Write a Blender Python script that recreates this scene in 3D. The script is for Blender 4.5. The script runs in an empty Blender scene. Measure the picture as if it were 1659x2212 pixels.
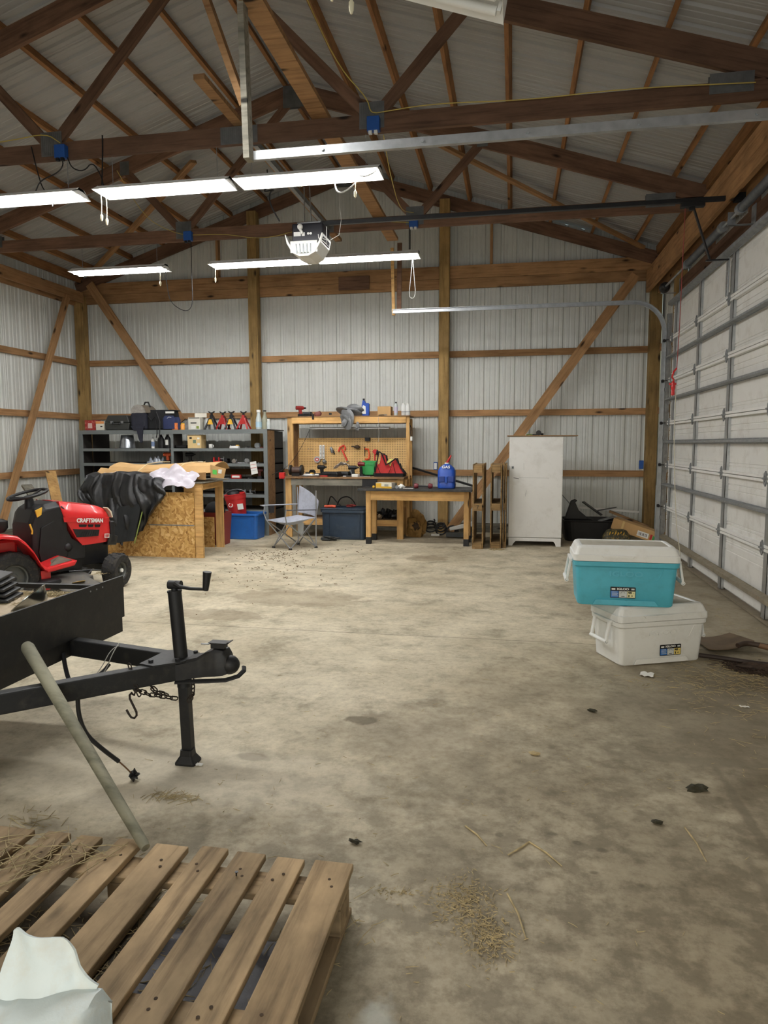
import bpy, bmesh, math, random
from mathutils import Vector, Matrix, Euler
random.seed(7)
V = Vector
SC = bpy.context.scene
COL = SC.collection
# ------------------------------------------------------------------ camera
cam_d = bpy.data.cameras.new('camera')
cam = bpy.data.objects.new('camera', cam_d); COL.objects.link(cam)
F_PX, YAW, PITCH, ROLL = 1488.8, 0.1842, 0.0977, -0.0021
cam_d.sensor_fit = 'VERTICAL'; cam_d.sensor_height = 36.0
cam_d.lens = 36.0 * F_PX / 2212.0
cam_d.clip_start = 0.05; cam_d.clip_end = 200
fw = V((-math.sin(YAW)*math.cos(PITCH), math.cos(YAW)*math.cos(PITCH), -math.sin(PITCH)))
r0 = V((math.cos(YAW), math.sin(YAW), 0)); u0 = r0.cross(fw)
cr, sr = math.cos(ROLL), math.sin(ROLL)
rt = r0*cr + u0*sr; up_ = u0*cr - r0*sr
cm = Matrix((rt, up_, -fw)).transposed().to_4x4()
cm.translation = V((2.5447, 0, 1.3462))
cam.matrix_world = cm
SC.camera = cam
# ------------------------------------------------------------------ world, exposure
SC.view_settings.view_transform = 'Standard'
SC.view_settings.look = 'None'
SC.view_settings.gamma = 1.0
SC.view_settings.use_curve_mapping = False
SC.view_settings.exposure = 0.0
world = bpy.data.worlds.new('sky'); SC.world = world
world.use_nodes = True
wn = world.node_tree.nodes; wl = world.node_tree.links
bgn = wn['Background']
sky = wn.new('ShaderNodeTexSky'); sky.sky_type = 'NISHITA'; sky.sun_disc = False
sky.sun_elevation = math.radians(35); sky.sun_rotation = math.radians(200); sky.air_density = 2.0; sky.dust_density = 4.0
wl.new(sky.outputs[0], bgn.inputs[0]); bgn.inputs[1].default_value = 0.12
# daylight coming in through the open end of the barn, behind the camera
def area_light(name, loc, rot, sx, sy, watts, col):
    d = bpy.data.lights.new(name, 'AREA'); d.shape = 'RECTANGLE'; d.size = sx; d.size_y = sy
    d.energy = watts; d.color = col
    o = bpy.data.objects.new(name, d); COL.objects.link(o); o.location = loc; o.rotation_euler = rot
    return o
area_light('open_end_daylight', (2.2, -2.3, 1.7), (math.radians(84), 0, 0), 4.2, 3.0, 80, (0.90, 0.96, 1.0))
FIX_W = 15.0      # watts of each lit tube fixture
# ------------------------------------------------------------------ building size
YB = 10.645                      # inner face of the back wall steel
XL, XR = -4.60, 4.62             # inner faces of the eave walls
YF = -2.44                       # front wall
def zroof(x): return 5.5 - 0.32*abs(x)      # top of the truss chords
PURL = 0.089
# ------------------------------------------------------------------ mesh builder
class G:
    def __init__(s): s.v = []; s.f = []
    def add(s, vs, fs, M=None):
        n = len(s.v)
        for p in vs:
            p = V(p); s.v.append(M @ p if M else p)
        for f in fs: s.f.append([i+n for i in f])
        return s
    def box(s, x0, x1, y0, y1, z0, z1, M=None):
        return s.add([(x0,y0,z0),(x1,y0,z0),(x1,y1,z0),(x0,y1,z0),(x0,y0,z1),(x1,y0,z1),(x1,y1,z1),(x0,y1,z1)],
              [(0,3,2,1),(4,5,6,7),(0,1,5,4),(1,2,6,5),(2,3,7,6),(3,0,4,7)], M)
    def hexa(s, pts, M=None):
        return s.add(pts, [(0,3,2,1),(4,5,6,7),(0,1,5,4),(1,2,6,5),(2,3,7,6),(3,0,4,7)], M)
    def bar(s, p, q, w, h, up=(0,0,1)):
        M, L = frame(p, q, up)
        return s.box(-L/2, L/2, -w/2, w/2, -h/2, h/2, M)
    def tube(s, pts, r, n=8, closed=False, caps=True, M=None, flat=1.0):
        pts = [V(p) for p in pts]; m = len(pts); rings = []
        rs = r if isinstance(r, (list, tuple)) else [r]*m
        t0 = (pts[1]-pts[0]).normalized()
        nrm = t0.orthogonal().normalized()
        for i in range(m):
            if closed: t = (pts[(i+1) % m]-pts[i-1]).normalized()
            elif i == 0: t = (pts[1]-pts[0]).normalized()
            elif i == m-1: t = (pts[-1]-pts[-2]).normalized()
            else: t = ((pts[i+1]-pts[i]).normalized()+(pts[i]-pts[i-1]).normalized())
            if t.length < 1e-6: t = V((0,0,1))
            t.normalize()
            nrm = nrm - t*nrm.dot(t)
            if nrm.length < 1e-5: nrm = t.orthogonal()
            nrm.normalize(); b = t.cross(nrm)
            rings.append([pts[i]+(nrm*math.cos(a)+b*math.sin(a)*flat)*rs[i] for a in [2*math.pi*k/n for k in range(n)]])
        return s.rings(rings, closed, caps, M)
    def rings(s, rings, closed=False, caps=True, M=None):
        n = len(rings[0]); m = len(rings); vs = [p for R_ in rings for p in R_]; fs = []
        for i in range(m if closed else m-1):
            a = i*n; b = ((i+1) % m)*n
            for k in range(n):
                k2 = (k+1) % n; fs.append((a+k, a+k2, b+k2, b+k))
        if caps and not closed:
            fs.append(tuple(range(n-1, -1, -1))); fs.append(tuple((m-1)*n+k for k in range(n)))
        return s.add(vs, fs, M)
    def cyl(s, p, q, r, n=16, r2=None):
        return s.tube([p, q], [r, r if r2 is None else r2], n)
    def lathe(s, prof, n=24, M=None, caps=True):
        return s.rings([[V((r*math.cos(2*math.pi*k/n), r*math.sin(2*math.pi*k/n), z)) for k in range(n)] for r, z in prof], False, caps, M)
    def prism(s, poly, d0, d1, M=None, axis='z'):
        n = len(poly)
        def P(u, v, d):
            return {'z': (u,v,d), 'y': (u,d,v), 'x': (d,u,v)}[axis]
        vs = [P(u,v,d0) for u,v in poly]+[P(u,v,d1) for u,v in poly]
        fs = [tuple(range(n-1,-1,-1)), tuple(range(n,2*n))]+[(k,(k+1)%n,n+(k+1)%n,n+k) for k in range(n)]
        return s.add(vs, fs, M)
    def grid(s, fn, nu, nv, M=None, th=0):
        vs = [V(fn(i/nu, j/nv)) for j in range(nv+1) for i in range(nu+1)]
        fs = [(j*(nu+1)+i, j*(nu+1)+i+1, (j+1)*(nu+1)+i+1, (j+1)*(nu+1)+i) for j in range(nv) for i in range(nu)]
        if not th: return s.add(vs, fs, M)
        N = len(vs); nr = [V() for _ in vs]
        for f in fs:
            c = (vs[f[1]]-vs[f[0]]).cross(vs[f[2]]-vs[f[0]])
            for i in f: nr[i] += c
        lo = [p-(q.normalized() if q.length > 1e-12 else V((0,0,1)))*th for p, q in zip(vs, nr)]
        fs2 = [tuple(i+N for i in reversed(f)) for f in fs]; sd = []
        def e(a, b): sd.append((b, a, a+N, b+N))
        w = nu+1
        for i in range(nu): e(i, i+1); e(nv*w+i+1, nv*w+i)
        for j in range(nv): e((j+1)*w, j*w); e(j*w+nu, (j+1)*w+nu)
        return s.add(vs+lo, fs+fs2+sd, M)
    def sphere(s, c, r, n=12, m=8, sc=(1,1,1), M=None):
        c = V(c)
        rings = []
        for j in range(m+1):
            a = math.pi*j/m; rr = max(r*math.sin(a), 1e-4)
            rings.append([c+V((rr*math.cos(2*math.pi*k/n)*sc[0], rr*math.sin(2*math.pi*k/n)*sc[1], -r*math.cos(a)*sc[2])) for k in range(n)])
        return s.rings(rings, False, True, M)
    def rloft(s, st, nc=5, M=None):
        """stations (z, hx, hy, corner radius[, cx, cy]) of rounded rectangles"""
        R_ = []
        for t in st:
            z, hx, hy, r = t[:4]; cx, cy = (t[4], t[5]) if len(t) > 4 else (0, 0)
            ring = []
            for q, (sx, sy) in enumerate(((1,1),(-1,1),(-1,-1),(1,-1))):
                for k in range(nc+1):
                    a = math.pi/2*(q+k/nc)
                    ring.append(V((cx+sx*(hx-r)+r*math.cos(a), cy+sy*(hy-r)+r*math.sin(a), z)))
            R_.append(ring)
        return s.rings(R_, False, True, M)

def frame(p, q, up=(0,0,1)):
    p, q, up = V(p), V(q), V(up); d = q-p; L = d.length; x = d/L
    y = up.cross(x)
    if y.length < 1e-4: y = V((0,1,0)).cross(x)
    if y.length < 1e-4: y = V((1,0,0)).cross(x)
    y.normalize(); z = x.cross(y)
    M = Matrix((x, y, z)).transposed().to_4x4(); M.translation = (p+q)/2
    return M, L
def T(x=0, y=0, z=0, rz=0, rx=0, ry=0):
    M = Euler((rx, ry, rz)).to_matrix().to_4x4(); M.translation = V((x,y,z)); return M
D = math.radians
PW = {}          # world matrices of parents
def props(o, label=None, cat=None, group=None, kind=None):
    if label: o['label'] = label
    if cat: o['category'] = cat
    if group: o['group'] = group
    if kind: o['kind'] = kind
    return o
def place(o, M, parent=None):
    COL.objects.link(o); PW[o.name] = M.copy()
    if parent is not None:
        o.parent = parent; o.matrix_basis = PW[parent.name].inverted() @ M
    else: o.matrix_basis = M
    return o
def build(g, name, mat, parent=None, M=None, smooth=False, bev=0, label=None, bseg=2, sub=0, origin=None):
    """g in world coordinates (or in M's coordinates when M is given) -> ONE mesh object"""
    if M is None:
        if origin is None:
            xs = [p.x for p in g.v]; ys = [p.y for p in g.v]; zs = [p.z for p in g.v]
            origin = V(((min(xs)+max(xs))/2, (min(ys)+max(ys))/2, min(zs)))
        M = Matrix.Translation(origin)
        vs = [p-V(origin) for p in g.v]
    else: vs = g.v
    me = bpy.data.meshes.new(name); me.from_pydata([tuple(p) for p in vs], [], g.f)
    bm = bmesh.new(); bm.from_mesh(me); bmesh.ops.recalc_face_normals(bm, faces=bm.faces); bm.to_mesh(me); bm.free()
    if smooth:
        me.polygons.foreach_set('use_smooth', [True]*len(me.polygons))
        try: me.set_sharp_from_angle(angle=D(38))
        except Exception: pass
    me.materials.append(mat)
    o = bpy.data.objects.new(name, me); place(o, M, parent)
    if bev:
        b = o.modifiers.new('bevel', 'BEVEL'); b.width = bev; b.segments = bseg; b.limit_method = 'ANGLE'; b.angle_limit = D(35)
    if sub:
        b = o.modifiers.new('sub', 'SUBSURF'); b.levels = sub; b.render_levels = sub
    if label: o['label'] = label
    return o
def thing(name, label, cat, loc=(0,0,0), rz=0, group=None, M=None):
    o = bpy.data.objects.new(name, None); o.empty_display_size = 0.1
    place(o, M if M else T(*loc, rz=rz)); return props(o, label, cat, group)
def board(name, p, q, w, h, mat, parent=None, up=(0,0,1), bev=0, label=None):
    M, L = frame(p, q, up)
    return build(G().box(-L/2, L/2, -w/2, w/2, -h/2, h/2), name, mat, parent, M=M, bev=bev, label=label)
def single(g, name, mat, label, cat, group=None, **k):
    return props(build(g, name, mat, **k), label, cat, group)
def dup(root, M, label=None, group=None):
    old = PW[root.name]
    r = root.copy(); COL.objects.link(r); r.matrix_basis = M; PW[r.name] = M.copy()
    if label: r['label'] = label
    if group: r['group'] = group
    for ch in list(root.children):
        c = ch.copy(); COL.objects.link(c); c.parent = r
        for g2 in ch.children:
            d = g2.copy(); COL.objects.link(d); d.parent = c
    return r
def text(s_, name, size, M, mat, parent, ext=0.001, bold=0.0, sx=1.0, label=None):
    cu = bpy.data.curves.new(name, 'FONT'); cu.body = s_; cu.size = size; cu.extrude = ext; cu.offset = bold
    cu.align_x = 'CENTER'; cu.align_y = 'CENTER'; cu.resolution_u = 3
    t = bpy.data.objects.new(name+'_c', cu); COL.objects.link(t)
    bpy.context.view_layer.update()
    dg = bpy.context.evaluated_depsgraph_get()
    me = bpy.data.meshes.new_from_object(t.evaluated_get(dg)); bpy.data.objects.remove(t)
    me.materials.clear(); me.materials.append(mat)
    if sx != 1:
        for v in me.vertices: v.co.x *= sx
    o = bpy.data.objects.new(name, me); place(o, M, parent)
    if label: o['label'] = label
    return o

# ------------------------------------------------------------------ materials
def s2l(c):
    return tuple((x/255/12.92 if x <= 10.31 else ((x/255+0.055)/1.055)**2.4) for x in c)
def newmat(name):
    m = bpy.data.materials.new(name); m.use_nodes = True
    return m, m.node_tree.nodes, m.node_tree.links, m.node_tree.nodes['Principled BSDF']
def mapping(N, L, scale, coord='Object'):
    tc = N.new('ShaderNodeTexCoord'); mp = N.new('ShaderNodeMapping'); mp.inputs['Scale'].default_value = scale
    oi = N.new('ShaderNodeObjectInfo'); ad = N.new('ShaderNodeVectorMath'); ad.operation = 'ADD'
    cx = N.new('ShaderNodeMath'); cx.operation = 'MULTIPLY'; cx.inputs[1].default_value = 37.0
    L.new(oi.outputs['Random'], cx.inputs[0]); L.new(tc.outputs[coord], mp.inputs[0])
    L.new(mp.outputs[0], ad.inputs[0]); L.new(cx.outputs[0], ad.inputs[1])
    return ad.outputs[0], oi
def ramp(N, stops):
    r = N.new('ShaderNodeValToRGB'); e = r.color_ramp.elements
    while len(e) < len(stops): e.new(0.5)
    for el, (p, c) in zip(e, stops): el.position = p; el.color = (*c, 1) if len(c) == 3 else c
    return r
def mixc(N, L, a, b, fac, mode='MIX'):
    m = N.new('ShaderNodeMix'); m.data_type = 'RGBA'; m.blend_type = mode
    for sock, val in ((m.inputs[0], fac), (m.inputs[6], a), (m.inputs[7], b)):
        if hasattr(val, 'is_output'): L.new(val, sock)
        elif isinstance(val, (int, float)): sock.default_value = val
        else: sock.default_value = (*val, 1)
    return m.outputs[2]
def noise(N, L, vec, scale, detail=4, rough=.55):
    n = N.new('ShaderNodeTexNoise'); n.inputs['Scale'].default_value = scale; n.inputs['Detail'].default_value = detail
    n.inputs['Roughness'].default_value = rough; L.new(vec, n.inputs['Vector']); return n.outputs[0]
def bumpn(N, L, B, h, strength=.3, dist=.01):
    b = N.new('ShaderNodeBump'); b.inputs['Strength'].default_value = strength; b.inputs['Distance'].default_value = dist
    L.new(h, b.inputs['Height']); L.new(b.outputs[0], B.inputs['Normal'])
MC = {}
def paint(name, col, rough=.5, metal=0.0, var=.12, scale=6, bump=.0, dirt=None, dirt_amt=.5, bscale=40, coat=0):
    if name in MC: return MC[name]
    m, N, L, B = newmat(name); c = s2l(col)
    vec, oi = mapping(N, L, (1,1,1))
    n = noise(N, L, vec, scale, 5)
    r = ramp(N, [(.3, tuple(x*(1-var) for x in c)), (.7, tuple(min(1, x*(1+var)) for x in c))]); L.new(n, r.inputs[0])
    out = r.outputs[0]
    if dirt:
        n2 = noise(N, L, vec, scale*2.3, 8, .7); r2 = ramp(N, [(.5, (0,0,0)), (.72, (1,1,1))]); L.new(n2, r2.inputs[0])
        mu = N.new('ShaderNodeMath'); mu.operation = 'MULTIPLY'; mu.inputs[1].default_value = dirt_amt; L.new(r2.outputs[0], mu.inputs[0])
        out = mixc(N, L, out, s2l(dirt), mu.outputs[0])
    L.new(out, B.inputs['Base Color']); B.inputs['Roughness'].default_value = rough; B.inputs['Metallic'].default_value = metal
    if coat: B.inputs['Coat Weight'].default_value = coat
    if bump: bumpn(N, L, B, noise(N, L, vec, bscale, 4), bump, .004)
    MC[name] = m; return m
def wood(name, c1, c2, rough=.75, dark=None, grain=1.0, stain=0.0):
    m, N, L, B = newmat(name)
    vec, oi = mapping(N, L, (1.3, 22*grain, 22*grain))
    n = noise(N, L, vec, 1.6, 6, .6)
    r = ramp(N, [(.28, s2l(c2)), (.5, s2l(c1)), (.75, tuple(min(1, x*1.15) for x in s2l(c1)))]); L.new(n, r.inputs[0])
    vec2, _ = mapping(N, L, (2.2, 6.5, 6.5))
    vo = N.new('ShaderNodeTexVoronoi'); vo.inputs['Scale'].default_value = 1.0; L.new(vec2, vo.inputs['Vector'])
    r2 = ramp(N, [(.06, (1,1,1)), (.16, (0,0,0))]); L.new(vo.outputs['Distance'], r2.inputs[0])
    out = mixc(N, L, r.outputs[0], s2l(dark or tuple(x*.45 for x in c2)), r2.outputs[0])
    vec3, _ = mapping(N, L, (1.5, 3, 3)); n3 = noise(N, L, vec3, 1.5, 5, .65)
    r3 = ramp(N, [(.35, (.72-stain,)*3), (.65, (1.08,)*3)]); L.new(n3, r3.inputs[0])
    out = mixc(N, L, out, r3.outputs[0], 1.0, 'MULTIPLY')
    rb = ramp(N, [(0, (.8,)*3), (1, (1.15,)*3)]); L.new(oi.outputs['Random'], rb.inputs[0])
    out = mixc(N, L, out, rb.outputs[0], 1.0, 'MULTIPLY')
    L.new(out, B.inputs['Base Color']); B.inputs['Roughness'].default_value = rough
    B.inputs['Specular IOR Level'].default_value = .25
    bumpn(N, L, B, n, .25, .004)
    MC[name] = m; return m
W_GIRT = wood('girt_pine', (178,138,96), (140,102,68))
W_POST = wood('treated_post', (168,138,88), (128,102,62), stain=.1)
W_TRUSS = wood('truss_lumber', (126,96,76), (94,70,56))
W_PURL = wood('purlin_lumber', (168,122,80), (128,92,60))
W_PINE = wood('bench_pine', (214,172,112), (182,136,82))
W_WEATH = wood('weathered_grey_wood', (150,146,132), (108,104,94), stain=.15)
W_PALLET = wood('pallet_wood', (172,148,114), (122,102,76), stain=.22, grain=.8)
W_OLDP = wood('old_pallet_wood', (160,130,88), (112,88,58), stain=.25)
W_BROWN = wood('brown_panel', (150,118,84), (126,96,68), grain=.6)
M_STEEL = paint('galvanised_steel', (178,182,184), .38, .75, .15, 14, .12)
M_STEELD = paint('dull_galvanised', (150,154,156), .5, .6, .2, 20, .15)
M_BLACKM = paint('black_painted_metal', (26,27,29), .42, .0, .3, 8, .1, (70,60,50), .25)
M_BLACKP = paint('black_plastic', (24,24,26), .5, 0, .3, 10)
M_RUBBER = paint('tyre_rubber', (36,36,36), .85, 0, .3, 14, .3, (96,84,66), .5)
M_WHITEE = paint('white_enamel', (236,236,233), .4, 0, .03, 3, 0, (170,165,150), .25)
M_WHITEP = paint('white_plastic', (226,228,226), .45, 0, .03, 4, 0, (160,150,125), .22)
M_TEAL = paint('teal_plastic', (82,178,200), .45, 0, .05, 5, 0, (60,120,130), .25)
M_RED = paint('red_paint', (205,36,38), .32, 0, .06, 4, coat=.3)
M_REDP = paint('red_plastic', (190,40,40), .5, 0, .1, 5)
M_CARD = paint('cardboard', (196,158,106), .85, 0, .08, 7, .1)
M_BLUEB = paint('blue_electrical_plastic', (30,84,160), .5)
M_NAVY = paint('navy_plastic', (40,56,74), .45, 0, .12, 5, .1, (90,96,98), .3)
M_BLUE = paint('blue_tub_plastic', (34,98,176), .45, 0, .1, 5, 0, (60,80,100), .4)
M_JUG = paint('blue_jug_plastic', (28,74,168), .38, 0, .08, 5)
M_WHITE = paint('plain_white', (235,235,230), .6, 0, .02)
M_BLACK = paint('plain_black', (12,12,13), .5, 0, .05)
M_YEL = paint('plain_yellow', (226,178,60), .6, 0, .05)
M_GREYP = paint('shelf_grey_paint', (112,118,118), .6, 0, .08, 5, .1)
M_DARKB = paint('dark_shelf_board', (62,58,54), .7, 0, .2, 5)
M_STRAW = paint('straw', (166,150,112), .8, 0, .3, 30)
M_DIRT = paint('dirt', (70,56,42), .95, 0, .4, 30)
# ------------------------------------------------------------------ structure
def floor_mat():
    m, N, L, B = newmat('concrete')
    tc = N.new('ShaderNodeTexCoord'); vec = tc.outputs['Object']
    n1 = noise(N, L, vec, .9, 7, .62); r1 = ramp(N, [(.36, s2l((172,162,140))), (.5, s2l((192,183,161))), (.64, s2l((208,199,177)))]); L.new(n1, r1.inputs[0])
    n2 = noise(N, L, vec, 3.4, 10, .72); r2 = ramp(N, [(.36, (.60,.585,.55)), (.47, (.90,.89,.87)), (.60, (1.08,1.07,1.05))]); L.new(n2, r2.inputs[0])
    out = mixc(N, L, r1.outputs[0], r2.outputs[0], 1.0, 'MULTIPLY')
    n3 = noise(N, L, vec, 26, 9, .75); r3 = ramp(N, [(.32, (.74,.72,.69)), (.5, (.99,.99,.98)), (.66, (1.08,1.08,1.06))]); L.new(n3, r3.inputs[0])
    out = mixc(N, L, out, r3.outputs[0], 1.0, 'MULTIPLY')
    # wear: worn dirty traffic area near the door and the barn entrance (right / front)
    sep = N.new('ShaderNodeSeparateXYZ'); L.new(vec, sep.inputs[0])
    def blob(cx, cy, rx, ry, wob=.5, soft=.25):
        n = noise(N, L, vec, 2.6/max(.3, min(rx, ry)), 5, .6)
        a = N.new('ShaderNodeVectorMath'); a.operation = 'SUBTRACT'; a.inputs[1].default_value = (cx, cy, 0); L.new(vec, a.inputs[0])
        b = N.new('ShaderNodeVectorMath'); b.operation = 'DIVIDE'; b.inputs[1].default_value = (rx, ry, 1); L.new(a.outputs[0], b.inputs[0])
        l = N.new('ShaderNodeVectorMath'); l.operation = 'LENGTH'; L.new(b.outputs[0], l.inputs[0])
        s = N.new('ShaderNodeMath'); s.operation = 'MULTIPLY_ADD'; s.inputs[1].default_value = wob*2.2; L.new(n, s.inputs[0]); L.new(l.outputs['Value'], s.inputs[2])
        mr = N.new('ShaderNodeMapRange'); mr.inputs[1].default_value = 1+wob*1.1-soft; mr.inputs[2].default_value = 1+wob*1.1+soft; mr.inputs[3].default_value = 1; mr.inputs[4].default_value = 0
        L.new(s.outputs[0], mr.inputs[0]); return mr.outputs[0]
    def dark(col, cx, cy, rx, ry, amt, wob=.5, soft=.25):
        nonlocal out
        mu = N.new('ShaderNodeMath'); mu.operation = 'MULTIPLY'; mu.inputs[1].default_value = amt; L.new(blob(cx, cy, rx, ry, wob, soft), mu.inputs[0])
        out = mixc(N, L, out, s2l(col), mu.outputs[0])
    dirt = (96,86,68)
    dark(dirt, 3.1, 1.6, 1.6, 1.5, .42, .9, .5)
    dark(dirt, 4.2, 5.2, 1.1, 3.2, .55, .8, .4)
    dark(dirt, 3.6, 3.5, .8, .9, .45, .9, .4)
    nm_ = noise(N, L, vec, 8.5, 8, .68); rm_ = ramp(N, [(.42, (1,1,1)), (.56, (0,0,0))]); L.new(nm_, rm_.inputs[0])
    mm_ = N.new('ShaderNodeMath'); mm_.operation = 'MULTIPLY'; L.new(rm_.outputs[0], mm_.inputs[0]); L.new(blob(2.9, 1.6, 1.7, 1.7, .9, .6), mm_.inputs[1])
    mm2 = N.new('ShaderNodeMath'); mm2.operation = 'MULTIPLY'; mm2.inputs[1].default_value = .5; L.new(mm_.outputs[0], mm2.inputs[0])
    out = mixc(N, L, out, s2l((82,74,58)), mm2.outputs[0])
    dark((92,86,72), 2.75, 1.25, .5, .35, .35, 1.2, .4)
    dark((120,106,84), 0.25, 5.05, .42, .16, .5, .5, .06)
    dark((126,112,90), 0.7, 5.75, .6, .35, .45, .7, .08)
    dark((120,104,80), 1.55, 8.05, .25, .22, .5, .8, .1)
    dark((110,98,80), 2.15, 3.1, .35, .3, .3, 1., .3)
    dark((90,80,62), 1.83, 3.19, .07, .05, .7, 1., .2)
    dark((96,84,66), 1.46, 2.72, .06, .03, .6, 1., .2)
    dark((104,96,80), 3.40, 2.5, .02, .38, .6, .8, .3)
    dark((104,96,80), 3.32, 2.05, .025, .25, .6, .8, .3)
    dark((120,112,94), 3.3, 3.02, .35, .04, .55, .8, .3)
    for k in range(7):
        x, y = [(2.78,2.3),(2.86,2.27),(2.7,2.34),(2.95,2.1),(2.82,2.14),(2.6,2.28),(2.52,2.3)][k]
        dark((84,76,62), x, y, .014+.004*(k%3), .012, .5, .8, .3)
    dark((206,198,178), 1.2, 2.5, .8, .25, .35, 1., .3)
    dark((190,196,190), 2.25, 1.38, .05, .12, .5, 1., .3)
    dark((58,52,44), 1.35, 1.28, .62, .42, .8, .35, .15)  # shade beneath the near pallet, painted into the floor colour
    # sawn control joints
    def line(sock, pos, w):
        a = N.new('ShaderNodeMath'); a.operation = 'SUBTRACT'; a.inputs[1].default_value = pos; L.new(sep.outputs[sock], a.inputs[0])
        w1 = N.new('ShaderNodeMath'); w1.operation = 'MULTIPLY_ADD'; w1.inputs[1].default_value = .03; L.new(n1, w1.inputs[0]); L.new(a.outputs[0], w1.inputs[2])
        b = N.new('ShaderNodeMath'); b.operation = 'ABSOLUTE'; L.new(w1.outputs[0], b.inputs[0])
        mr = N.new('ShaderNodeMapRange'); mr.inputs[1].default_value = w*.4; mr.inputs[2].default_value = w; mr.inputs[3].default_value = .6; mr.inputs[4].default_value = 0
        L.new(b.outputs[0], mr.inputs[0]); return mr.outputs[0]
    out = mixc(N, L, out, s2l((92,84,70)), line(1, 4.74, .008))
    L.new(out, B.inputs['Base Color']); B.inputs['Roughness'].default_value = .72; B.inputs['Specular IOR Level'].default_value = .3
    bumpn(N, L, B, n3, .12, .003)
    return m
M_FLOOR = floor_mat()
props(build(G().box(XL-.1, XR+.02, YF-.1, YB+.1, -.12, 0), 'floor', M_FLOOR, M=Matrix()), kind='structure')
M_GROUND = paint('gravel_outside', (190,186,176), .9, 0, .2, 4)
props(build(G().box(XR+.02, 26, -20, 24, -.16, -.02), 'ground', M_GROUND, M=Matrix()), kind='structure')
props(build(G().box(-20, XR+.02, -26, YF-.1, -.16, -.02), 'ground', M_GROUND, M=Matrix()), kind='structure')

M_WALLST = paint('white_wall_steel', (214,217,212), .42, .0, .03, 2, 0, (150,146,136), .18)
M_ROOFST = paint('roof_steel', (172,173,172), .45, .0, .05, 1.5, 0, (150,146,136), .15)
RIB = .0195
def profile(w=.914):
    """inside view of the sheet: flat pans, a trough every 9 in, small stiffening ribs between"""
    out = []
    for k in range(4):
        c = (k+.5)*w/4
        out += [(c-.030, 0), (c-.016, RIB), (c+.016, RIB), (c+.030, 0)]
        for q in (.075, .152):
            x = c+q
            if x < w-.02: out += [(x-.012, 0), (x-.006, .0045), (x+.006, .0045), (x+.012, 0)]
    for q in (-.075,):
        x = .5*w/4+q
        out = [(x-.012, 0), (x-.006, .0045), (x+.006, .0045), (x+.012, 0)]+out
    out = [(0, .002), (.006, .0045), (.010, 0)]+[p for p in out if .012 < p[0] < w-.012]+[(w-.010, 0), (w-.005, .004), (w, .002)]
    return out
PROF = profile()
def sheet(name, parent, mat, org, du, dn, dl, zlo, zhi, jit=0.0, umax=None):
    """strip of ribbed steel: org + u*du + depth*dn ; length along dl from zlo(u) to zhi(u)"""
    g = G(); vs = []; n = 0
    org, du, dn, dl = V(org), V(du), V(dn), V(dl)
    for u, d in PROF:
        if umax is not None and u > umax: break
        for side in (zlo(u), zhi(u)):
            vs.append(org+du*u+dn*(d+jit)+dl*side)
        n += 1
    fs = [(2*i, 2*i+2, 2*i+3, 2*i+1) for i in range(n-1)]
    g.add(vs, fs)
    return build(g, name, mat, parent)
def struct(name, loc=(0,0,0)):
    o = bpy.data.objects.new(name, None); place(o, T(*loc)); o['kind'] = 'structure'; return o
WB = struct('wall_back', (0, YB, 0)); WL = struct('wall_left', (XL, 4, 0)); WR = struct('wall_right', (XR, 4, 0)); WF = struct('wall_front', (0, YF, 0))
nb = 0; x = XL-.02
while x < XR:
    w = min(.914, XR-x)
    gap = .035 if 2.7 < x+.45 < 3.9 else -.06
    sheet('wall_panel', WB, M_WALLST, (x, YB, 0), (1,0,0), (0,1,0), (0,0,1), lambda u: .0, lambda u, x=x, gap=gap: zroof(x+u)+PURL-gap, jit=.0015*(nb % 2), umax=w)
    x += .914; nb += 1
y = YB+.02; nb = 0
while y > YF:
    w = min(.914, y-YF)
    sheet('wall_panel', WL, M_WALLST, (XL, y, 0), (0,-1,0), (-1,0,0), (0,0,1), lambda u: 0, lambda u: zroof(4.6)+PURL+.01, jit=.0015*(nb % 2), umax=w)
    y -= .914; nb += 1
DY0, DY1, DH = 4.20, 9.08, 3.05      # overhead door opening on the right wall
def rwall(y1, y0, zlo, zhi):
    y = y1; nb = 0
    while y > y0+.01:
        w = min(.914, y-y0)
        sheet('wall_panel', WR, M_WALLST, (XR, y, 0), (0,-1,0), (1,0,0), (0,0,1), lambda u: zlo, lambda u: zhi, jit=.0015*(nb % 2), umax=w)
        y -= .914; nb += 1
rwall(YB+.02, DY1+.12, 0, 4.1); rwall(DY0-.1, YF, 0, 4.1); rwall(DY1+.12, DY0-.1, 3.12, 4.1)
# front wall (behind the photographer) with a wide open doorway
def fwall(x0, x1, lo):
    x = x0; nb = 0
    while x < x1-.01:
        w = min(.914, x1-x)
        sheet('wall_panel', WF, M_WALLST, (x, YF, 0), (1,0,0), (0,-1,0), (0,0,1), lambda u: lo, lambda u, x=x: zroof(x+u)+PURL-.01, umax=w)
        x += .914
fwall(XL, -.2, 0); fwall(-.2, 4.4, 3.4); fwall(4.4, XR, 0)
for x in (-.28, 4.45): board('door_post', (x, YF+.09, 0), (x, YF+.09, 3.5), .14, .14, W_POST, WF, up=(0,1,0))
board('door_header', (-.35, YF+.1, 3.5), (4.52, YF+.1, 3.5), .08, .24, W_GIRT, WF)
# posts
PX = [-4.50, -1.477, 1.51, 4.50]
for i, x in enumerate(PX):
    top = zroof(x)-.10 if 0 < i < 3 else 3.78
    board('post', (x, 10.515 if i not in (0, 3) else 10.53, 0), (x, 10.515 if i not in (0, 3) else 10.53, top), .148, .15, W_POST, WB, up=(0,1,0), bev=.004)
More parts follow.
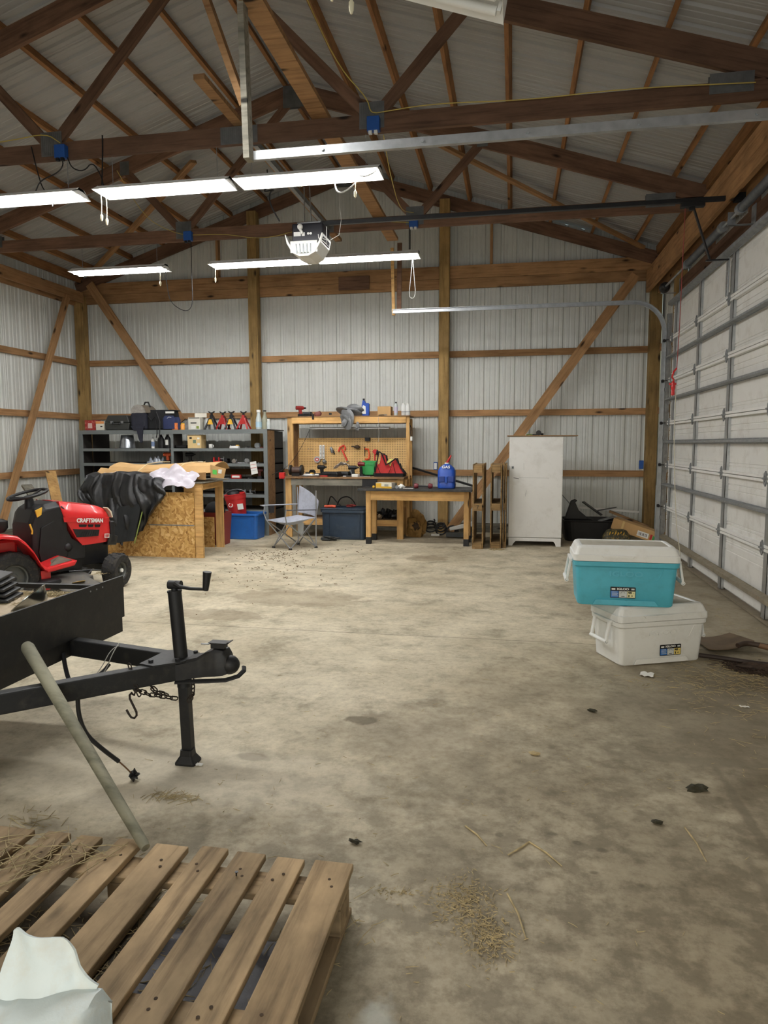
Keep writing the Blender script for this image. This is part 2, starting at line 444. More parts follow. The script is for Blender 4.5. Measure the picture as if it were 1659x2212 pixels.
# girts between the posts, header boards
for z in (.912, 1.817, 2.70):
    for a, b in zip(PX[:-1], PX[1:]):
        board('girt', (a+.074, 10.622, z), (b-.074, 10.622, z), .042, .092, W_GIRT, WB)
for a, b in zip(PX[:-1], PX[1:]): board('base_plate', (a+.074, 10.62, .07), (b-.074, 10.62, .07), .045, .14, W_WEATH, WB)
for z, h in ((3.728, .142), (3.895, .184)):
    for a, b in zip(PX[:-1], PX[1:]):
        board('header_board', (a+(.074 if a > -4 else -.06), 10.592, z), (b-.074 if b < 4 else b+.06, 10.592, z), .04, h, W_GIRT, WB)
board('splice_plate', (-.12, 10.555, 3.80), (.36, 10.555, 3.80), .03, .20, W_TRUSS, WB)
for x in (-2.1, 2.19): board('gable_stud', (x, 10.60, 3.99), (x, 10.60, zroof(x)-.18), .038, .089, W_GIRT, WB, up=(0,1,0))
board('brace', (-4.24, 10.41, 3.94), (-2.70, 10.41, 1.72), .14, .04, W_GIRT, WB, up=(0,1,0)).rotation_mode = 'XYZ'
board('brace', (4.20, 10.41, 3.70), (1.62, 10.41, .04), .14, .04, W_GIRT, WB, up=(0,1,0))
# left eave wall framing
for z in (.912, 1.817, 2.70):
    board('girt', (XL+.03, 10.45, z), (XL+.03, YF, z), .042, .092, W_GIRT, WL)
board('base_plate', (XL+.03, 10.45, .07), (XL+.03, YF, .07), .045, .14, W_WEATH, WL)
board('header_board', (-4.41, 10.45, 3.735), (-4.41, YF, 3.735), .04, .17, W_GIRT, WL)
board('header_board', (-4.56, 10.45, 3.72), (-4.56, YF, 3.72), .04, .19, W_GIRT, WL)
for y in (8.06-.3, 5.62-.4, 3.18-.4, .74-.4): board('post', (-4.49, y-2.5, 0), (-4.49, y-2.5, 3.64), .13, .15, W_POST, WL, up=(0,1,0))
board('brace', (-4.40, 10.04, 3.68), (-4.40, 8.36, .25), .11, .04, W_GIRT, WL, up=(1,0,0))
# right wall: girder, header, jambs
board('girder', (4.37, 10.44, 3.61), (4.37, YF, 3.61), .045, .30, W_GIRT, WR)
board('girder', (4.53, 10.44, 3.56), (4.53, YF, 3.56), .045, .22, W_GIRT, WR)
board('door_header', (4.53, DY1+.2, 3.20), (4.53, DY0-.2, 3.20), .045, .26, W_TRUSS, WR)
for y in (9.7, 10.2): board('girt', (4.59, y, .912), (4.59, y-.5, .912), .042, .092, W_GIRT, WR)
for z in (1.817, 2.70): board('girt', (4.58, 10.45, z), (4.58, DY1+.2, z), .042, .092, W_GIRT, WR)
for y in (DY1+.10, DY0-.10): board('door_jamb', (4.53, y, 0), (4.53, y, 3.44), .12, .14, W_POST, WR, up=(0,1,0))
for y in (7.95, 6.6, 5.2): board('header_stud', (4.545, y, 3.33), (4.545, y, 3.45), .09, .038, W_TRUSS, WR, up=(0,1,0))
for z in (.912, 1.817, 2.70): board('girt', (4.59, DY0-.2, z), (4.59, YF, z), .042, .092, W_GIRT, WR)

# roof: sheets and purlins
CE = struct('ceiling', (0, 4, 5.5))
sl = math.sqrt(1+.32**2)
for sg in (1, -1):
    y = YB+.12; nb = 0
    while y > YF-.1:
        w = min(.914, y-YF+.1)
        org = V((0, y, 5.5+PURL))
        sheet('roof_sheet', CE, M_ROOFST, org, (0,-1,0), (sg*.32/sl, 0, 1/sl), (sg/sl, 0, -.32/sl), lambda u: .0, lambda u: 4.86*sl, jit=.002*(nb % 2), umax=w)
        y -= .908; nb += 1
    for k in range(8):
        X = .12+.583*k
        a, b = V((sg*X, YB+.05, zroof(X)+PURL/2)), V((sg*X, YF, zroof(X)+PURL/2))
        board('purlin', a, b, .038, PURL, W_PURL, CE, up=(sg*.32, 0, 1))
    board('eave_purlin', (sg*4.52, YB, zroof(4.52)+.02), (sg*4.52, YF, zroof(4.52)+.02), .038, .13, W_PURL, CE)
# diagonal roof braces lying under the purlins, both rear corners
for sg in (1, -1):
    a = V((sg*1.55, 8.66, zroof(1.55)-.03)); b = V((sg*4.30, 10.5, zroof(4.3)-.03))
    board('roof_brace', a, b, .089, .038, W_GIRT, CE, up=(sg*.32, 0, 1))
build(G().prism([(-.14, 5.5+PURL-.02), (0, 5.5+PURL+.03), (.14, 5.5+PURL-.02), (.14, 5.5+PURL+.02), (0, 5.5+PURL+.07), (-.14, 5.5+PURL+.02)], YF-.1, YB+.1, axis='y'), 'ridge_cap', M_STEELD, CE)

# ------------------------------------------------------------------ trusses
M_GUS = paint('gusset_plate_steel', (120,122,122), .5, .6, .2, 12, .2)
def truss(y, label, short=None):
    t = thing('roof_truss', label, 'truss', (0, y, 3.8), group=None)
    w = .04
    for sg in (1, -1):
        tc_ = .094*sl
        board('top_chord', (0, y, 5.5-tc_), (sg*4.6, y, zroof(4.6)-tc_), w, .184, W_TRUSS, t, up=(sg*.32, 0, 1))
        board('web', (sg*1.39, y-.001, 3.93), (sg*.05, y-.001, 5.30), w-.002, .089, W_TRUSS, t, up=(0,0,1))
        board('web', (sg*1.45, y-.002, 3.93), (sg*2.16, y-.002, 4.68), w-.002, .089, W_TRUSS, t, up=(0,0,1))
    board('bottom_chord', (-4.52, y, 3.87), (4.52, y, 3.87), w, .14, W_TRUSS, t)
    def plate(x, z, a, b):
        g = G()
        g.box(x-a, x+a, y-.0235, y-.0205, z-b, z+b).box(x-a, x+a, y+.0205, y+.0235, z-b, z+b)
        n = int(a*2/.018)
        for i in range(n):      # pressed teeth rows
            xx = x-a+.01+i*.018; g.box(xx, xx+.007, y-.0255, y-.0235, z-b+.01, z+b-.01)
        build(g, 'gusset_plate', M_GUS, t)
    plate(0, 5.34, .13, .12); plate(1.41, 3.93, .10, .10); plate(-1.41, 3.93, .10, .10)
    plate(2.16, 4.70, .06, .08); plate(-2.16, 4.70, .06, .08); plate(4.05, 3.93, .15, .07); plate(-4.05, 3.93, .15, .07)
    plate(.30, 3.87, .16, .068)
    return t
truss(8.06, 'timber roof truss nearer the back wall, behind the garage opener')
truss(5.62, 'timber roof truss in the middle, above the nearer row of lights')
truss(3.18, 'timber roof truss nearest the camera, only its webs overhead')
truss(.74, 'timber roof truss above and behind the camera')
# gable truss against the back wall
for sg in (1, -1): board('gable_chord', (0, 10.588, 5.5-.1), (sg*4.6, 10.588, zroof(4.6)-.1), .04, .184, W_TRUSS, WB, up=(sg*.32, 0, 1))
build(G().box(-.13, .13, 10.560, 10.5635, 5.22, 5.46), 'gusset_plate', M_GUS, WB)
# lateral boards lying on the bottom chords
single(G().bar((.99, 2.2, 3.962), (.99, 9.0, 3.962), .14, .038), 'lateral_board', W_GIRT, 'long pale board laid front to back over the truss chords, right of centre', 'board', group=None)
single(G().bar((.30, 4.87, 3.962), (.30, 8.9, 3.962), .085, .038), 'lateral_board', W_GIRT, 'short pale board with a sawn end poking toward the camera over the middle truss', 'board')
# ------------------------------------------------------------------ overhead door (door_1)
M_DOOR = paint('white_door_steel', (226,226,222), .45, 0, .03, 3, 0, (150,140,120), .3)
D1 = struct('door_1', (4.5, (DY0+DY1)/2, 0))
XD = 4.43
SEC = [.03, .565, 1.085, 1.605, 2.125, 2.62, 3.06]
STL = [8.82, 7.76, 6.65, 5.53, 4.40]
for i in range(6):
    z0, z1 = SEC[i]+.003, SEC[i+1]-.003; h = z1-z0
    # panel skin with pressed grooves
    g = G(); pts = [(0, .02), (.022, 0)]
    for fz in ((.12, .17, .72, .82) if i else (.7, .82, .86)):
        zc = fz*h; pts += [(zc-.006, 0), (zc-.002, .006), (zc+.002, .006), (zc+.006, 0)]
    pts += [(h-.03, 0), (h-.005, .02), (h, .02)]
    vs = []; 
    for zz, dp in pts:
        vs += [(XD+.012+dp, DY0+.01, z0+zz), (XD+.012+dp, DY1-.01, z0+zz)]
    g.add(vs, [(2*k, 2*k+1, 2*k+3, 2*k+2) for k in range(len(pts)-1)])
    g.box(XD+.045, XD+.055, DY0+.01, DY1-.01, z0, z1)
    s = build(g, 'door_section', M_DOOR, D1)
    for k, y in enumerate(STL):
        wd = .085 if k not in (0, 4) else .11
        gs = G().box(XD-.016, XD-.012, y-wd/2, y+wd/2, z0+.004, z1-.004)
        gs.box(XD-.016, XD+.012, y-wd/2, y-wd/2+.004, z0+.004, z1-.004).box(XD-.016, XD+.012, y+wd/2-.004, y+wd/2, z0+.004, z1-.004)
        build(gs, 'stile', M_STEEL, s)
    if i < 5:      # white rails either side of the section joint
        for za, zb in ((z1-.022, z1), (z1+.006, z1+.028)): build(G().box(XD-.022, XD+.02, DY0+.02, DY1-.02, za, zb), 'joint_rail', M_WHITEE, s)
        for k, y in enumerate(STL):
            y = y+.06 if k else y+.12
            pl = [(y-.042, z1+.003), (y, z1+.062), (y+.030, z1+.04), (y+.036, z1+.003), (y+.030, z1-.034), (y, z1-.056)]
            g = G().prism(pl, XD-.028, XD-.019, axis='x')
            g.tube([(XD-.034, y+.03, z1+.003), (XD-.034, y-.02, z1+.003)], .008, 8)
            g.cyl((XD-.033, y, z1+.022), (XD-.028, y, z1+.022), .006, 6).cyl((XD-.033, y, z1-.018), (XD-.028, y, z1-.018), .006, 6)
            build(g, 'hinge', M_STEELD, s)
    # u-shaped strut along each section
    zs = {0: .19, 1: .845, 2: 1.37, 3: 1.89, 4: 2.40, 5: 3.04}[i]
    g = G(); y0, y1 = DY0+.02, DY1-.02
    hh = .016 if 0 < i < 5 else (.032 if i == 0 else .03)
    g.prism([(XD-.018, zs-hh-.007), (XD-.018, zs-hh), (XD-.06, zs-hh*.55), (XD-.06, zs+hh*.55), (XD-.018, zs+hh), (XD-.018, zs+hh+.007), (XD-.0155, zs+hh+.007), (XD-.0155, zs+hh-.002), (XD-.0575, zs+hh*.55-.002), (XD-.0575, zs-hh*.55+.002), (XD-.0155, zs-hh+.002), (XD-.0155, zs-hh-.007)], y0, y1, axis='y')
    build(g, 'strut', M_STEELD if i else paint('dirty_strut', (140,132,114), .7, .3, .15, 8, .2, (90,76,56), .6), s)
build(G().box(XD-.03, XD+.05, DY0+.02, DY1-.02, .012, .032), 'bottom_seal', paint('dirty_seal', (120,110,92), .8, 0, .2, 8), D1)
# arm bracket on the door
g = G().box(XD-.028, XD-.017, 6.755, 6.825, 2.66, 2.99)
for k in range(5): g.cyl((XD-.033, 6.79, 2.70+k*.06), (XD-.028, 6.79, 2.70+k*.06), .008, 8)
build(g, 'arm_bracket', M_STEEL, D1, bev=.004)

# tracks: vertical, curve, horizontal
def track(y, label, sgn):
    t = thing('door_track', label, 'track', (4.36, y, 0))
    path = [(4.37, y, .0), (4.37, y, 2.72)]
    R = .38
    for k in range(1, 9):
        a = math.pi/2*k/8; path.append((4.37-R+R*math.cos(a), y, 2.72+R*math.sin(a)))
    path.append((.95, y, 3.10))
    g = G(); w = .052; d = .03
    cs = [(-w/2, 0), (-w/2, d), (-w/2+.006, d), (-w/2+.006, .004), (w/2-.006, .004), (w/2-.006, d), (w/2, d), (w/2, 0)]
    rings = []
    for i, p in enumerate(path):
        p = V(p)
        if i == 0: tn = V((0,0,1))
        elif i == len(path)-1: tn = V((-1,0,0))
        else: tn = ((V(path[i+1])-p).normalized()+(p-V(path[i-1])).normalized()).normalized()
        n = V((tn.z, 0, -tn.x))
        rings.append([p+n*a+V((0, sgn*b, 0)) for a, b in cs])
    g.rings(rings); build(g, 'rail', M_STEEL, t)
    g = G().box(4.405, 4.455, y-.02, y+.035, .0, 2.95)
    for z in (.4, .9, 1.4, 2.0, 2.6): g.box(4.39, 4.41, y-.03, y+.03, z, z+.04)
    build(g, 'mounting_angle', M_STEELD, t)
    for k in range(5): build(G().cyl((1.4+k*.6, y-sgn*.004, 3.10), (1.4+k*.6, y-sgn*.012, 3.10), .010, 8), 'bolt', M_STEEL, t)
    for z in SEC[1:-1]:
        if z < 2.7:
            g = G().cyl((4.37, y+sgn*.008, z), (4.37, y+sgn*.03, z), .02, 12).cyl((4.37, y+sgn*.03, z), (4.40, y+sgn*.12, z), .005, 6)
            build(g, 'roller', M_BLACKP, t)
    return t
track(9.23, 'far horizontal galvanised door track with a curved end, in front of the back wall', -1)
track(4.17, 'near galvanised door track passing overhead below the middle truss', 1)
single(G().bar((.945, 4.135, 3.06), (.905, 4.135, 4.9), .075, .038, up=(1,0,0)), 'track_hanger', W_WEATH, 'grey weathered vertical board holding up the near door track', 'board')
single(G().bar((.90, 4.21, 3.40), (.42, 4.21, 4.74), .04, .085, up=(0,1,0)), 'track_hanger', W_GIRT, 'slanting board meeting the grey hanger above the near track', 'board')
single(G().bar((.955, 9.27, 3.06), (.935, 9.27, 3.93), .03, .04, up=(1,0,0)), 'track_hanger', W_PINE, 'thin pale upright holding the end of the far door track', 'board')
single(G().bar((1.02, 9.31, 3.12), (1.03, 9.31, 4.0), .03, .06, up=(1,0,0)), 'track_hanger', W_TRUSS, 'brown upright beside the pale one at the far track end', 'board')
# torsion shaft and springs
t = thing('torsion_shaft', 'grey torsion spring shaft above the overhead door', 'shaft', (4.33, 6.6, 3.24))
build(G().cyl((4.33, 4.1, 3.24), (4.33, 9.2, 3.24), .0125, 10), 'shaft', M_STEEL, t, smooth=True)
for a, b in ((4.5, 6.2), (6.75, 7.95)):
    g = G(); n = int((b-a)/.016); pts = []
    for k in range(n+1):
        pts.append((4.33, a+(b-a)*k/n, 3.24))
    rs = [.034 if k % 2 else .038 for k in range(n+1)]
    build(g.tube(pts, rs, 14), 'torsion_spring', paint('spring_steel', (110,114,120), .45, .6, .15, 20), t, smooth=True)
for y in (4.47, 6.22, 6.72, 7.98): build(G().cyl((4.33, y-.03, 3.24), (4.33, y+.03, 3.24), .045, 14), 'winding_cone', M_STEELD, t, smooth=True)
for y in (4.22, 9.06): build(G().lathe([(.03, -.05), (.065, -.045), (.06, 0), (.05, .03), (.03, .05)], 16, T(4.33, y, 3.24, rx=D(90))), 'cable_drum', M_BLACKM, t, smooth=True)
for y in (4.12, 6.47, 9.15): build(G().box(4.30, 4.51, y-.02, y+.02, 3.18, 3.185).box(4.50, 4.508, y-.05, y+.05, 3.14, 3.34).box(4.30, 4.36, y-.004, y+.004, 3.18, 3.29), 'bearing_bracket', M_STEELD, t)

# garage door opener
YO = 6.75
t = thing('garage_door_opener', 'black garage door opener with white plastic light covers hanging from the truss', 'opener', (.53, YO, 3.2))
g = G().box(.41, .72, YO-.13, YO+.13, 3.29, 3.47); build(g, 'motor_housing', paint('opener_black', (24,24,34), .35), t, bev=.012)
build(G().prism([(.46,3.47),(.66,3.47),(.68,3.50),(.44,3.50)], YO-.06, YO+.06, axis='y'), 'top_plate', M_STEEL, t)
# lens: white shell open at the top with ribs
g = G().grid(lambda a, b: (.535+(.185-.10*b)*math.cos(math.pi*(1+a)), YO-.14+.1*(1-b)*0+.0*a, 3.33-.17*math.sin(math.pi*a)-.0*b), 16, 1)
g = G()
outer = [(.345, 3.365), (.365, 3.28), (.42, 3.19), (.49, 3.155), (.58, 3.155), (.65, 3.19), (.705, 3.28), (.725, 3.365)]
inner = [(.715, 3.365), (.685, 3.29), (.64, 3.215), (.575, 3.18), (.495, 3.18), (.43, 3.215), (.385, 3.29), (.355, 3.365)]
g.prism(outer+inner, YO-.16, YO+.16, axis='y')
g.box(.40, .67, YO-.155, YO-.14, 3.19, 3.30)
build(g, 'light_lens', paint('frosted_lens', (232,232,224), .35), t, bev=.004)
g = G()
for k in range(5): g.hexa([(.46+k*.033, YO-.166, 3.18), (.475+k*.033, YO-.166, 3.18), (.475+k*.033, YO-.155, 3.18), (.46+k*.033, YO-.155, 3.18), (.455+k*.036, YO-.166, 3.27), (.463+k*.036, YO-.166, 3.27), (.463+k*.036, YO-.155, 3.27), (.455+k*.036, YO-.155, 3.27)])
build(g, 'vent_rib', M_STEELD, t)
build(G().sphere((.50, YO-.15, 3.43), .028, 12, 8).cyl((.50, YO-.15, 3.41), (.52, YO-.14, 3.37), .014, 10), 'bulb', M_WHITE, t, smooth=True)
build(G().box(.43, .50, YO-.133, YO-.131, 3.35, 3.39).box(.51, .54, YO-.133, YO-.131, 3.35, 3.385).cyl((.575,YO-.134,3.37),(.575,YO-.131,3.37),.012,10).cyl((.60,YO-.134,3.37),(.60,YO-.131,3.37),.012,10), 'control_label', M_WHITE, t)
g = G().box(.66, 4.44, YO-.018, YO+.018, 3.475, 3.515)
build(g, 'rail', M_BLACKM, t, bev=.004)
build(G().box(4.42, 4.52, YO-.03, YO+.03, 3.46, 3.53), 'header_bracket', M_BLACKM, t)
build(G().box(3.98, 4.18, YO-.03, YO+.03, 3.435, 3.475).box(4.05, 4.10, YO-.012, YO+.012, 3.41, 3.44), 'trolley', M_BLACKM, t, bev=.004)
g = G().bar((4.09, YO, 3.43), (4.24, YO, 2.98), .012, .034, up=(0,1,0)).bar((4.21, YO, 2.97), (4.41, YO+.02, 2.975), .012, .028, up=(0,1,0))
build(g, 'door_arm', M_BLACKM, t)
g = G().bar((.57, YO, 3.49), (.555, YO, 3.85), .003, .03, up=(0,1,0)).bar((.50, YO, 3.50), (.50, YO, 3.85), .003, .03, up=(0,1,0)); build(g, 'hanging_strap', M_STEEL, t)
build(G().bar((.40, 5.7, 3.84), (.40, 8.0, 3.84), .04, .05), 'mounting_bar', M_STEELD, t)
g = G().tube([(.66, YO-.1, 3.40), (.69, YO-.12, 3.33), (.78, YO-.13, 3.29), (.88, YO-.13, 3.34), (.90, YO-.12, 3.48), (.87, YO-.05, 3.62), (.86, YO, 3.80)], .0028, 6)
g.tube([(.66, YO-.1, 3.44), (.68, YO-.14, 3.32), (.76, YO-.14, 3.26), (.76, YO-.14, 3.42)], .004, 6)
build(g, 'wire', M_WHITE, t)
# emergency cord with red handle
t = thing('release_cord', 'red emergency release cord and handle hanging from the opener trolley', 'cord', (4.02, YO, 1.9))
XC = 4.02
def on_cord(z): return (XC-.02+.0*z, YO, z)
build(G().tube([(4.02, YO, 3.43), (4.015, YO, 3.0), (4.01, YO, 2.4), (4.0, YO, 2.02)], .0035, 6), 'cord', paint('red_cord', (150,70,64), .8), t)
g = G().tube([(4.0, YO, 2.03), (3.975, YO-.005, 2.0), (3.96, YO-.01, 1.95), (3.98, YO-.01, 1.92)], .008, 8).lathe([(.004,-.075),(.018,-.07),(.014,-.03),(.02,0),(.016,.04),(.006,.06)], 12, T(3.975, YO, 1.86))
g.box(3.94, 4.0, YO-.008, YO+.008, 1.88, 1.90)
build(g, 'red_handle', M_RED, t, label='red plastic pull handle')
build(G().tube([(4.0, YO, 1.88), (4.0, YO+.0, 1.4), (4.02, YO, 1.0), (4.05, YO, .6), (4.10, YO+.02, .3), (4.12, YO+.05, .10)], .0035, 6), 'white_cord', paint('white_cord', (205,200,180), .8), t, label='thin white cord hanging below the handle')

# ------------------------------------------------------------------ tube lights
def emis(name, col, s):
    m, N, L, B = newmat(name); B.inputs['Emission Color'].default_value = (*col, 1); B.inputs['Emission Strength'].default_value = s
    B.inputs['Base Color'].default_value = (1,1,1,1); return m
M_TUBE = emis('lit_tube', (1.0, .99, .985), 36)
M_REFL = paint('white_reflector', (235,235,232), .35, 0, .01)
def shop_light(x0, x1, y, z, label, lit=True, tilt=0.0, chain=.27):
    L = x1-x0; c = T((x0+x1)/2, y, z, ry=tilt)
    t = thing('shop_light', label, 'light fixture', M=c, group=None)
    hw = .135
    cs = [(-hw, -.030), (-hw+.004, -.034), (-.05, .000), (-.03, .006), (.03, .006), (.05, .000), (hw-.004, -.034), (hw, -.030), (.055, .006), (.034, .026), (-.034, .026), (-.055, .006)]
    build(G().prism(cs, -L/2, L/2, axis='x'), 'reflector', M_REFL, t, M=c)
    for s in (-1, 1):
        g = G(); g.prism([(-hw, -.034), (hw, -.034), (.04, .026), (-.04, .026)], s*L/2-.002*(s > 0), s*L/2+.002*(s < 0)+.0, axis='x')
        for k in (-1, 1): g.box(s*(L/2-.02)-.008, s*(L/2-.02)+.008, k*.05-.014, k*.05+.014, -.036, .002)
        build(g, 'end_cap', M_REFL, t, M=c)
    for k in (-1, 1):
        build(G().cyl((-L/2+.03, k*.05, -.032), (L/2-.03, k*.05, -.032), .019, 12), 'tube', M_TUBE if lit else M_WHITE, t, M=c, smooth=True)
    for s in (-1, 1): build(G().tube([(s*(L/2-.12), 0, .045), (s*(L/2-.12), 0, chain)], .003, 6), 'chain', M_STEELD, t, M=c)
    if lit:
        d = bpy.data.lights.new('tube_lamp', 'AREA'); d.shape = 'RECTANGLE'; d.size = L-.1; d.size_y = .2; d.energy = FIX_W; d.color = (1.0, .99, .965)
        o = bpy.data.objects.new('tube_lamp', d); COL.objects.link(o); o.parent = t; o.matrix_basis = T(0, 0, -.056)
    return t, c
# (x0, x1, y, z)
f1, _ = shop_light(.30, 1.49, 5.56, 3.50, 'lit tube light in the nearer row, right end, with a white cord loop')
f2, _ = shop_light(-.94, .24, 5.56, 3.50, 'lit tube light in the nearer row, middle one')
f3, _ = shop_light(-2.25, -1.12, 5.56, 3.50, 'lit tube light cut by the left edge of the photo')
f4, _ = shop_light(-2.86, -1.62, 7.98, 3.50, 'lit tube light of the far row, leftmost, near the left wall')
f5, _ = shop_light(-1.03, .17, 7.98, 3.50, 'lit tube light of the far row, middle one')
f6, _ = shop_light(.27, 1.47, 7.98, 3.50, 'lit tube light of the far row, right end, behind the opener')
shop_light(1.318, 2.518, 3.12, 3.40, 'unlit white fixture end at the top edge of the photo', lit=False, tilt=D(19), chain=.45)
shop_light(.02, 1.22, 3.12, 3.62, 'lit tube light overhead, just above the top of the photo', chain=.2)
shop_light(-.9, .3, 3.12, 3.70, 'lit tube light overhead to the upper left, out of view', chain=.12)
M_PULL = paint('pull_cord_white', (230,222,190), .7)
def pull(x, y, z, dz, label):
    t = thing('pull_cord', label, 'pull cord', (x, y, z-dz))
    build(G().tube([(x, y, z), (x+.004, y, z-dz*.6), (x, y, z-dz)], .0035, 6), 'string', M_PULL, t)
    build(G().lathe([(.003, 0), (.012, -.015), (.010, -.045), (.004, -.06)], 10, T(x, y, z-dz)), 'knob', M_PULL, t, smooth=True)
pull(-.90, 5.50, 3.46, .17, 'white pull cord at the left end of the nearer middle light')
pull(-.865, 5.52, 3.46, .20, 'frayed white pull cord beside the first, nearer middle light')
pull(-1.68, 7.93, 3.48, .16, 'white pull cord at the right end of the leftmost far light')
pull(-.97, 7.93, 3.49, .16, 'white pull cord at the left end of the middle far light')
pull(1.30, 5.48, 3.46, .13, 'white pull cord under the right end of the brightest near light')
pull(1.84, 3.05, 3.42, .19, 'bright white pull cord dangling at the top edge of the photo')
pull(1.755, 3.05, 3.42, .13, 'small dark-ringed pull cord at the top edge of the photo')
# cords
def cord(pts, r, mat, label, name='cord', cat='cord', sm=2):
    P = [V(p) for p in pts]
    for _ in range(sm):
        Q = [P[0]]
        for a, b in zip(P[:-1], P[1:]): Q += [a.lerp(b, .25), a.lerp(b, .75)]
        Q.append(P[-1]); P = Q
    return single(G().tube(P, r, 6), name, mat, label, cat, smooth=True)
M_CORDW = paint('white_cord_jacket', (225,225,220), .5)
M_CORDY = paint('yellow_cord_jacket', (196,176,90), .5)
M_CORDB = paint('black_cord_jacket', (20,20,22), .5)
cord([(1.13,5.50,3.47),(1.14,5.47,3.35),(1.18,5.45,3.30),(1.24,5.45,3.32),(1.31,5.47,3.38),(1.32,5.5,3.46)], .006, M_CORDW, 'thick white cord looped under the near right light')
cord([(1.32,5.47,3.44),(1.38,5.45,3.41),(1.44,5.45,3.43),(1.46,5.5,3.47)], .006, M_CORDW, 'short white cord curl at the near right light end')
cord([(1.40,7.95,3.46),(1.38,7.93,3.2),(1.36,7.92,3.02),(1.40,7.92,2.98),(1.44,7.93,3.03),(1.42,7.95,3.2),(1.40,7.95,3.46)], .004, M_CORDW, 'long white cord loop hanging from the far right light')
cord([(-1.60,7.9,3.47),(-1.57,7.9,3.2),(-1.54,7.9,3.05),(-1.35,7.9,2.93),(-1.25,7.9,3.0),(-1.28,7.95,3.3),(-1.31,8.02,3.78)], .0045, M_CORDB, 'dark cord looping from the blue outlet box down to the left far light')
cord([(-1.30,5.58,3.80),(-1.28,5.56,3.72),(-1.35,5.55,3.66),(-1.5,5.55,3.62),(-1.55,5.55,3.53)], .005, M_CORDB, 'black plug cord left of the near left outlet box')
cord([(-1.25,5.58,3.80),(-1.2,5.56,3.70),(-1.08,5.55,3.66),(-1.0,5.55,3.74),(-.92,5.55,3.62),(-.90,5.55,3.52)], .005, M_CORDB, 'black plug cord right of the near left outlet box')
cord([(-.92,5.59,3.96),(-.925,5.59,3.8),(-.93,5.57,3.55)], .006, M_CORDB, 'black hanging rope at the left end of the nearer middle light')
cord([(-1.60,5.59,3.92),(-1.55,5.59,3.7),(-1.5,5.58,3.55),(-1.38,5.56,3.45),(-1.4,5.56,3.40)], .005, M_CORDB, 'black rope above the light at the left edge')
cord([(1.36,8.0,3.78),(1.36,8.0,3.55)], .008, M_CORDB, 'black cord dropping to the far right light')
cord([(.25,6.4,3.9),(.26,6.4,3.75),(.20,6.4,3.70),(.33,6.4,3.72),(.27,6.4,3.70),(.26,6.42,3.6),(.33,6.5,3.46)], .007, M_CORDB, 'knotted black power cord above the opener')
cord([(.95,5.0,4.75),(1.05,5.2,4.5),(1.2,5.4,4.2),(1.38,5.58,4.05),(1.40,5.59,3.95),(1.45,5.59,3.94)], .0045, M_CORDY, 'yellow cable draped down to the near right outlet box')
cord([(-4.2,5.59,4.0),(-3.0,5.59,3.97),(-2.2,5.59,3.97),(-1.75,5.59,3.99),(-1.45,5.59,4.02),(-1.32,5.59,3.93)], .0045, M_CORDY, 'yellow cable along the top of the middle truss, left side')
cord([(1.45,5.57,3.93),(1.9,5.565,3.96),(2.6,5.565,3.92),(3.3,5.565,3.94),(4.2,5.565,3.9)], .004, M_CORDY, 'thin cable along the middle truss toward the door')
cord([(-2.0,7.6,4.5),(-1.9,8.0,4.1),(-1.6,8.03,3.93),(-1.35,8.03,3.86),(-.9,8.03,3.86),(-.4,8.03,3.76),(.1,8.03,3.86),(.9,8.03,3.90),(1.4,8.03,3.85)], .004, M_CORDY, 'yellow cable sagging along the far truss chord')
cord([(1.50,5.62,3.78),(1.45,6.2,3.7),(1.36,7.3,3.75),(1.40,8.0,3.95)], .004, M_CORDY, 'yellow cable running back from the near to the far right outlet box')
for (x, y, lb) in ((-1.30, 5.585, 'blue outlet box on the middle truss, left'), (1.43, 5.585, 'blue outlet box on the middle truss above the bright light'), (-1.34, 8.025, 'blue outlet box on the far truss, left'), (1.40, 8.025, 'blue outlet box on the far truss, right, behind the opener rail')):
    t = thing('outlet_box', lb, 'outlet', (x, y, 3.80))
    build(G().box(x-.05, x+.05, y-.045, y+.012, 3.79, 3.90), 'box', M_BLUEB, t, bev=.005)
    build(G().box(x-.035, x-.01, y-.047, y-.02, 3.765, 3.79).box(x+.01, x+.035, y-.047, y-.02, 3.765, 3.79), 'plug', M_BLACKP if x < 0 else M_WHITE, t)
for x, z, lb in ((1.40, 1.02, 'small outlet box on the post behind the blue jug'), (4.36, 1.05, 'blue outlet box on the right corner post')):
    t = thing('outlet_box', lb, 'outlet', (x, 10.42, z))
    build(G().box(x-.03, x+.03, 10.40, 10.438, z-.06, z+.06), 'box', M_BLUEB, t, bev=.004); build(G().box(x-.02, x+.02, 10.396, 10.40, z-.045, z+.045), 'cover', M_WHITE if x < 2 else M_BLUEB, t)
# ------------------------------------------------------------------ grey shelf unit
SH = thing('shelf_unit', 'long grey double-bay shelf unit standing along the back wall', 'shelf', (-2.53, 9.85, 0))
SX0, SX1, SY0, SY1 = -4.07, -1.0, 9.68, 10.0; SYB = 10.44
for x, m, lb in ((SX0, M_DARKB, None), (SX1-.02, W_BROWN, 'bare wood side panel')):
    build(G().box(x, x+.02, SY0+.021, SY1, 0, 1.565), 'side_panel', m, SH, label=lb)
for x in (SX0+.03, SX1-.04): build(G().box(x, x+.02, SY1, SYB, 0, 1.55), 'inner_side', M_DARKB, SH)
build(G().box(-2.52, -2.50, SY0+.021, SY1, 0, 1.56), 'divider', M_DARKB, SH)
for x0, x1 in ((SX0, SX0+.07), (-2.53, -2.49), (SX1-.06, SX1)): build(G().box(x0, x1, SY0, SY0+.02, 0, 1.51), 'face_stile', M_GREYP, SH, bev=.002)
build(G().box(SX0, SX1, SY0, SY0+.02, 1.51, 1.572), 'top_rail', M_GREYP, SH, bev=.002)
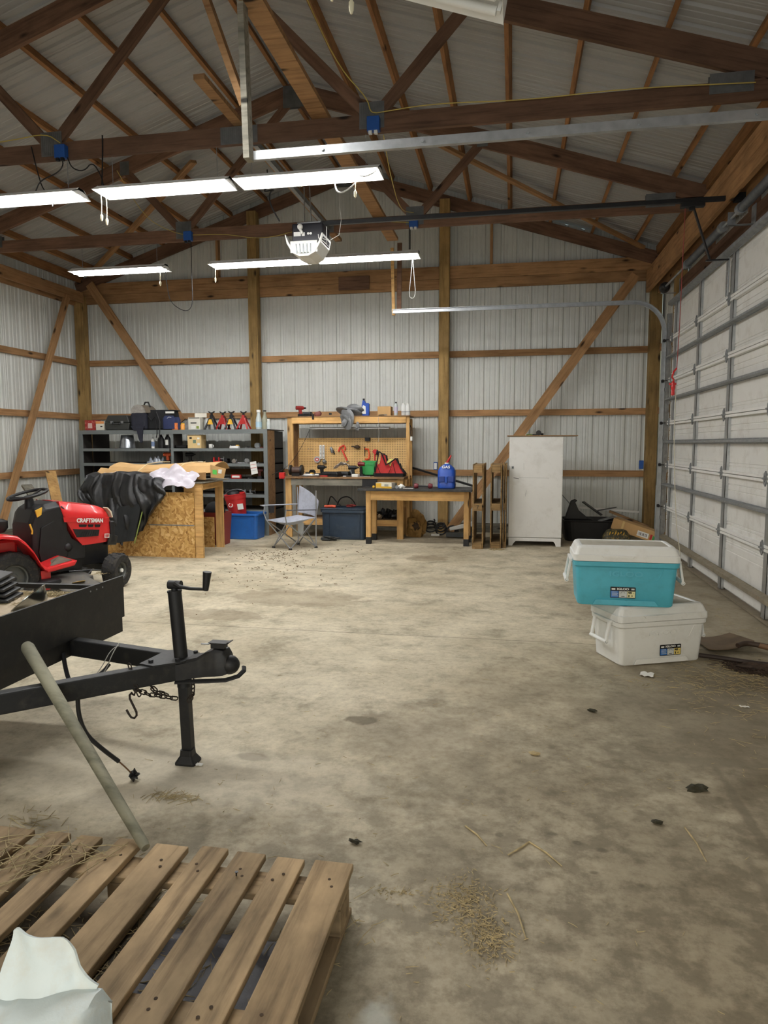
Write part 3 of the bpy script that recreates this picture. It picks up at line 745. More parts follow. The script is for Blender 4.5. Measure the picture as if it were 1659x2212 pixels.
build(G().box(SX0, SX1, SY0+.021, SYB, 1.556, 1.574), 'top_board', M_DARKB, SH)
SZ = [1.295, 1.07, .84, .61, .38, .13]
for z in SZ:
    for a, b in ((SX0+.02, -2.52), (-2.50, SX1-.02)):
        s = build(G().box(a, b, SY0+.021, SYB, z-.02, z), 'shelf_board', M_DARKB, SH)
        build(G().box(a+.05*(a < -4), b-.04, SY0+.001, SY0+.02, z-.045, z), 'shelf_edge', M_GREYP, s)
for a, b in ((SX0+.07, -2.53), (-2.49, SX1-.06)): build(G().box(a, b, SY0+.002, SY0+.02, 0, .085), 'kick_board', M_GREYP, SH)
# ------------------------------------------------------------------ small-thing helpers
def carton(name, x0, x1, y0, y1, z, h, mat, label, cat='box', rz=0, group=None, prints=(), lid=True):
    t = thing(name, label, cat, ((x0+x1)/2, (y0+y1)/2, z), rz=rz, group=group); M = PW[t.name]
    a, b = (x1-x0)/2, (y1-y0)/2
    build(G().box(-a, a, -b, b, 0, h), 'carton', mat, t, M=M, bev=.002)
    if lid: build(G().box(-a+.001, -.002, -b-.001, b+.001, h, h+.0015).box(.002, a-.001, -b-.001, b+.001, h, h+.002), 'flap', mat, t, M=M)
    for (u0, u1, v0, v1, m) in prints: build(G().box(-a+u0*2*a, -a+u1*2*a, -b-.002, -b-.0005, v0*h, v1*h), 'printed_label', m, t, M=M)
    return t
def bottle(x, y, z, prof, mat, cap, label, cat='bottle', sx=1, sy=1, band=None, rz=0, handle=None):
    """prof: (r, z) body profile; cap=(r,z0,z1,mat)"""
    t = thing('bottle', label, cat, (x, y, z), rz=rz); M = PW[t.name]; S = Matrix.Diagonal((sx, sy, 1, 1))
    build(G().lathe(prof, 20, S), 'body', mat, t, M=M, smooth=True)
    if cap: build(G().cyl((0, 0, cap[1]), (0, 0, cap[2]), cap[0], 12), 'cap', cap[3], t, M=M)
    if band: build(G().lathe([(r+.0012, zz) for r, zz in band[0]], 20, S, caps=False), 'label_band', band[1], t, M=M, smooth=True)
    return t
M_REDBOX = paint('red_carton', (168,44,44), .6, 0, .1, 10, 0, (226,200,170), .5)
M_WBOX = paint('white_carton', (226,222,208), .6)
ZT = 1.574
carton('box', -4.00, -3.82, 9.76, 9.92, ZT, .155, M_REDBOX, 'dark red carton at the left end of the grey shelf top', prints=((.3,.7,.2,.7,paint('pale_pink',(224,190,180))),))
carton('box', -3.80, -3.66, 9.74, 9.88, ZT, .135, M_WBOX, 'small white carton with an orange top beside the dark red one', prints=((0,1,.74,1,paint('print_orange',(226,150,90))),(.55,.8,.35,.5,M_BLACK)))
t = thing('tool_case', 'dark grey moulded tool case on the grey shelf top', 'case', (-3.42, 9.85, ZT))
MCASE = paint('dark_case_plastic', (52,54,52), .5, 0, .1)
build(G().prism([(-3.62,ZT),(-3.24,ZT),(-3.22,ZT+.11),(-3.64,ZT+.11)], 9.72, 9.98, axis='y'), 'lower_shell', MCASE, t, bev=.012)
build(G().prism([(-3.64,ZT+.115),(-3.22,ZT+.115),(-3.26,ZT+.225),(-3.58,ZT+.225)], 9.72, 9.98, axis='y'), 'upper_shell', MCASE, t, bev=.012)
build(G().tube([(-3.50,9.715,ZT+.12),(-3.49,9.69,ZT+.09),(-3.37,9.69,ZT+.09),(-3.36,9.715,ZT+.12)], .009, 8), 'handle', M_BLACKP, t, smooth=True)
for x in (-3.51, -3.34): build(G().box(x-.02, x+.02, 9.708, 9.722, ZT+.10, ZT+.135), 'latch', M_STEELD, t)
# camouflage / mesh bag: half-round top with a hanging strap
t = thing('bag', 'dark fabric bag with a rounded mesh top hanging over the shelf edge', 'bag', (-3.06, 9.8, ZT))
MBAG = paint('dark_navy_cloth', (34,36,48), .85, 0, .2, 12, .4); MBRN = paint('brown_taupe_cloth', (112,102,88), .85, 0, .15, 20, .4)
pl = [(-3.20,ZT+.02),(-2.95,ZT+.02),(-2.94,ZT+.26),(-3.20,ZT+.26)]
build(G().rloft([(ZT,.11,.1,.05,-3.07,9.82),(ZT+.02,.13,.12,.06,-3.07,9.82),(ZT+.22,.135,.125,.06,-3.07,9.82),(ZT+.255,.12,.12,.06,-3.07,9.82)]), 'body', MBAG, t, smooth=True)
hs = [(-.12,0)]+[(-.12*math.cos(math.pi*k/10), .125*math.sin(math.pi*k/10)) for k in range(1,10)]+[(.12,0)]
build(G().prism([(-3.07+u, ZT+.258+v) for u, v in hs], 9.71, 9.73, axis='y'), 'mesh_panel', paint('pale_mesh', (150,146,140), .8, 0, .3, 40), t)
build(G().prism([(-3.00+u*1.1, ZT+.255+v) for u, v in hs], 9.735, 9.93, axis='y'), 'round_top', MBRN, t, bev=.01)
build(G().tube([(-3.02,9.8,ZT+.36),(-2.99,9.8,ZT+.42),(-2.94,9.8,ZT+.42),(-2.91,9.8,ZT+.35)], .012, 8), 'carry_handle', M_BLACKP, t, smooth=True)
build(G().prism([(-3.08,ZT+.04),(-2.96,ZT+.04),(-2.98,ZT-.19),(-3.01,ZT-.20),(-3.04,ZT-.14)], 9.655, 9.672, axis='y').prism([(-3.17,ZT+.06),(-2.95,ZT+.06),(-2.97,ZT-.01),(-3.12,ZT-.01)], 9.66, 9.676, axis='y').box(-3.12,-2.96,9.67,9.73,ZT+.02,ZT+.06), 'hanging_strap', MBAG, t, bev=.004)
t = thing('bag', 'black and blue backpack lying on the grey shelf top', 'bag', (-2.66, 9.84, ZT))
MBLU = paint('dark_blue_cloth', (36,46,84), .8, 0, .15, 10, .3)
build(G().rloft([(ZT,.2,.1,.04,-2.72,9.85),(ZT+.02,.22,.12,.06,-2.72,9.85),(ZT+.2,.22,.12,.06,-2.72,9.85),(ZT+.29,.2,.11,.04,-2.72,9.85)]), 'body', paint('black_cloth',(24,25,28),.85,0,.3,12,.4), t, smooth=True)
build(G().rloft([(ZT+.01,.1,.03,.028,-2.56,9.72),(ZT+.17,.1,.03,.028,-2.56,9.72),(ZT+.21,.07,.02,.018,-2.56,9.72)]), 'front_pocket', MBLU, t, smooth=True)
build(G().rloft([(ZT+.01,.05,.03,.028,-2.44,9.74),(ZT+.15,.05,.03,.028,-2.44,9.74),(ZT+.19,.03,.02,.018,-2.44,9.74)]), 'side_pocket', MBLU, t, smooth=True)
build(G().box(-2.62,-2.48,9.722,9.728,ZT+.245,ZT+.275), 'logo_patch', M_WHITE, t)
build(G().box(-2.94,-2.5,9.74,9.98,ZT+.285,ZT+.30), 'zipped_flap', paint('black_cloth',(24,25,28)), t, bev=.005)
build(G().tube([(-2.92,9.73,ZT+.22),(-2.84,9.70,ZT+.14),(-2.78,9.70,ZT+.2),(-2.74,9.67,ZT+.02),(-2.735,9.66,ZT-.06),(-2.75,9.66,ZT-.12)], .008, 6), 'strap', M_BLACKP, t, smooth=True)
build(G().tube([(-2.76,9.7,ZT+.27),(-2.70,9.69,ZT+.12),(-2.69,9.66,ZT-.02),(-2.70,9.66,ZT-.13)], .008, 6), 'strap', M_BLACKP, t, smooth=True)
build(G().tube([(-2.62,9.718,ZT+.02),(-2.61,9.70,ZT+.15),(-2.55,9.685,ZT+.19),(-2.5,9.70,ZT+.18)], .004, 6), 'piping', M_WHITE, t, smooth=True)
carton('box', -2.51, -2.42, 9.70, 9.80, ZT, .10, paint('orange_red_carton',(214,110,54),.6,0,.3,30,0,(250,220,150),.6), 'small orange and red box in front of the backpack')
bottle(-2.365, 9.76, ZT, [(.035,0),(.035,.07),(.025,.085)], paint('orange_jar',(232,160,74),.4), (.027,.085,.10,M_YEL), 'orange jar beside the orange and red box', 'jar')
MWB = paint('printed_white_carton', (220,218,206), .6, 0, .03)
carton('box', -2.25, -2.06, 9.71, 9.90, ZT, .18, MWB, 'white cube carton with green print on the grey shelf top', prints=((.05,.95,.93,.98,M_BLACK),(.2,.7,.5,.6,paint('print_dark',(70,72,70))),(.25,.6,.05,.3,M_WHITE),(.68,.9,.08,.3,paint('print_green',(130,150,60)))))
carton('box', -2.19, -2.02, 9.76, 9.90, ZT+.183, .06, M_WBOX, 'small white box tilted on top of the white cube carton', rz=.5)
t = thing('sheet_metal_bracket', 'grey folded metal piece leaning against the white cube carton', 'bracket', (-2.31, 9.78, ZT))
build(G().prism([(-2.37,ZT),(-2.265,ZT),(-2.265,ZT+.17),(-2.29,ZT+.15)], 9.76, 9.80, axis='y'), 'folded_plate', M_STEELD, t)
bottle(-1.99, 9.80, ZT, [(.05,0),(.05,.12),(.035,.15),(.02,.17)], paint('grey_can',(170,172,170),.4,.3), None, 'plain grey can beside the white cube carton', 'can')
def jack_stand(x, y, lb, col, plate=True):
    t = thing('jack_stand', lb, 'jack stand', (x, y, ZT)); z = ZT
    g = G()
    for s in (-1, 1):
        for q in (-1, 1):
            g.hexa([(x+s*.085-.012, y+q*.07-.01, z), (x+s*.085+.012, y+q*.07-.01, z), (x+s*.085+.012, y+q*.07+.01, z), (x+s*.085-.012, y+q*.07+.01, z),
                    (x+s*.022-.012, y+q*.02-.01, z+.17), (x+s*.022+.012, y+q*.02-.01, z+.17), (x+s*.022+.012, y+q*.02+.01, z+.17), (x+s*.022-.012, y+q*.02+.01, z+.17)])
    g.prism([(x-.02,z+.165),(x+.02,z+.165),(x+.055,z+.08),(x-.055,z+.08)], y-.052, y-.044, axis='y')
    build(g, 'leg_frame', col, t)
    build(G().rloft([(z+.15,.026,.026,.008,x,y),(z+.215,.024,.024,.008,x,y)]), 'collar', col, t)
    build(G().box(x-.014, x+.014, y-.012, y+.012, z+.2, z+.245).prism([(x-.05,z+.27),(x-.03,z+.245),(x+.03,z+.245),(x+.05,z+.27),(x+.04,z+.272),(x+.02,z+.256),(x-.02,z+.256),(x-.04,z+.272)], y-.02, y+.02, axis='y'), 'saddle', M_BLACKM, t)
    build(G().tube([(x+.02,y-.03,z+.2),(x+.055,y-.035,z+.19),(x+.062,y-.035,z+.165),(x+.05,y-.035,z+.15)], .006, 6), 'ratchet_handle', M_BLACKM, t, smooth=True)
    if plate: build(G().prism([(x-.018,z+.15),(x+.018,z+.15),(x+.045,z+.075),(x-.045,z+.075)], y-.056, y-.053, axis='y'), 'label_plate', M_YEL, t)
MBW = paint('black_white_stand', (34,34,38), .4); MRS = paint('dark_red_stand', (176,44,42), .4)
jack_stand(-1.90, 9.77, 'black jack stand with a yellow plate, left of the four stands', MBW)
jack_stand(-1.76, 9.86, 'dark red jack stand behind the leftmost black stand', MRS, False)
jack_stand(-1.585, 9.77, 'black jack stand with a yellow plate, second from the right', MBW)
jack_stand(-1.43, 9.86, 'dark red jack stand nearest the bottles', MRS, False)
MGL = paint('hazy_bottle', (196,206,206), .25); 
bottle(-1.17, 9.80, ZT, [(.045,0),(.045,.14),(.03,.2),(.022,.24),(.028,.25)], MGL, (.03,.25,.285,M_WHITE), 'tall hazy white spray bottle at the right end of the grey shelf top', band=([(.045,.03),(.045,.11)], paint('pale_blue_print',(170,200,214))))
bottle(-1.085, 9.83, ZT, [(.045,0),(.045,.15),(.02,.22),(.02,.26)], paint('clear_bottle_grime',(150,150,130),.2), (.022,.26,.28,M_BLACK), 'see-through bottle with yellowish rags inside, second from the shelf end')
bottle(-1.015, 9.80, ZT, [(.03,0),(.03,.1),(.02,.13)], MGL, (.022,.13,.15,M_WHITE), 'short clear jar at the very end of the grey shelf top', 'jar')
# row 1
t = thing('bucket', 'galvanised bucket upside down on the upper left shelf', 'bucket', (-3.33, 9.83, SZ[0]))
build(G().lathe([(.125,0),(.128,.006),(.12,.01),(.09,.20),(.085,.205)], 28, T(-3.33, 9.83, SZ[0])), 'pail', paint('galvanised_pail',(176,182,188),.3,.8,.25,14,.2), t, smooth=True)
bottle(-2.875, 9.78, SZ[0], [(.026,0),(.026,.13),(.018,.15)], M_WHITE, (.012,.15,.165,paint('grey_cap',(150,150,155))), 'white spray can on the upper left shelf', 'can', band=([(.026,.03),(.026,.10)], paint('blue_grey_print',(120,140,176))))
for k, (x, lb) in enumerate(((-2.75,'black oil jug on the upper left shelf, left of two'),(-2.64,'black oil jug on the upper left shelf, nearest the divider'))):
    t = bottle(x, 9.80, SZ[0], [(.05,0),(.052,.02),(.052,.14),(.03,.18),(.018,.19)], M_BLACKP, (.02,.19,.21,M_BLACK), lb, 'jug', sx=.95, sy=.6)
    if k: build(G().box(-.02,.025,-.034,-.0315,.05,.13), 'white_label', M_WHITE, t, M=PW[t.name])
t = thing('plastic_tray', 'flat black tray on the upper right shelf by the divider', 'tray', (-2.40, 9.80, SZ[0]))
build(G().box(-2.48,-2.29,9.72,9.9,SZ[0],SZ[0]+.012).box(-2.48,-2.47,9.72,9.9,SZ[0],SZ[0]+.05).box(-2.30,-2.29,9.72,9.9,SZ[0],SZ[0]+.05).box(-2.48,-2.29,9.72,9.73,SZ[0],SZ[0]+.04).box(-2.48,-2.29,9.89,9.9,SZ[0],SZ[0]+.05), 'pan', M_BLACKP, t)
carton('box', -2.27, -2.05, 9.71, 9.88, SZ[0], .20, paint('tan_carton',(226,196,140),.7), 'tan carton with printed pictures on the upper right shelf', prints=((.15,.32,.7,.85,M_DIRT),(.4,.62,.38,.62,paint('print_grey_green',(110,130,110))),(.72,.88,.68,.8,M_WHITE),(.72,.9,.22,.4,M_WHITE),(.0,1,.97,1.0,M_BLACK)))
t = thing('cup', 'small white cup on the upper right shelf', 'cup', (-1.935, 9.79, SZ[0]))
build(G().lathe([(.024,0),(.03,.01),(.03,.062),(.026,.062),(.026,.012)], 18, T(-1.935, 9.79, SZ[0]), caps=True), 'shell', M_WHITE, t, smooth=True)
build(G().tube([(-1.906,9.79,SZ[0]+.05),(-1.89,9.79,SZ[0]+.04),(-1.89,9.79,SZ[0]+.02),(-1.906,9.79,SZ[0]+.014)], .004, 6), 'handle', M_WHITE, t, smooth=True)
# assorted hardware on shelves (each an individual piece)
MREDT = paint('red_tool', (192,40,38), .4); MCHR = paint('chrome_tool', (190,192,196), .25, .9, .1, 30)
def hardware(x, y, z, kind, label, s=1.0, rz=0.0, mat=None):
    M = T(x, y, z, rz=rz)
    if kind == 'caliper':
        t = thing('sander', label, 'tool', M=M)
        build(G().rloft([(0,.08*s,.035,.01),(.02,.08*s,.035,.01),(.035,.07*s,.03,.01)], M=None), 'base', mat or M_WHITEE, t, M=M)
        build(G().cyl((-.04*s,0,.03),(-.04*s,0,.055),.02).cyl((0,0,.03),(0,0,.055),.02), 'dial', M_BLACK, t, M=M)
        build(G().box(.03*s,.075*s,-.02,.02,.034,.05), 'bracket', M_YEL, t, M=M)
    elif kind == 'blade':
        t = thing('saw_blade', label, 'tool', M=M)
        n = 20; pl = []
        for k in range(n*2): 
            r = (.085 if k % 2 else .078)*s; a = math.pi*k/n; pl.append((r*math.cos(a), r*math.sin(a)))
        build(G().prism(pl, .004, .008), 'disc', mat or MCHR, t, M=M); build(G().cyl((0,0,0),(0,0,.03),.02*s), 'hub', M_BLACKM, t, M=M)
    elif kind == 'wrench':
        t = thing('wrench', label, 'tool', M=M)
        L = .1*s
        g = G().box(-L,L,-.008,.008,.0,.01)
        for sg in (-1,1): g.prism([(sg*L+.02*math.cos(a), .02*math.sin(a)) for a in [2*math.pi*k/8 for k in range(8)]], 0, .011)
        build(g, 'shaft', mat or MCHR, t, M=M, bev=.002)
    elif kind == 'drill':
        t = thing('power_tool', label, 'tool', M=M)
        build(G().rloft([(0,.035,.04,.01),(.04,.035,.04,.01)]), 'battery', M_BLACKP, t, M=M)
        build(G().hexa([(-.02,-.018,.04),(.02,-.018,.04),(.02,.018,.04),(-.02,.018,.04),(-.03,-.02,.11),(.015,-.02,.11),(.015,.02,.11),(-.03,.02,.11)]), 'grip', mat or MREDT, t, M=M, bev=.004)
        build(G().tube([(-.07,0,.13),(.03,0,.13),(.05,0,.13)],[.03,.03,.022],12), 'motor_body', mat or MREDT, t, M=M, smooth=True)
        build(G().tube([(.05,0,.13),(.085,0,.13)],[.016,.010],10), 'chuck', M_BLACKM, t, M=M, smooth=True)
    elif kind == 'case':
        t = thing('case', label, 'case', M=M)
        build(G().rloft([(0,.09*s,.06,.01),(.04,.095*s,.062,.012)]), 'base_shell', mat or M_BLACKP, t, M=M)
        build(G().rloft([(.043,.095*s,.062,.012),(.07,.085*s,.055,.012)]), 'lid', mat or M_BLACKP, t, M=M)
        build(G().tube([(-.03,-.06,.04),(-.03,-.08,.04),(.03,-.08,.04),(.03,-.06,.04)],.005,6), 'handle', M_BLACK, t, M=M)
    elif kind == 'pliers':
        t = thing('pliers', label, 'tool', M=M)
        for sg in (-1,1): build(G().tube([(0,0,.01),(.04*s,sg*.018,.01),(.11*s,sg*.022,.01)],[.007,.008,.006],8), 'handle', mat or MREDT, t, M=M, smooth=True)
        build(G().prism([(0,-.014),(0,.014),(-.045*s,.005),(-.045*s,-.005)],.003,.017), 'jaw', MCHR, t, M=M)
    elif kind == 'reel':
        t = thing('reel', label, 'tool', M=M)
        build(G().cyl((0,-.02,.045),(0,.02,.045),.03*s), 'core', mat or M_BLACKP, t, M=M)
        for q in (-.024,.02): build(G().cyl((0,q,.045*s),(0,q+.004,.045*s),.045*s,18), 'flange', mat or M_STEELD, t, M=M)
    elif kind == 'block':
        t = thing('part_box', label, 'box', M=M)
        build(G().box(-.05*s,.05*s,-.03,.03,0,.04*s), 'shell', mat or M_BLACKP, t, M=M, bev=.004)
        build(G().box(-.04*s,.04*s,-.032,-.0305,.01*s,.03*s), 'printed_label', M_WHITE, t, M=M)
    elif kind == 'clampset':
        t = thing('vise', label, 'tool', M=M)
        build(G().box(-.06,.06,-.025,.025,0,.015).box(-.06,-.045,-.025,.025,.015,.07).box(.02,.035,-.025,.025,.015,.07), 'body', mat or MREDT, t, M=M, bev=.003)
        build(G().cyl((.035,0,.045),(.10,0,.045),.006,8).cyl((.1,0,.01),(.1,0,.08),.004,6), 'screw', MCHR, t, M=M)
    return t
Z1, Z2, Z3, Z4, Z5 = SZ[0], SZ[1], SZ[2], SZ[3], SZ[4]
hardware(-1.55, 9.78, Z1, 'caliper', 'beige power sander on the upper right shelf', .9)
hardware(-1.34, 9.80, Z1, 'blade', 'round saw blade lying on the upper right shelf', 1.0)
hardware(-1.16, 9.80, Z1, 'pliers', 'dark red pliers at the right end of the upper shelf', 1.0, .3, paint('maroon_grip',(110,50,46),.5))
hardware(-1.22, 9.86, Z1, 'reel', 'small dark reel behind the pliers on the upper shelf', .9)
hardware(-1.82, 9.76, Z2+.02, 'clampset', 'red bench vise body on the second right shelf', 1.0)
hardware(-1.80, 9.84, Z2, 'case', 'black flat case under the red vise on the second right shelf', 1.4)
hardware(-1.55, 9.76, Z2, 'reel', 'chrome fitting on the second right shelf', .7, 0, MCHR)
hardware(-1.36, 9.77, Z2, 'reel', 'shiny steel pulley on the second right shelf near the tag', .8, .6, MCHR)
hardware(-1.45, 9.82, Z2, 'wrench', 'silver wrench on the second right shelf', .8, .4)
hardware(-1.13, 9.83, Z2+.0, 'wrench', 'thin silver bar at the right end of the second shelf', .9, 1.2)
hardware(-2.30, 9.85, Z2, 'drill', 'dark power tool on the second right shelf by the divider', 1, 0, M_BLACKP)
hardware(-2.12, 9.85, Z2, 'block', 'small black part box on the second right shelf', 1)
hardware(-1.53, 9.78, Z3, 'block', 'red and white box on the third right shelf', 1.5, 0, MREDT)
hardware(-1.32, 9.77, Z3, 'pliers', 'silver clamp jaws on the third right shelf', .7, 1.2, MCHR)
hardware(-1.17, 9.80, Z3, 'drill', 'rust red power tool on the third right shelf', 1, .2, paint('rust_red',(104,46,36),.5))
hardware(-1.70, 9.78, Z3, 'wrench', 'silver spanner on the third right shelf', .6, .3)
hardware(-1.34, 9.78, Z4, 'clampset', 'grey clamp on the fourth right shelf', 1, 0, M_STEELD)
hardware(-1.62, 9.80, Z4, 'case', 'black case on the fourth right shelf behind the red bucket', 1.0)
hardware(-2.64, 9.80, Z2, 'drill', 'orange power tool on the second left shelf by the divider', .8, 0, paint('orange_tool',(200,84,40),.5))
t = single(G().grid(lambda a, b: (-2.96+.26*a, 9.73+.12*b, Z2+.002+abs(math.sin(a*7+b*2))*.05*math.sin(math.pi*b)+.05*math.sin(math.pi*a)*math.sin(math.pi*b)+.03*math.sin(a*23+b*11)*math.sin(math.pi*b)), 26, 8, th=.002), 'plastic_bag', paint('crinkled_foil', (176,184,196), .3, .3, .15, 30, .5), 'crumpled silver plastic bag on the second left shelf', 'bag', smooth=True)
t = thing('price_tag', 'white paper tag hanging from the second right shelf edge', 'tag', (-1.2, 9.67, .90))
build(G().hexa([(-1.245,9.660,.905),(-1.145,9.660,.925),(-1.145,9.662,.925),(-1.245,9.662,.905),(-1.27,9.660,1.09),(-1.175,9.660,1.105),(-1.175,9.676,1.105),(-1.27,9.676,1.09)]), 'paper', M_WHITE, t)
build(G().bar((-1.255,9.6585,1.00),(-1.165,9.6585,1.015),.0015,.006,up=(0,0,1)), 'red_line', MREDT, t)
build(G().bar((-1.258,9.6585,1.05),(-1.172,9.6585,1.062),.0015,.004,up=(0,0,1)), 'red_line', MREDT, t)
build(G().bar((-1.252,9.6585,.96),(-1.16,9.6585,.975),.0015,.003,up=(0,0,1)), 'grey_line', M_STEELD, t)

# ------------------------------------------------------------------ blue tub and red bucket
def tub(name, label, cx, cy, hx, hy, h, mat, taper=.88, rim=.02, lidm=None, z=0):
    t = thing(name, label, 'storage tub', (cx, cy, z)); M = PW[t.name]
    st = [(.0, hx*taper-.01, hy*taper-.01, .04), (.01, hx*taper, hy*taper, .045), (h-.03, hx-.02, hy-.02, .05), (h-.03, hx, hy, .055), (h, hx, hy, .055), (h, hx-.022, hy-.022, .045), (.02, hx*taper-.015, hy*taper-.015, .04)]
    g = G().rloft(st); build(g, 'shell', mat, t, M=M, smooth=False, bev=.004)
    for k in range(6):
        x = (-.5+(k+.5)/6)*2*hx*.8
        if k in (0, 5): build(G().hexa([(x-.02,-hy*taper-.006,.03),(x+.02,-hy*taper-.006,.03),(x+.02,-hy*taper+.02,.03),(x-.02,-hy*taper+.02,.03),(x-.025,-hy+.008,h-.05),(x+.025,-hy+.008,h-.05),(x+.025,-hy+.04,h-.05),(x-.025,-hy+.04,h-.05)]), 'rib', mat, t, M=M)
    return t
tub('blue_tub', 'bright blue plastic tub on the floor in front of the grey shelf', -1.255, 9.40, .27, .20, .37, M_BLUE)
t = thing('red_bucket', 'red plastic bucket tilted in the blue tub', 'bucket', M=T(-1.35, 9.38, .335, ry=D(-7), rx=D(4)))
M = PW[t.name]
build(G().lathe([(.115,0),(.12,.005),(.145,.24),(.152,.24),(.155,.26),(.152,.30),(.158,.31),(.15,.315),(.14,.31),(.135,.25),(.11,.02)], 28), 'pail', M_REDP, t, M=M, smooth=True)
build(G().box(.045,.125,-.146,-.126,.09,.17), 'white_label', M_WHITE, t, M=T(-1.35,9.38,.335,ry=D(-7),rx=D(4))@T(rz=.15))
build(G().cyl((-.03,-.143,.17),(-.03,-.128,.165),.032,18), 'round_label', M_WHITE, t, M=M)
build(G().cyl((-.03,-.146,.17),(-.03,-.13,.165),.022,18), 'round_label_centre', MREDT, t, M=M)
build(G().tube([(.155*math.cos(math.pi*k/12), .02, .28+.02+.12*math.sin(math.pi*k/12)*.6) for k in range(13)], .004, 6), 'bail_handle', M_STEELD, t, M=M, smooth=True)
build(G().sphere((-.02,0,.30),.09,14,8,(1,1,.75)), 'black_contents', M_BLACKP, t, M=M, smooth=True)
bottle(-1.10, 9.42, .02, [(.04,0),(.04,.1),(.03,.12)], M_WHITE, (.03,.12,.14,M_BLUE), 'white jar inside the blue tub, behind its rim', 'jar')

# ------------------------------------------------------------------ osb-sided bench
def osb():
    m, N, L, B = newmat('osb_board')
    vec, _ = mapping(N, L, (1,1,1))
    nz = N.new('ShaderNodeTexNoise'); nz.inputs['Scale'].default_value = 9; L.new(vec, nz.inputs['Vector'])
    ad = N.new('ShaderNodeVectorMath'); ad.operation = 'MULTIPLY_ADD'; ad.inputs[1].default_value = (.16,.16,.16); L.new(nz.outputs['Color'], ad.inputs[0]); L.new(vec, ad.inputs[2])
    vo = N.new('ShaderNodeTexVoronoi'); vo.inputs['Scale'].default_value = 34; L.new(ad.outputs[0], vo.inputs['Vector'])
    r = ramp(N, [(.0, s2l((142,98,44))), (.35, s2l((188,142,76))), (.7, s2l((212,170,104))), (1, s2l((232,200,142)))]); L.new(vo.outputs['Color'], r.inputs[0])
    L.new(r.outputs[0], B.inputs['Base Color']); B.inputs['Roughness'].default_value = .7; return m
M_OSB = osb()
t = thing('osb_bench', 'wooden bench with chipboard sides and a pine frame, behind the mower', 'bench', (-1.7, 8.0, 0))
build(G().box(-2.55,-1.165,7.60,7.612,.395,.785), 'upper_panel', M_OSB, t); build(G().box(-2.55,-1.165,7.60,7.612,0,.385), 'lower_panel', M_OSB, t)
build(G().box(-2.55,-1.30,8.44,8.452,0,.40), 'rear_panel', M_OSB, t)
build(G().box(-1.155,-1.065,7.60,7.638,0,.89), 'leg', W_PINE, t); build(G().box(-1.17,-1.157,7.613,7.70,0,.86), 'leg', W_PINE, t)
board('leg', (-1.235,8.48,0), (-1.235,8.48,.875), .038, .10, W_PINE, t, up=(1,0,0)); board('leg', (-2.5,8.48,0), (-2.5,8.48,.875), .09, .038, W_PINE, t, up=(0,1,0)); board('leg', (-2.5,7.64,0), (-2.5,7.64,.875), .09, .038, W_PINE, t, up=(0,1,0))
board('rail', (-1.29,7.62,.84), (-1.07,7.62,.84), .038, .10, W_PINE, t, up=(0,0,1)); board('rail', (-1.12,7.64,.84), (-1.22,8.47,.84), .038, .07, W_PINE, t)
build(G().hexa([(-2.6,7.58,.89),(-1.05,7.58,.89),(-1.12,8.52,.89),(-2.6,8.52,.89),(-2.6,7.58,.905),(-1.05,7.58,.905),(-1.12,8.52,.905),(-2.6,8.52,.905)]), 'bench_top', W_WEATH, t)
build(G().box(-1.75,-1.17,7.595,7.60,.384,.396), 'seam_strip', M_STEELD, t)
hardware(-1.42, 8.3, .905, 'wrench', 'small tool at the back corner of the chipboard bench top', .7, .4)
t = thing('storage_bin', 'dark red bin under the chipboard bench', 'bin', (-1.38, 8.75, 0))
build(G().rloft([(0,.14,.12,.03,-1.4,8.75),(.44,.17,.14,.03,-1.4,8.75),(.44,.155,.125,.025,-1.4,8.75),(.05,.13,.11,.02,-1.4,8.75)]), 'shell', paint('dark_red_bin',(140,54,44),.5), t, bev=.003)
single(G().sphere((-1.42,8.75,.46),.13,14,10,(1.1,.8,.95)), 'black_bag', paint('black_bag_cloth',(28,28,30),.8,0,.3,14,.5), 'dark lumpy bag sitting in the dark red bin', 'bag', smooth=True)
# cardboard, white sheeting, black tarp
def wob(a, b, s=1): return math.sin(a*9.1+b*5.3)*.5+math.sin(a*17.7-b*11.9+1.3)*.3+math.sin(a*31+b*27)*.2
t = thing('cardboard_box', 'long flattened cardboard box with strings lying on the chipboard bench', 'box', (-1.6, 8.1, .95))
g = G().grid(lambda a, b: (-2.38+.05*math.sin(b*3)+1.38*a, 7.72+.55*b, 1.0+.10*math.sin(math.pi*min(1,b*1.1))**.7+.035*abs(a-.35)*2+.01*wob(a,b)-(.03 if b == 0 else 0)), 22, 8, th=.006)
build(g, 'top_flap', M_CARD, t)
build(G().grid(lambda a, b: (-1.95+.90*a, 7.68+.03*math.sin(a*9), .93+.10*b*(1-.3*abs(a-.4))-.0*a+.008*wob(a,b)), 18, 4, th=.005), 'front_flap', paint('cardboard_dark',(164,126,82),.85,0,.1,7,.1), t)
build(G().hexa([(-1.0,7.72,.955),(-.86,7.78,.945),(-.86,7.785,.945),(-1.0,7.725,.955),(-1.0,7.72,1.11),(-.83,7.78,1.06),(-.83,7.785,1.06),(-1.0,7.725,1.11)]), 'end_flap', M_CARD, t)
build(G().hexa([(-.975,7.722,1.0),(-.93,7.738,.99),(-.93,7.74,.99),(-.975,7.724,1.0),(-.975,7.722,1.05),(-.93,7.738,1.045),(-.93,7.74,1.045),(-.975,7.724,1.05)]), 'green_label', paint('label_green',(84,190,80),.6), t)
build(G().hexa([(-.915,7.745,1.01),(-.88,7.758,1.0),(-.88,7.76,1.0),(-.915,7.747,1.01),(-.91,7.745,1.055),(-.87,7.758,1.05),(-.87,7.76,1.05),(-.91,7.747,1.055)]), 'white_label', M_WHITE, t)
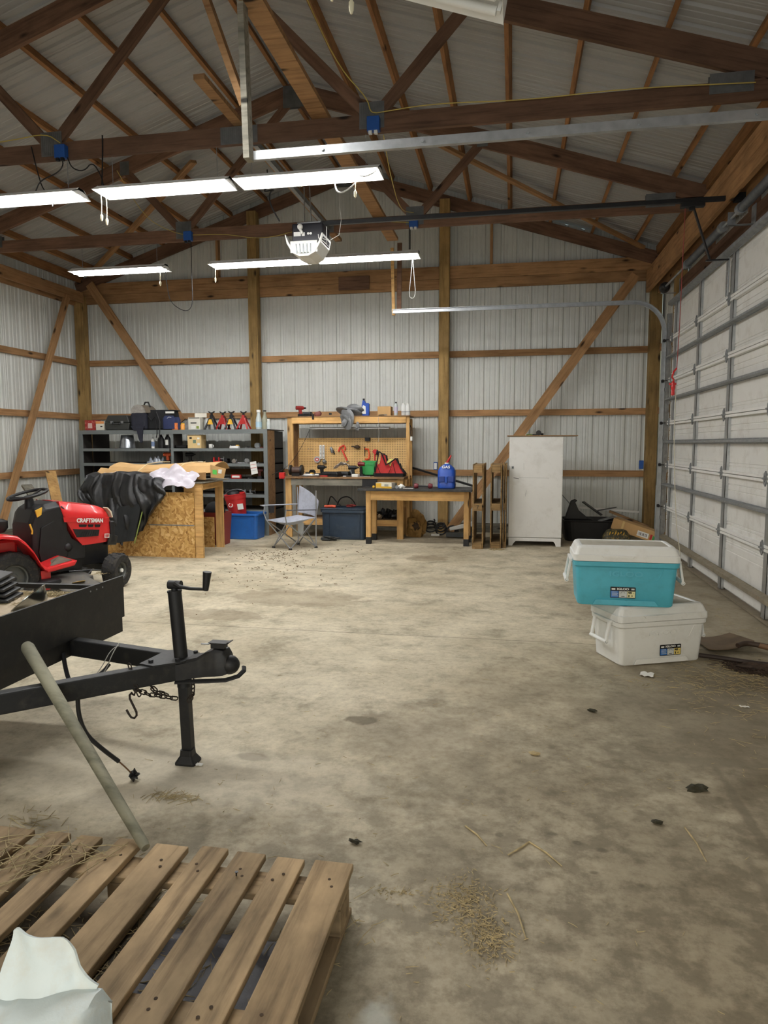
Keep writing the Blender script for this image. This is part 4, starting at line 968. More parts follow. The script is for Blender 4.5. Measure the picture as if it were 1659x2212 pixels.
for x in (-1.86, -1.44, -1.38): build(G().tube([(x-.08,7.665,.95),(x-.05,7.665,1.03),(x,7.8,1.115),(x+.06,8.0,1.135),(x+.09,8.2,1.13)], .005, 6), 'string', paint('cream_string',(222,204,160),.8), t, smooth=True)
build(G().hexa([(-2.52,7.62,.92),(-2.2,7.60,.95),(-2.2,7.62,.95),(-2.52,7.64,.92),(-2.44,7.72,1.07),(-2.2,7.70,1.04),(-2.2,7.72,1.04),(-2.44,7.74,1.07)]), 'folded_end', M_CARD, t)
single(G().grid(lambda a, b: (-1.80+.66*a+.03*math.sin(b*8), 7.50+.16*b, .86+.06*b+(.14*math.sin(math.pi*a)**.6)*b+.03*wob(a*1.3,b*1.6)+.05*abs(math.sin(a*8))*b), 30, 12, th=.004), 'plastic_sheet', paint('white_plastic_sheet',(212,206,216),.5,0,.06), 'crumpled white plastic sheeting on the chipboard bench', 'sheet', smooth=True)
single(G().grid(lambda a, b: (-2.44+.5*a, 7.53+.12*b, .93+.05*b+.04*math.sin(math.pi*a)*b+.015*wob(a*2,b*2)), 16, 8, th=.004), 'plastic_sheet', paint('white_plastic_sheet',(226,220,226)), 'white plastic poking out at the left above the black tarp', 'sheet', smooth=True)
def tarp(a, b):
    # a across (X), b from the top back edge (0) to the bottom hem (1)
    x0, x1 = -2.52, -1.46
    bot = .38+.12*math.sin(a*7.5+.6)+(-.17 if .2 < a < .45 else 0)+.28*max(0, a-.72)**1*2.2+.20*max(0, .18-a)*4
    if b < .3:
        t_ = b/.3; z = 1.03-.06*(1-t_)+.05*math.sin(math.pi*a)-.06*t_*t_-.12*a*.4; y = 7.76-.27*t_
    else:
        t_ = (b-.3)/.7; z = (.94-.05*a+.03*math.sin(math.pi*a))*(1-t_)+bot*t_; y = 7.49-.05*math.sin(math.pi*t_)+.03*t_
    fold = .035*math.sin(a*26+b*3+math.sin(b*6)*1.5)+.02*math.sin(a*51-b*7)+.03*math.sin(a*11+b*9)
    x = x0+(x1-x0)*a+.05*math.sin(b*7+a*3)-.10*(b-.4)*(a-.5)
    return (x, y-abs(fold)*(.3+b)-.02, z+fold*.4)
single(G().grid(tarp, 70, 36, th=.003), 'black_tarp', paint('black_tarp_plastic',(30,31,33),.42,0,.15,5,.3,(84,80,72),.25,30), 'black plastic tarp draped over the left of the chipboard bench', 'tarp', smooth=True)
single(G().grid(lambda a, b: (-2.02+.30*a-.12*b, 7.40-.02*math.sin(a*9), .62-.44*b+.04*a-.12*a*b*0), 10, 10, th=.003), 'tarp_corner', paint('dark_cloth_hem',(34,37,40),.8,0,.15), 'dark cloth corner with a green edge hanging at the front of the tarp', 'cloth', smooth=True)
single(G().bar((-1.70,7.392,.62),(-1.83,7.392,.19),.01,.008,up=(0,1,0)), 'green_piping', paint('green_piping',(150,170,90),.7), 'thin green edging strip of the cloth corner', 'strip')
# ------------------------------------------------------------------ pegboard workbench
def peg():
    m, N, L, B = newmat('pegboard')
    tc = N.new('ShaderNodeTexCoord'); sc = N.new('ShaderNodeVectorMath'); sc.operation = 'SCALE'; sc.inputs['Scale'].default_value = 1/.0254
    L.new(tc.outputs['Object'], sc.inputs[0]); fr = N.new('ShaderNodeVectorMath'); fr.operation = 'FRACTION'; L.new(sc.outputs[0], fr.inputs[0])
    su = N.new('ShaderNodeVectorMath'); su.operation = 'SUBTRACT'; su.inputs[1].default_value = (.5,.5,.5); L.new(fr.outputs[0], su.inputs[0])
    sp = N.new('ShaderNodeSeparateXYZ'); L.new(su.outputs[0], sp.inputs[0])
    def sq(o):
        n = N.new('ShaderNodeMath'); n.operation = 'MULTIPLY'; L.new(o, n.inputs[0]); L.new(o, n.inputs[1]); return n.outputs[0]
    ad = N.new('ShaderNodeMath'); ad.operation = 'ADD'; L.new(sq(sp.outputs[0]), ad.inputs[0]); L.new(sq(sp.outputs[2]), ad.inputs[1])
    lt = N.new('ShaderNodeMath'); lt.operation = 'LESS_THAN'; lt.inputs[1].default_value = .05; L.new(ad.outputs[0], lt.inputs[0])
    vec, _ = mapping(N, L, (1,1,1)); n = noise(N, L, vec, 5); r = ramp(N, [(.3, s2l((206,166,104))), (.7, s2l((226,188,126)))]); L.new(n, r.inputs[0])
    L.new(mixc(N, L, r.outputs[0], s2l((66,44,24)), lt.outputs[0]), B.inputs['Base Color']); B.inputs['Roughness'].default_value = .7; return m
M_PEG = peg()
t = thing('workbench', 'pine workbench with a pegboard back and an overhead shelf', 'workbench', (.15, 9.9, 0)); WBN = t
build(G().box(-.76,1.05,9.56,10.44,.862,.885), 'bench_top', W_BROWN, t)
M_FROM = Matrix.Translation((0,0,0))
board('front_rail', (-.61,9.60,.805), (.46,9.60,.805), .04, .09, W_WEATH, t)
board('front_rail', (.46,9.62,.83), (.94,9.62,.83), .038, .05, W_PINE, t)
build(G().box(.445,.66,9.575,9.80,.69,.86), 'black_drawer', M_BLACKP, t, bev=.004)
for x, y, w, d in ((-.66,9.62,.09,.038),(-.585,9.95,.06,.08),(.985,9.64,.09,.05),(.985,10.15,.09,.05)):
    board('leg', (x,y,0), (x,y,.86), d, w, W_PINE, t, up=(1,0,0))
for x in (-.735, 1.045):
    board('frame_post', (x,9.97,.0 if x > 0 else .86), (x,9.97,1.75), .04, .085 if x < 0 else .05, W_PINE, t, up=(1,0,0))
    board('frame_post', (x+(.02 if x < 0 else 0),10.23,.0), (x+(.02 if x < 0 else 0),10.23,1.72), .04, .05, W_PINE, t, up=(1,0,0))
board('top_rail', (-.70,9.945,1.703), (1.02,9.945,1.703), .038, .09, W_PINE, t); board('top_rail', (-.70,10.245,1.70), (1.02,10.245,1.70), .038, .09, W_PINE, t)
build(G().box(-.78,1.07,9.92,10.42,1.752,1.764), 'top_shelf', W_BROWN, t)
board('cross_rail', (-.68,10.23,1.41), (1.02,10.23,1.41), .038, .07, W_PINE, t)
build(G().box(-.70,1.02,10.200,10.206,.886,1.445), 'pegboard', M_PEG, t, origin=(0,10.2,1.0))
build(G().box(-.695,-.69,9.99,10.20,.886,1.72), 'side_pegboard', W_BROWN, t)
build(G().box(-.62,.94,9.66,10.2,.25,.27), 'lower_shelf', W_BROWN, t); board('lower_rail', (-.6,9.66,.225), (.94,9.66,.225), .038, .09, W_PINE, t)
board('side_rail', (1.045,9.70,.80), (1.045,10.2,.80), .038, .09, W_PINE, t); board('side_rail', (-.66,9.68,.80), (-.66,10.2,.80), .038, .09, W_PINE, t)
t = thing('tube_fixture', 'unlit silver strip light above the pegboard', 'light fixture', (.155, 10.05, 1.57))
build(G().prism([(9.99,1.575),(10.01,1.60),(10.05,1.605),(10.09,1.60),(10.11,1.575),(10.108,1.573),(10.05,1.598),(9.992,1.573)], -.45, .76, axis='x'), 'reflector', paint('silver_reflector',(190,192,190),.35,.4), t)
build(G().cyl((-.43,10.05,1.585),(.74,10.05,1.585),.012,10), 'tube', M_WHITE, t, smooth=True)
build(G().cyl((-.3,10.05,1.60),(-.3,10.05,1.75),.003,6), 'chain', M_STEELD, t); build(G().cyl((.6,10.05,1.60),(.6,10.05,1.75),.003,6), 'chain', M_STEELD, t)
cord([(-.45,10.03,1.58),(-.55,9.99,1.35),(-.68,9.93,1.12),(-.80,9.85,.98),(-.98,9.8,.90)], .0035, M_CORDB, 'thin dark cord from the strip light down past the left of the pegboard')
cord([(.615,9.918,1.75),(.615,9.918,1.6),(.62,9.96,1.5),(.60,9.98,1.38)], .002, M_CORDW, 'thin pull string hanging in front of the pegboard, right')
# things on the top shelf
ZS = 1.764
t = hardware(-.60, 10.05, ZS, 'drill', 'dark red and black power tool at the left end of the pegboard shelf', 1.0, .6, paint('deep_red_tool',(150,40,36),.5))
hardware(-.50, 10.08, ZS, 'case', 'dark tool body beside the red saw on the pegboard shelf', .7)
t = thing('tool_pouch', 'brown leather pouch hanging over the pegboard shelf edge', 'pouch', (-.30, 9.95, ZS))
build(G().rloft([(0,.04,.03,.02),(.03,.06,.04,.03),(.07,.045,.03,.02)], M=T(-.30,9.98,ZS,rz=.3,rx=0,ry=-.3)@T()), 'pouch', paint('brown_leather',(120,66,56),.6,0,.2), t, smooth=True)
build(G().box(-.38,-.355,9.90,9.93,ZS-.05,ZS+.03), 'strap', M_BLACKP, t, bev=.003)
t = thing('battery_charger', 'small red battery charger on the pegboard shelf', 'charger', (-.12, 10.02, ZS))
build(G().rloft([(0,.04,.04,.01,-.12,10.02),(.07,.04,.04,.01,-.12,10.02),(.10,.03,.035,.01,-.12,10.02)]), 'body', MREDT, t); build(G().box(-.14,-.10,9.977,9.982,.02+ZS,.05+ZS), 'slot', M_BLACK, t)
single(G().sphere((0,0,0),1,22,14,(.13,.10,.09),M=T(.14,9.97,ZS+.065)), 'x', M_BLACK, 'x', 'x') if False else None
def crumple(c, r, seed, amp=.25, n=22, m=14, sc=(1,1,1)):
    rnd = random.Random(seed); ph = [(rnd.uniform(2,7), rnd.uniform(2,7), rnd.uniform(2,7), rnd.uniform(0,6)) for _ in range(6)]
    g = G().sphere((0,0,0), 1, n, m)
    out = []
    for p in g.v:
        d = 1+amp*sum(math.sin(a*p.x+b*p.y+e*p.z+f)*(1/(i+1.5)) for i, (a,b,e,f) in enumerate(ph))
        out.append(V(c)+V((p.x*r*sc[0]*d, p.y*r*sc[1]*d, p.z*r*sc[2]*d)))
    g.v = out; return g
M_GBAG = paint('grey_plastic_bag', (120,122,124), .3, .1, .15, 20, .5)
t = thing('plastic_bag', 'crumpled grey plastic bag spilling over the pegboard shelf', 'bag', (.18, 9.95, ZS))
build(crumple((.20,10.01,ZS+.07),.10,3,.5,44,30,sc=(1.5,.9,.75)), 'upper_bulge', M_GBAG, t, smooth=True)
build(crumple((.16,9.895,ZS-.045),.08,5,.45,44,30,sc=(1.05,.35,1.3)), 'hanging_part', M_GBAG, t, smooth=True)
build(crumple((.31,9.893,ZS-.15),.035,8,.5,sc=(.8,.4,1.3)), 'knotted_end', M_GBAG, t)
t = thing('oil_jug', 'blue plastic oil jug on the pegboard shelf', 'jug', (.40, 10.05, ZS)); M = PW[t.name]
build(G().prism([(-.055,0),(.055,0),(.058,.02),(.058,.17),(.045,.19),(.005,.19),(-.015,.23),(-.04,.23),(-.055,.15)], -.03, .03, axis='y'), 'body', M_JUG, t, M=M, bev=.008)
build(G().cyl((-.028,0,.23),(-.028,0,.255),.016,12), 'cap', M_BLACK, t, M=M); build(G().prism([(-.045,.03),(.01,.03),(.005,.14),(-.03,.16),(-.045,.13)], -.0335, -.0305, axis='y'), 'printed_label', M_WHITE, t, M=M)
carton('open_box', .585, .78, 10.02, 10.2, ZS, .135, M_CARD, 'open cardboard box on the pegboard shelf')
hardware(.70, 9.975, ZS, 'pliers', 'black handled tool lying in front of the cardboard box on the shelf', .9, 2.6, M_BLACKP)
bottle(.855, 10.04, ZS, [(.026,0),(.027,.01),(.027,.15),(.016,.18)], MGL, (.012,.18,.2,M_BLACK), 'clear bottle with a black cap on the pegboard shelf', band=([(.027,.04),(.027,.13)], paint('pale_grey_print',(190,186,206))))
for x in (.965, 1.03):
    bottle(x, 10.06, ZS, [(.03,0),(.034,.01),(.034,.12),(.03,.15),(.018,.165)], M_WHITEP, (.018,.165,.18,M_WHITE), 'white jug, left of the pair at the right end of the shelf' if x < 1 else 'white jug, right of the pair at the right end of the shelf', 'jug', band=([(.034,.05),(.034,.06)], M_STEELD))
cord([(1.08,9.94,1.62),(1.11,9.93,1.55),(1.10,9.93,1.4),(1.08,9.93,1.55),(1.075,9.93,1.66)], .006, M_CORDB, 'black and white cord hanging at the right side of the workbench')
single(G().box(1.085,1.115,9.92,9.945,1.40,1.46), 'plug_head', M_WHITE, 'white plug on the cord at the right side of the workbench', 'plug', bev=.004)
# tools on the pegboard
YP = 10.198
def hang(name, label, cat='tool'): return thing(name, label, cat, (0, YP, 1.1))
t = hang('bracket_rack', 'white slotted bracket hanging on the pegboard')
for x in (-.33, -.285):
    g = G().box(x-.016,x+.016,YP-.03,YP-.01,1.13,1.34)
    build(g, 'bar', M_WHITE, t)
    for k in range(9): build(G().box(x-.009,x+.009,YP-.0325,YP-.0305,1.145+k*.021,1.152+k*.021), 'slot', M_BLACK, t)
t = hang('tape_roll', 'grey roll with a red and white centre on the pegboard', 'roll')
build(G().lathe([(.02,0),(.05,0),(.05,.03),(.02,.03)], 24, T(-.385,YP-.005,1.12,rx=D(90))), 'roll', paint('grey_roll',(170,168,166),.4), t, smooth=False)
build(G().cyl((-.385,YP-.036,1.12),(-.385,YP-.03,1.12),.028,20), 'printed_disc', MREDT, t); build(G().cyl((-.385,YP-.038,1.12),(-.385,YP-.036,1.12),.014,16), 'white_centre', M_WHITE, t)
t = hang('wire_hook_bundle', 'small bundle of dark wire ties under the white bracket', 'hook'); build(crumple((-.27,YP-.03,1.09),.03,9,.5,10,8), 'bundle', M_STEELD, t)
t = hang('spray_nozzle', 'grey hose nozzle on the pegboard'); build(G().tube([(-.17,YP-.03,1.30),(-.15,YP-.04,1.27),(-.145,YP-.03,1.22)],[.02,.024,.016],10), 'barrel', M_STEELD, t, smooth=True); build(G().bar((-.14,YP-.02,1.28),(-.11,YP-.02,1.20),.012,.012), 'lever', M_BLACKM, t)
t = hang('strap_wrench', 'orange red T-shaped tool on the pegboard')
MOR = paint('orange_red_plastic', (222,72,52), .45)
g = G().tube([(-.05,YP-.02,1.24),(-.03,YP-.02,1.30),(.03,YP-.02,1.335),(.055,YP-.02,1.30),(.045,YP-.02,1.26)], .013, 8); build(g, 'loop', MOR, t, smooth=True)
build(G().bar((.0,YP-.02,1.28),(.085,YP-.02,1.10),.02,.038,up=(0,1,0)), 'handle', MOR, t, bev=.004); build(G().sphere((.09,YP-.02,1.095),.015,10,6), 'tip', M_STEELD, t)
t = hang('brush', 'dark oval brush on the pegboard'); build(G().sphere((.24,YP-.03,1.31),.04,12,8,(1.2,.5,.65)), 'head', paint('brown_brush',(70,54,38),.8), t, smooth=True); build(G().cyl((.20,YP-.03,1.315),(.155,YP-.03,1.32),.008,8), 'handle', M_BLACK, t)
t = hang('c_clamp', 'orange C-clamp on the pegboard')
build(G().tube([(.36,YP-.02,1.28),(.41,YP-.02,1.275),(.425,YP-.02,1.20),(.42,YP-.02,1.14),(.39,YP-.02,1.12),(.36,YP-.02,1.13)], .013, 6), 'frame', paint('orange_clamp',(232,88,48),.45), t); build(G().cyl((.355,YP-.02,1.17),(.355,YP-.02,1.31),.005,8).cyl((.335,YP-.02,1.31),(.375,YP-.02,1.31),.003,6), 'screw', M_BLACKM, t)
t = hang('ratchet', 'red headed ratchet tool on the pegboard')
build(G().lathe([(.018,0),(.036,0),(.036,.02),(.018,.02)], 20, T(.515,YP-.01,1.24,rx=D(90))), 'head', MREDT, t); build(G().bar((.51,YP-.02,1.21),(.505,YP-.02,1.03),.016,.022,up=(0,1,0)), 'handle', MREDT, t, bev=.003); build(G().sphere((.545,YP-.02,1.23),.03,10,6,(.7,.5,1.4)), 'black_grip', M_BLACKP, t, smooth=True)
t = hang('black_block', 'small black box at the top edge of the pegboard', 'box'); build(G().rloft([(1.40,.035,.02,.006,.40,YP-.025),(1.45,.04,.022,.006,.40,YP-.025)]), 'block', M_BLACKP, t)
for k, (x, z) in enumerate(((-.52,1.29),(-.47,1.29),(.12,1.24),(.02,1.10))):
    single(G().tube([(x,YP,z),(x,YP-.03,z),(x+.005,YP-.035,z-.02)], .002, 5), 'peg_hook', M_STEELD, 'bare metal hook on the pegboard '+('far left','left of the white bracket','between the T tool and the brush','low, under the T tool')[k], 'hook')
# things on the bench top
ZB = .885
t = thing('bench_grinder', 'brown black bench grinder at the left end of the workbench', 'tool', (-.58, 9.75, ZB))
build(G().cyl((-.64,9.75,ZB+.09),(-.52,9.75,ZB+.09),.05,16), 'motor', paint('dark_brown_motor',(84,64,56),.5), t, smooth=True)
for x in (-.67,-.50): build(G().cyl((x-.015,9.75,ZB+.09),(x+.015,9.75,ZB+.09),.075,20), 'wheel_guard', M_BLACKM, t, bev=.003)
build(G().box(-.64,-.52,9.70,9.80,ZB,ZB+.045), 'base', M_BLACKM, t)
single(G().box(-.78,-.70,9.54,9.60,ZB-.02,ZB+.06).box(-.78,-.70,9.545,9.555,ZB-.03,ZB-.02), 'red_box', MREDT, 'bright red box hung on the left end of the workbench', 'box', bev=.004)
rr = random.Random(4)
lbl = [('caliper','white and grey sander near the grinder on the workbench',-.40,9.78,None),('case','long black case at the middle of the workbench',-.02,9.66,None),('case','second black case behind the long one on the workbench',.12,9.80,None),
       ('wrench','chrome wrench on top of the workbench clutter, left',-.28,9.68,None),('drill','black drill lying on the workbench, left of centre',-.22,9.85,M_BLACKP),('pliers','red handled pliers at the front of the workbench',-.18,9.60,None),
       ('block','black part box behind the pliers on the workbench',-.30,9.86,None),('wrench','long spanner on the workbench in the middle',.02,9.90,None),('reel','grey reel beside the black cases on the workbench',.22,9.88,None),
       ('block','small white printed box at the front of the workbench',.34,9.62,M_WHITE),('drill','dark drill standing right of the middle of the workbench',.28,9.74,M_BLACKP),('block','dark box at the back of the workbench by the pegboard',-.10,10.02,None),
       ('pliers','grey pliers beside the grinder on the workbench',-.46,9.64,M_STEELD),('reel','black reel behind the left sander on the workbench',-.40,9.95,M_BLACKP),('wrench','rusty wrench at the front left of the workbench',-.30,9.59,paint('rusty_tool',(110,84,64),.6,.4)),
       ('caliper','pale sander behind the black drill on the workbench',-.22,9.98,None),('blade','round blade leaning on the clutter of the workbench',.06,9.98,None),('pliers','black pliers right of the middle of the workbench',.20,9.62,M_BLACKP),('wrench','steel wrench by the impact driver on the workbench',.44,9.66,None)]
for k, (kd, lb, x, y, m) in enumerate(lbl):
    hardware(x, y, ZB, kd, lb, {'case': 1.5 if k == 1 else 1.0}.get(kd, 1.0), rr.uniform(-.5,.5), m)
single(G().grid(lambda a, b: (-.06+.28*a, 9.88+.14*b, ZB+.11+.09*math.sin(math.pi*a)*(1-.4*b)+.02*wob(a*2,b*2)), 14, 8, th=.003), 'plastic_bag', paint('clear_film',(214,210,206),.3), 'pale translucent plastic bag on the workbench clutter', 'bag', smooth=True)
t = thing('green_organizer', 'green plastic bin on the workbench below the red ratchet', 'bin', (.45, 10.0, ZB))
MGR = paint('green_plastic', (56,160,84), .45)
build(G().box(.34,.56,9.92,10.08,ZB,ZB+.02).box(.34,.35,9.92,10.08,ZB,ZB+.20).box(.55,.56,9.92,10.08,ZB,ZB+.2).box(.34,.56,10.07,10.08,ZB,ZB+.22).box(.34,.56,9.92,9.93,ZB,ZB+.15), 'shell', MGR, t); build(G().box(.36,.54,9.905,9.92,ZB+.16,ZB+.18), 'handle_bar', MGR, t, bev=.004)
t = thing('impact_driver', 'dark red and black impact driver standing before the green bin', 'tool', (.38, 9.82, ZB))
build(G().rloft([(ZB,.04,.035,.01,.38,9.82),(ZB+.03,.04,.035,.01,.38,9.82)]), 'battery', M_BLACKP, t); build(G().cyl((.38,9.82,ZB+.03),(.375,9.82,ZB+.14),.02,10), 'grip', M_BLACKP, t, smooth=True); build(G().tube([(.33,9.82,ZB+.175),(.36,9.82,ZB+.18),(.43,9.82,ZB+.175)],[.025,.036,.028],12), 'motor_body', paint('dark_red_tool',(120,26,34),.4), t, smooth=True)
# red and black open tool bag
t = thing('tool_bag', 'open red and black fabric tool bag at the right end of the workbench', 'bag', (.80, 9.85, ZB))
MRC = paint('red_cloth', (186,48,46), .8, 0, .12, 10, .3); MBC = paint('black_cloth', (24,25,28))
build(G().rloft([(ZB,.22,.10,.03,.80,9.84),(ZB+.05,.235,.11,.04,.80,9.84)]), 'bottom', MBC, t, bev=.004)
def bagside(y, s):
    def f(a, b):
        top = [.15,.33,.30,.17,.12,.22,.25,.16,.07][min(8, int(a*8.99))]
        x = .585+.44*a; return (x+.02*b*(.5-a)*4, y+s*(.05*b), ZB+.05+top*.85*b)
    return G().grid(f, 18, 6, th=.006)
build(bagside(9.75, .5), 'front_panel', MRC, t, smooth=True); build(bagside(9.93, -.3), 'rear_panel', MBC, t, smooth=True)
for pts in ([(.60,9.73,ZB+.06),(.66,9.735,ZB+.36),(.70,9.74,ZB+.33),(.76,9.735,ZB+.17),(.82,9.73,ZB+.2),(.90,9.74,ZB+.26),(.93,9.735,ZB+.22),(1.02,9.73,ZB+.06)],):
    build(G().tube(pts, .012, 6), 'black_trim', MBC, t, smooth=True)
for a, b in (((.68,.05),(.62,.18)),((.80,.05),(.84,.14)),((.90,.05),(.86,.2))): build(G().bar((a[0],9.727,ZB+a[1]),(b[0],9.735,ZB+b[1]),.004,.02,up=(0,1,0)), 'strap', MBC, t)
single(crumple((.80,9.86,ZB+.18),.06,12,.3,12,8), 'yellow_glove', paint('pale_yellow_cloth',(222,216,120),.8), 'pale yellow cloth inside the open tool bag', 'cloth')

# ------------------------------------------------------------------ navy tote under the bench
t = tub('navy_tote', 'large navy plastic tote in front of the workbench', .195, 9.64, .335, .22, .42, M_NAVY, .92)
M = PW[t.name]
build(G().rloft([(.42,.335,.22,.05),(.438,.345,.228,.055),(.446,.34,.225,.05),(.446,.30,.19,.04),(.436,.29,.18,.04)]), 'lid', M_NAVY, t, M=M, bev=.003)
build(G().box(-.30,.30,-.226,-.218,.385,.41), 'rim_band', M_NAVY, t, M=M)
cord([(-.2,9.9,.3),(-.12,9.85,.50),(-.05,9.7,.62),(.05,9.7,.50),(.1,9.7,.46)], .009, M_CORDB, 'thick black hose end behind the navy tote, left')
cord([(.02,9.8,.47),(.08,9.75,.57),(.2,9.72,.60),(.28,9.72,.54),(.32,9.72,.455)], .009, M_CORDB, 'thick black hose curl on top of the navy tote')
single(G().tube([(-.12,9.62,.455),(0,9.60,.462),(.05,9.6,.455)], .02, 8), 'orange_hose', paint('orange_hose',(214,84,50),.5), 'orange tool handle lying on the navy tote lid', 'tool', smooth=True)
single(crumple((.26,9.66,.465),.03,16,.4,12,8,(2.2,1,.6)), 'red_rag', paint('red_rag_cloth',(130,40,36),.8), 'small red rag on the navy tote lid', 'rag')
single(crumple((.02,9.33,.03),.10,21,.35,14,8,(1.15,.5,.28)), 'dark_bag', paint('dark_grey_cloth',(58,60,60),.8,0,.2), 'flat dark grey pouch on the floor before the navy tote', 'bag')
for k, (x, lb) in enumerate(((.68,'dark machine part on the lower shelf, left'),(.78,'tangled black cords on the lower bench shelf'),(.88,'round dark tool on the lower bench shelf, right'))):
    single(crumple((x,9.82,.335),.06,30+k,.45,12,8,(1,.9,1)), 'dark_tool', M_BLACKM if k != 1 else M_BLACKP, lb, 'tool')
single(crumple((.665,9.76,.31),.035,35,.2,12,8), 'round_spool', paint('tan_spool',(150,130,104),.7), 'small tan spool on the lower bench shelf', 'spool')

# ------------------------------------------------------------------ black-topped table
t = thing('work_table', 'pine table with a black top and black capped legs', 'table', (1.27, 9.32, 0))
build(G().box(.50,2.03,9.03,9.62,.725,.755), 'table_top', paint('black_table_top',(44,46,48),.5,0,.2,8,.1,(110,104,92),.3), t, bev=.003)
board('apron', (.60,9.11,.66), (1.985,9.11,.66), .038, .125, W_PINE, t); board('apron', (.60,9.52,.66), (1.985,9.52,.66), .038, .125, W_PINE, t)
for x in (.635, 1.955):
    board('side_apron', (x,9.15,.66), (x,9.48,.66), .038, .12, W_PINE, t)
    for y in (9.118, 9.50):
        board('leg', (x,y,.0), (x,y,.724), .066, .066, W_PINE, t, up=(0,1,0)); build(G().box(x-.036,x+.036,y-.036,y+.036,0,.095), 'foot_cap', M_BLACKP, t, bev=.003)
ZTB = .755
carton('box', .735, .97, 9.14, 9.26, ZTB, .075, paint('white_yellow_carton',(232,226,206),.6,0,.03), 'white and yellow box on the black-topped table', rz=-.25, prints=((0,.35,.1,.9,M_YEL),(.35,1,.02,.35,M_YEL),(.55,.8,.4,.8,paint('print_pale_grey',(170,170,160)))))
single(G().sphere((.70,9.14,ZTB+.02),.02,10,8), 'yellow_lump', M_YEL, 'small yellow lump left of the white and yellow box', 'cap', smooth=True)
single(crumple((1.08,9.15,ZTB+.028),.035,41,.3,12,8,(1.3,.9,.8)), 'white_cup', M_WHITE, 'crumpled white paper cup on the black-topped table', 'cup')
single(G().cyl((1.02,9.12,ZTB+.022),(1.02,9.15,ZTB+.022),.022,14), 'tape_ring', M_STEELD, 'small grey ring beside the white cup on the table', 'ring')
single(G().box(1.10,1.24,9.14,9.16,ZTB,ZTB+.008), 'white_strip', M_WHITE, 'thin white strip behind the paper cup on the table', 'strip')
t = thing('dumbbell_handle', 'hammer-shaped tool with two dark red ends on the black-topped table', 'tool', (1.39, 9.16, ZTB))
build(G().cyl((1.30,9.16,ZTB+.035),(1.50,9.17,ZTB+.03),.012,8), 'shaft', M_BLACKM, t)
for x in (1.28,1.47): build(G().tube([(x-.028,9.16,ZTB+.037),(x-.01,9.16,ZTB+.037),(x+.028,9.16,ZTB+.037)],[.030,.037,.028],12), 'red_head', paint('maroon_plastic',(112,34,44),.45), t, smooth=True)
# blue fuel jug
t = thing('fuel_jug', 'blue plastic fuel jug marked GAS with a red spout on the table', 'jug', (1.675, 9.30, ZTB)); M = PW[t.name]
build(G().rloft([(0,.105,.085,.04),(.01,.115,.095,.045),(.055,.12,.10,.05),(.065,.116,.096,.05),(.235,.118,.10,.05),(.28,.095,.08,.05),(.315,.055,.05,.04),(.33,.028,.028,.027)], M=None), 'body', M_JUG, t, M=M, smooth=True)
for s in (-1,1): build(G().rloft([(.0,.040,.008,.007),(.075,.040,.008,.007)], M=T(s*.062,-.099,.09)), 'panel', paint('darker_blue_panel',(20,58,140),.35), t, M=M, bev=.004)
build(G().rloft([(.0,.018,.012,.010),(.085,.016,.012,.010)], M=T(0,-.101,.075)), 'grip', M_JUG, t, M=M, smooth=True)
build(G().cyl((0,0,.328),(.0,0,.345),.03,14), 'collar', M_WHITE, t, M=M); build(G().tube([(0,0,.34),(.02,0,.375),(.05,0,.43),(.055,0,.445)],[.016,.016,.012,.009],10), 'spout', MREDT, t, M=M, smooth=True)
text('GAS', 'lettering', .06, M@T(-.005,-.088,.288,rx=D(55)), M_WHITE, t, .001, .0015, 1.0)
single(G().bar((1.03,10.38,1.00),(2.02,9.66,.765),.03,.028), 'metal_bar', M_BLACKM, 'long dark metal bar slanting behind the blue fuel jug', 'bar')

# ------------------------------------------------------------------ folding camp chair
t = thing('camp_chair', 'grey folding camp chair with crossed steel legs', 'chair', (-.25, 8.6, 0))
MCC = paint('light_grey_cloth', (168,172,184), .8, 0, .08, 8, .3, (96,88,74), .35)
F1, F2, F3, F4 = V((-.52,8.54,.012)), V((-.24,8.39,.012)), V((.03,8.63,.012)), V((-.29,8.88,.012))
S1, S2, S3, S4 = V((-.60,8.50,.37)), V((-.26,8.30,.36)), V((.03,8.63,.40)), V((-.30,8.90,.40))
MPOL = paint('silver_pole', (160,162,166), .35, .6)
for a, b in ((F1,S2),(F2,S1),(F2,S3),(F3,S2),(F1,S4),(F4,S1),(F3,S4),(F4,S3)): build(G().cyl(a, b, .008, 8), 'leg', MPOL, t, smooth=True)
for p, q in ((F3, V((.035,8.64,.75))), (F4, V((-.30,8.90,.78)))): build(G().cyl(p, q, .009, 8), 'back_pole', MPOL, t, smooth=True)
for f in (F1,F2,F3,F4): build(G().rloft([(0,.022,.014,.008,f.x,f.y),(.022,.016,.012,.006,f.x,f.y)]), 'foot', M_BLACKP, t)
def quad(A, B_, C_, D_, sag):
    return lambda a, b: A.lerp(B_, a).lerp(D_.lerp(C_, a), b)+V((0,0,-sag*math.sin(math.pi*a)*math.sin(math.pi*b)))
build(G().grid(quad(S1, S2, S3, S4, .075), 12, 12, th=.006), 'seat', MCC, t, smooth=True)
B1, B2 = V((-.30,8.89,.44)), V((.03,8.63,.40)); B3, B4 = V((.06,8.67,.61)), V((-.28,8.93,.80))
def backf(a, b):
    p = B1.lerp(B2, a).lerp(B4.lerp(B3, a), b); n = V((.61,.79,0)); return p+n*.05*math.sin(math.pi*a)*(1-.2*b)
build(G().grid(backf, 12, 10, th=.006), 'backrest', MCC, t, smooth=True)
A1, A2 = V((-.67,8.49,.56)), V((-.26,8.30,.52))
